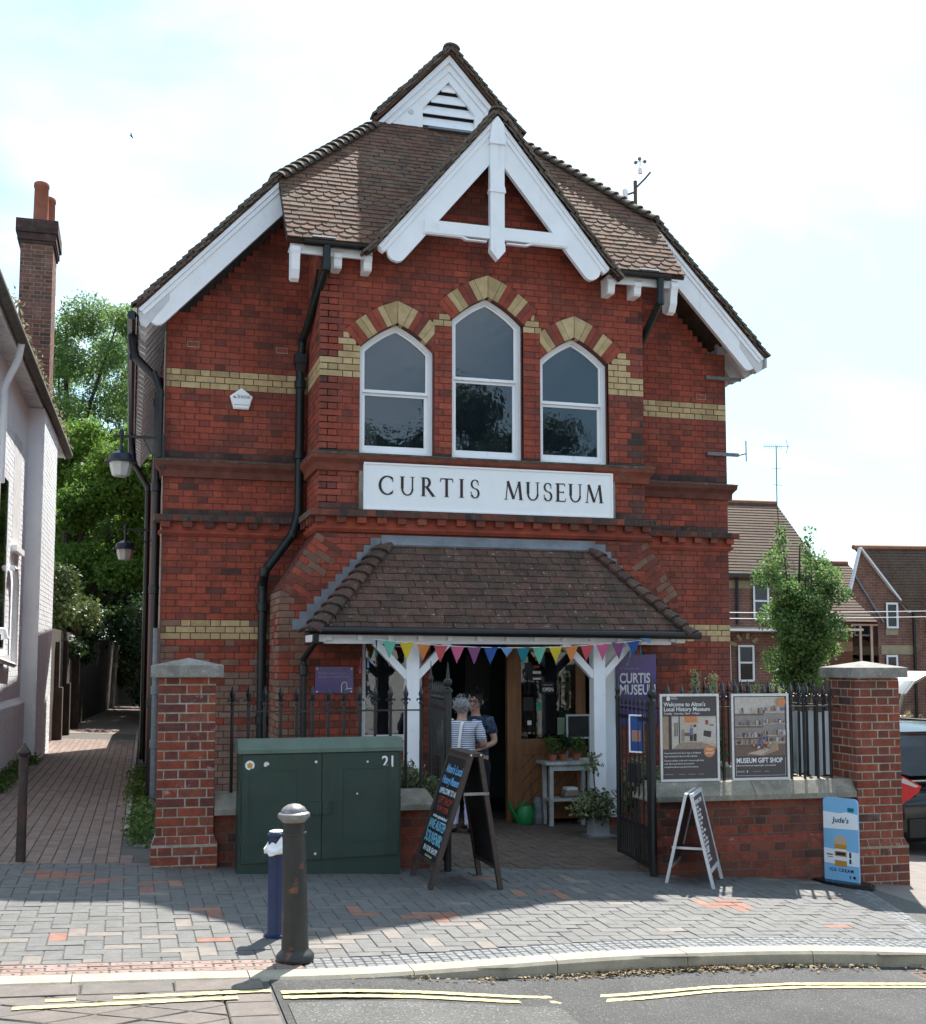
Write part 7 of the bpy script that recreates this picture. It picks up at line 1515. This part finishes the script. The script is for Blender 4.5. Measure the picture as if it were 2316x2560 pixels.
mb = MB(Mc.copy()); mb.box(-.78,.78,-.045,.05,.30,.50); mb.build('bumper', 'car_black', car); mb = MB(Mc.copy()); mb.box(-.80,.80,.035,.055,.90,.915); mb.build('chrome_strip', 'chrome', car); mb = MB(Mc.copy()); mb.box(-.26,.26,-.012,.01,.62,.73); mb.build('number_plate', 'plate_yellow', car); mb = MB(Mc.copy()); mb.bar((-.1,.07,1.0),(.35,.14,1.08),.015,.02); mb.build('wiper', 'car_black', car)
# cycle shelter with curved clear roof
glass('shelter_sheet', (.85,.86,.8), .9, .4, 0, 1.12)
mat('straw_frame', (.42,.37,.27), .6, (6,.15)); sh_ = empty('curved_shelter', (16,8.5,-1.1), 'curved clear plastic cycle shelter behind the right pillar', 'shelter')
arcp = [(15.25,.1),(15.27,.55),(15.4,.95),(15.65,1.22),(15.95,1.36),(16.4,1.40)]
for y in (8.0, 9.6):
    mb = MB()
    mb.tube([(15.25,y,-1.1)]+[(x,y,z) for x, z in arcp]+[(16.9,y,1.36)], .04, 7); mb.build('hoop', 'straw_frame', sh_)
mb = MB(); pts = arcp+[(16.9,1.36)]
for (xa, za), (xb, zb) in zip(pts, pts[1:]): mb.add([(xa,7.9,za+.04),(xb,7.9,zb+.04),(xb,9.7,zb+.04),(xa,9.7,za+.04),(xa,7.9,za+.045),(xb,7.9,zb+.045),(xb,9.7,zb+.045),(xa,9.7,za+.045)], [(0,1,2,3),(7,6,5,4)])
mb.build('curved_sheet', 'shelter_sheet', sh_, smooth=True); mb = MB(); mb.box(15.2,17.2,7.9,7.94,.28,.34); mb.box(15.2,17.2,9.66,9.7,-.4,-.36); mb.build('tie_rail', 'far_white', sh_)
# white sheet behind the railings
mat('sheet_white', (.62,.66,.70), .6, (4,.1)); ts = empty('white_tarpaulin', (6.4,-2.3,.5), 'pale plastic sheeting hung behind the right hand railings', 'tarpaulin')
mb = MB(); vs_ = []; n_ = 26
for i in range(n_):
    t = i/(n_-1); x = 6.40+.025*math.sin(i*1.7); y = -3.02+t*1.35; vs_ += [(x,y,.58+.03*math.sin(i)),(x+.02*math.sin(i*2.1),y+.01*math.sin(i*1.1),.9),(x,y,1.20-.04*t+.01*math.sin(i*1.3))]
mb.add(vs_, [(i*3+j,(i+1)*3+j,(i+1)*3+j+1,i*3+j+1) for i in range(n_-1) for j in range(2)]); mb.build('sheet', 'sheet_white', ts, smooth=True)
# ---------------------------------------------------------------- vegetation
def leafmat(name, cols, tr=.35): return mat(name, cols, .55, (3,.12), trans=tr, spec=.35)
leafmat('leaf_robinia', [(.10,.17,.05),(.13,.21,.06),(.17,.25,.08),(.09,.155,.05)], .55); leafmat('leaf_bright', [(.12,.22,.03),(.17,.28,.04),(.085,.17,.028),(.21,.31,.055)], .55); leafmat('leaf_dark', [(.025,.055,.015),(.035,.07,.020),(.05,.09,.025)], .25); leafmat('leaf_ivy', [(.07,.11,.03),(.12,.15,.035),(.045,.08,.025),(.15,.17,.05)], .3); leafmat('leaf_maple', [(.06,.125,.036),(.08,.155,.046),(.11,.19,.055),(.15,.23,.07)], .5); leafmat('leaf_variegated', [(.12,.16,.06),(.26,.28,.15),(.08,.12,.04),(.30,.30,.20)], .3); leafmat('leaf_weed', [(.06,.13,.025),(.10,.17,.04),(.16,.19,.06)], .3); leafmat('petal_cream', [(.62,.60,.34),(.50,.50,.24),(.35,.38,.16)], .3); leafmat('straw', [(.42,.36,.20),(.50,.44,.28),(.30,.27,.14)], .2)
mat('bark', (.075,.06,.045), .9, (9,.35), bump=(30,.8)); mat('soil', (.05,.04,.03), .95, (20,.3)); mat('pot_grey', (.42,.42,.43), .7, (5,.15), bump=(60,.3))
def leaves(name, clumps, n, size, m, par, droop=.3, shell=.55, asp=.55, kind=None):
    C_ = np.array([c[:3] for c in clumps]); R_ = np.array([c[3:6] if len(c) > 5 else (c[3],)*3 for c in clumps], dtype=float); vol = R_.prod(1)**(2/3); idx = RNG.choice(len(clumps), n, p=vol/vol.sum())
    d = RNG.normal(size=(n,3)); d /= np.linalg.norm(d, axis=1)[:,None]; r = np.where(RNG.random(n) < shell, RNG.uniform(.75, 1.08, n), RNG.random(n)**(1/3))
    c = C_[idx] + d*R_[idx]*r[:,None]; c += RNG.normal(size=(n,3))*size*.6
    ax = RNG.normal(size=(n,3)); ax[:,2] -= droop; ax /= np.linalg.norm(ax, axis=1)[:,None]; up_ = RNG.normal(size=(n,3)) + d*.6 + np.array([0,0,.9]); sd = np.cross(ax, up_); sd /= np.linalg.norm(sd, axis=1)[:,None]+1e-9; nn = np.cross(sd, ax)
    s_ = size*RNG.uniform(.6, 1.35, n)[:,None]; V = np.stack([c-ax*s_*.5, c+sd*s_*asp*.5+nn*s_*.1, c+ax*s_*.5-nn*s_*.12, c-sd*s_*asp*.5+nn*s_*.1], 1).reshape(-1,3)
    org = np.array([(V[:,0].min()+V[:,0].max())/2, (V[:,1].min()+V[:,1].max())/2, V[:,2].min()]); me = bpy.data.meshes.new(name); me.vertices.add(4*n); me.vertices.foreach_set('co', (V-org).ravel()); me.loops.add(4*n); me.loops.foreach_set('vertex_index', np.arange(4*n, dtype=np.int32)); me.polygons.add(n); me.polygons.foreach_set('loop_start', np.arange(0, 4*n, 4, dtype=np.int32)); me.polygons.foreach_set('loop_total', np.full(n, 4, dtype=np.int32))
    me.update(calc_edges=True); at = me.attributes.new('rnd', 'FLOAT', 'FACE'); cr = RNG.random(len(clumps)); at.data.foreach_set('value', ((cr[idx]*.55+RNG.random(n)*.45)*.98).astype(np.float32)); me.materials.append(MT[m]); me.validate()
    o = bpy.data.objects.new(name, me); link(o, par, Matrix.Translation(org)); return tag(o, kind=kind)
def blobs(rs, n, box, r, taper=None):
    q = random.Random(rs); res = []
    while len(res) < n:
        x, y, z = (q.uniform(box[i], box[i+3]) for i in range(3)); rr = q.uniform(*r)
        if taper and not taper(x, y, z): continue
        res.append((x, y, z, rr, rr, rr*q.uniform(.45,.8)))
    return res
def tree(name, label, loc, clumps, n, size, m, trunk_r, group=None, limbs=8, **k):
    t = empty(name, loc, label, 'tree', group); x, y, z = loc; zt = max(c[2] for c in clumps); mb = MB(); q = random.Random(len(clumps)); mid = (x+q.uniform(-.2,.2), y, z+(zt-z)*.4); topp = (x+q.uniform(-.4,.4), y, zt-.3)
    mb.tube([(x,y,z),(x,y,z+(zt-z)*.15),mid,topp], [trunk_r*1.2,trunk_r,trunk_r*.7,trunk_r*.15], 9)
    for c in q.sample(clumps, min(limbs*3, len(clumps))):
        h = q.uniform(.12, .6); s0 = Vector((x,y,z)).lerp(Vector(topp), h); e = Vector(c[:3]); mb.tube([s0, s0.lerp(e,.5)+Vector((0,0,.15)), e], [trunk_r*.42,trunk_r*.25,trunk_r*.06], 6)
    mb.build('trunk', 'bark', t, smooth=True); leaves('crown', clumps, n, size, m, t, **k); return t
E1 = lambda cx, cz, rx, rz: (lambda x, y, z: ((x-cx)/rx)**2+((z-cz)/rz)**2 < 1)
tree('false_acacia_tree', 'tall feathery tree with sky gaps rising behind the chimney', (-2.2,30,0), blobs(2, 120, (-6.5,27,3.5,2.6,32,14.3), (.5,1.0), lambda x, y, z: ((x+1.5)/3.7)**2+((z-8.5)/5.5)**2 < 1), 130000, .13, 'leaf_robinia', .3, 'trees at the end of the alley', 4, asp=.4, shell=.35)
tree('alley_tree', 'bright green leafy tree leaning over the alley below the taller one', (-1.9,23.5,0), blobs(5, 60, (-3.4,20,2.8,1.8,25,8.4), (.4,.85), lambda x, y, z: ((x+.6)/2.3)**2+((z-5.4)/3.1)**2 < 1), 70000, .14, 'leaf_bright', .22, 'trees at the end of the alley', 4, asp=.6, shell=.5)
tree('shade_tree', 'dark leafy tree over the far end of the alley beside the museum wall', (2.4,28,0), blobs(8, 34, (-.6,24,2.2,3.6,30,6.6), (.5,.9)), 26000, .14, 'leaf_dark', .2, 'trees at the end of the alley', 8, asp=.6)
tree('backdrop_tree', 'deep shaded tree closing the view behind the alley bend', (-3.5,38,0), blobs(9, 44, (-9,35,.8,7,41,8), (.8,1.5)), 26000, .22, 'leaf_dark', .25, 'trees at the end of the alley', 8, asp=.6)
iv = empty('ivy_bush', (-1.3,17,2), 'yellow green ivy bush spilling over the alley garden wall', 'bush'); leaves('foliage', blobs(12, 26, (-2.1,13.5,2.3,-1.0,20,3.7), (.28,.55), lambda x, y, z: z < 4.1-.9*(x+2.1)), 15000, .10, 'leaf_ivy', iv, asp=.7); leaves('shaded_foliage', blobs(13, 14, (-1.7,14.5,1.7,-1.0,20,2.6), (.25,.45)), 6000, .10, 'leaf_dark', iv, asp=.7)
# upright street tree on the right
cl_ = []
q = random.Random(21)
for bx, top_ in ((14.85,4.75),(15.25,4.1),(15.60,3.9),(16.05,4.75),(16.32,4.2)):
    for k in range(11):
        t = k/10; z = 1.2+(top_-1.2)*t; x = 15.5+(bx-15.5)*min(1, .25+t*1.0); wd = .36 if t < .75 else .36*(1-(t-.75)/.25*.75); cl_.append((x+q.uniform(-.12,.12), 12+q.uniform(-.5,.5), z, wd*q.uniform(.7,1), wd*q.uniform(.7,1), .26))
cl_ += [(15.45+q.uniform(-.62,.62), 12+q.uniform(-.7,.7), q.uniform(1.6,3.1), .42,.42,.28) for k in range(16)]
tree('street_tree', 'upright green tree with several pointed tops in front of the brick houses', (15.5,12,-1.2), cl_, 24000, .078, 'leaf_maple', .11, None, 8, asp=.75, shell=.45)
for c_, r_, rt_, hm_ in TUFT: leaves('hair_tufts', [(*c_, r_, r_*1.08, r_*.95)], 420, .045, hm_, rt_, droop=.8, shell=1.0, asp=.22)
hb = empty('added_shade_hedge', (1.6,24,2), 'dark hedge hanging over the right wall and far end of the alley', 'hedge'); leaves('foliage', [(aR(y)+.35+random.uniform(-.4,.3), y+random.uniform(-.6,.6), random.uniform(.7,3.0), .45,.6,.4) for y in lin(17, 31, 40)] + [(x, 31.2+.8*x, random.uniform(.5,3.2), .5,.5,.4) for x in lin(-.4,3,16)], 24000, .13, 'leaf_dark', hb, asp=.65)  # dark leaves added so the alley end reads as shaded
# forecourt planting
def bush(name, label, clumps, n, size, m, cat='shrub', group=None, stems=True):
    b = empty(name, (clumps[0][0], clumps[0][1], G(clumps[0][0], clumps[0][1])), label, cat, group); leaves('foliage', clumps, n, size, m, b, asp=.55)
    mb = MB(); g0 = G(clumps[0][0], clumps[0][1])
    for c in clumps: mb.tube([(clumps[0][0],clumps[0][1],g0+.02),(c[0],c[1],c[2])], [.012,.005], 5)
    mb.build('stems', 'bark', b); return b
bush('low_shrub', 'variegated shrub poking over the wall left of the gateway', [(2.35+random.uniform(-.18,.15),-2.75+random.uniform(-.2,.2),random.uniform(.45,.78),.12,.12,.09) for k in range(12)], 1500, .05, 'leaf_variegated')
bush('hebe_shrub', 'pale green shrub growing beside the right porch post behind the gate', [(5.30+random.uniform(-.2,.22),-1.3+random.uniform(-.25,.25),random.uniform(.15,.55),.12,.12,.1) for k in range(13)], 1500, .055, 'leaf_variegated')
bush('border_plants', 'green leafy border plants behind the railings under the posters', [(5.75+random.uniform(-.5,.5),-2.2+random.uniform(-.5,.5),random.uniform(.05,.55),.15,.15,.12) for k in range(22)], 3000, .06, 'leaf_weed')
po = empty('planter', (4.87,-.97,-.19), 'square grey pot with trailing variegated plant at the foot of the right porch post', 'plant pot'); zg = G(4.87,-.97)
mb = MB(); mb.lathe([(.12,0),(.14,.02),(.13,.03),(.125,.21),(.14,.215),(.14,.235),(.11,.235)], (4.87,-.97,zg), 4, sq=True); mb.build('pot', 'pot_grey', po); mb = MB(); mb.box(4.72,5.03,-1.12,-.82,zg,zg+.02); mb.build('saucer', 'grey_pipe', po)
leaves('foliage', [(4.87+random.uniform(-.2,.14),-.97+random.uniform(-.12,.12),zg+random.uniform(.22,.42),.09,.09,.07) for k in range(10)] + [(4.80,-1.0,zg+.78,.05,.05,.10)], 1500, .055, 'leaf_variegated', po); mb = MB(); mb.tube([(4.87,-.97,zg+.2),(4.82,-.99,zg+.6),(4.79,-1.0,zg+.9)], .007, 5); mb.build('stem', 'bark', po)
for k, (x, y, m_, s_, lab) in enumerate(((4.66,-.15,'leaf_weed',.10,'small herb in a terracotta pot at the left end of the table'),(4.80,-.12,'leaf_dark',.12,'bushy dark herb pot in the middle of the table'),(4.97,-.10,'leaf_weed',.10,'trailing green pot plant at the right end of the table'))):
    t = empty('pot_plant', (x,y,.54), lab, 'pot plant', 'pot plants on the porch table'); mb = MB(); mb.lathe([(.035,0),(.045,.06),(.05,.06),(.05,.075)], (x,y,.54), 12); mb.build('pot', 'terracotta', t); leaves('foliage', [(x+random.uniform(-.05,.05),y+random.uniform(-.04,.04),.66+random.uniform(0,.12),.055,.055,.05) for j in range(6)], 450, .035, m_, t)
for k, (x, y, h, lab) in enumerate(((5.55,-1.9,1.55,'tallest cream flower spike, first from the left above the posters'),(5.72,-1.95,1.50,'second cream flower spike above the gap between the posters'),(6.02,-2.3,1.42,'third cream flower spike behind the right hand poster'),(6.22,-2.35,1.40,'fourth cream flower spike close to the right pillar'))):
    t = empty('flower_spike', (x,y,G(x,y)), lab, 'flower', 'flower spikes behind the railings'); mb = MB(); mb.tube([(x,y,G(x,y)),(x+.02,y,h)], [.014,.008], 6); mb.build('stem', 'leaf_weed', t); leaves('blossom', [(x+.018,y,h-.05*j,.04,.04,.035) for j in range(9)], 500, .03, 'petal_cream', t); leaves('foliage', [(x,y,h-.55-.08*j,.10,.10,.06) for j in range(5)], 260, .07, 'leaf_weed', t)
# weeds along the alley, grass in the gutter, dried flowers by the car
def weeds(name, label, pts, n, size, m, cat='weeds'):
    b = empty(name, pts[0][:2] + (G(*pts[0][:2]),), label, cat, kind='stuff'); leaves('foliage', pts, n, size, m, b, droop=-.4, asp=.35); return b
weeds('gutter_weeds', 'green weeds growing in the cobbled gutter along the museum side wall', [(.16+random.uniform(-.08,.08), y, .08+random.uniform(0,.06), .10,.16,.07) for y in lin(-1.9, 4.5, 22)], 3000, .06, 'leaf_weed')
weeds('wall_foot_weeds', 'grassy weeds along the foot of the white house wall', [(hx(y)+.14+random.uniform(-.04,.06), y, .16, .10,.14,.08) for y in lin(1.5, 6.3, 16)], 2200, .07, 'leaf_weed')
weeds('roof_grass', 'dry grass growing in the mossy gutter of the white house', [(hx(y)+.27, y, HE+.20, .03,.14,.05) for y in lin(1.0, 10.8, 40)], 700, .07, 'straw', 'grass')
weeds('flower_bed', 'dry cream flowers in the bed behind the parked car', [(13.6+random.uniform(-1,1.4),6+random.uniform(-.8,.8),random.uniform(-.5,.55),.16,.16,.2) for k in range(22)], 2600, .07, 'straw', 'flowers')
mb = MB()
for k in range(60): x, y, z = random.uniform(.06,.30), random.uniform(-2.0,6), 0; s_ = random.uniform(.03,.06); mb.lathe([(s_,0),(s_*.9,.02),(s_*.4,.035)], (x,y,G(x,y)-.02), 6, 0, random.random())
mb.build('cobble', 'stone', ak, kind='stuff')
# a bird high on the left
bd = empty('bird', (-.3,22,17.2), 'tiny dark bird flying high left of the roof', 'bird'); mb = MB(); mb.tube([(-.36,22,17.24),(-.3,22,17.2),(-.25,22,17.15)], [.008,.025,.01], 7); mb.build('body', 'paper_black', bd); 
for sg in (1,-1): mb = MB(); mb.add([(-.32,22,17.2),(-.28,22,17.19),(-.31,22+.14*sg,17.25),(-.34,22+.13*sg,17.25)], [(0,1,2,3)]); mb.build('wing', 'paper_black', bd)
# ---------------------------------------------------------------- across the road, behind the viewer: mirrored in the window panes, plus light-bouncing houses
mat('far_render', (.62,.60,.56), .85, (2,.1))
for k, (x, y, h, w) in enumerate(((7,-36,11.5,4.2),(13,-39,14.2,4.6),(19.5,-37,12.6,4.4),(26,-40,13.0,4.6),(0,-38,12.0,4.4),(-7,-40,12.5,4.5))):
    c_ = (x, h); tree('opposite_tree', ['broad tree mirrored at the left in the lower window panes','tallest tree mirrored in the central window pane','rounded tree mirrored in the right window pane','dense tree across the road to the right of the viewer','leafy tree across the road behind the viewer','leafy tree across the road to the left of the viewer'][k], (x,y,-.8), blobs(30+k, 30, (x-w,y-3,h*.35,x+w,y+3,h-.9), (.8,1.5), lambda a, b, c, x=x, h=h, w=w: ((a-x)/w)**2+((c-h*.62)/(h*.4))**2 < 1), 9000, .38, 'leaf_dark', .25, 'trees across the road', 3, asp=.7)
oh = empty('offscreen_house', (15.8,-31,-.9), 'pale rendered house across the road mirrored in the porch and window glass', 'building')
mb = MB(); mb.box(11.5,19.5,-34,-28.5,-1.2,5.6); mb.build('wall', 'far_render', oh)
mb = MB(); mb.add([(11.1,-28.1,5.6),(19.9,-28.1,5.6),(19.9,-31.2,8.6),(11.1,-31.2,8.6),(19.9,-34.4,5.6),(11.1,-34.4,5.6)], [(1,0,3,2),(2,3,5,4),(1,2,4),(0,5,3)]); mb.build('roof', 'slate', oh)
for x in (12.4,14.6,16.8,18.4):
    for z in (.3, 3.2): mb = MB(); mb.box(x-.45,x+.45,-28.5,-28.46,z,z+1.5); w_ = mb.build('window', 'far_white', oh); mb = MB(); mb.box(x-.38,x+.38,-28.46,-28.45,z+.07,z+1.43); mb.build('pane', 'dark_room', w_)

for k, (x0, x1, h, y) in enumerate(((-17,-6.5,6.4,-25),(-6,3.5,5.9,-24.5),(4,10.5,6.3,-25))):  # unseen pale houses added to throw sunlight back onto the museum front
    t = empty('offscreen_house', ((x0+x1)/2,y,-.6), ['long cream terrace across the road to the left of the viewer','pale cottage across the road straight behind the viewer','cream shop across the road to the right of the viewer'][k], 'building')
    mb = MB(); mb.box(x0,x1,y-6,y,-1.2,h-1.6); mb.build('wall', 'far_render', t); mb = MB(); mb.add([(x0-.2,y+.3,h-1.6),(x1+.2,y+.3,h-1.6),(x1+.2,y-3,h+.6),(x0-.2,y-3,h+.6),(x1+.2,y-6.3,h-1.6),(x0-.2,y-6.3,h-1.6)], [(1,0,3,2),(2,3,5,4),(1,2,4),(0,5,3)]); mb.build('roof', 'slate', t)
    for q in range(3):
        for z in (.2, 2.7): xx = x0+(x1-x0)*(q+.5)/3; mb = MB(); mb.box(xx-.5,xx+.5,y,y+.05,z,z+1.4); w_ = mb.build('window', 'far_white', t); mb = MB(); mb.box(xx-.42,xx+.42,y+.05,y+.06,z+.08,z+1.32); mb.build('pane', 'dark_room', w_)
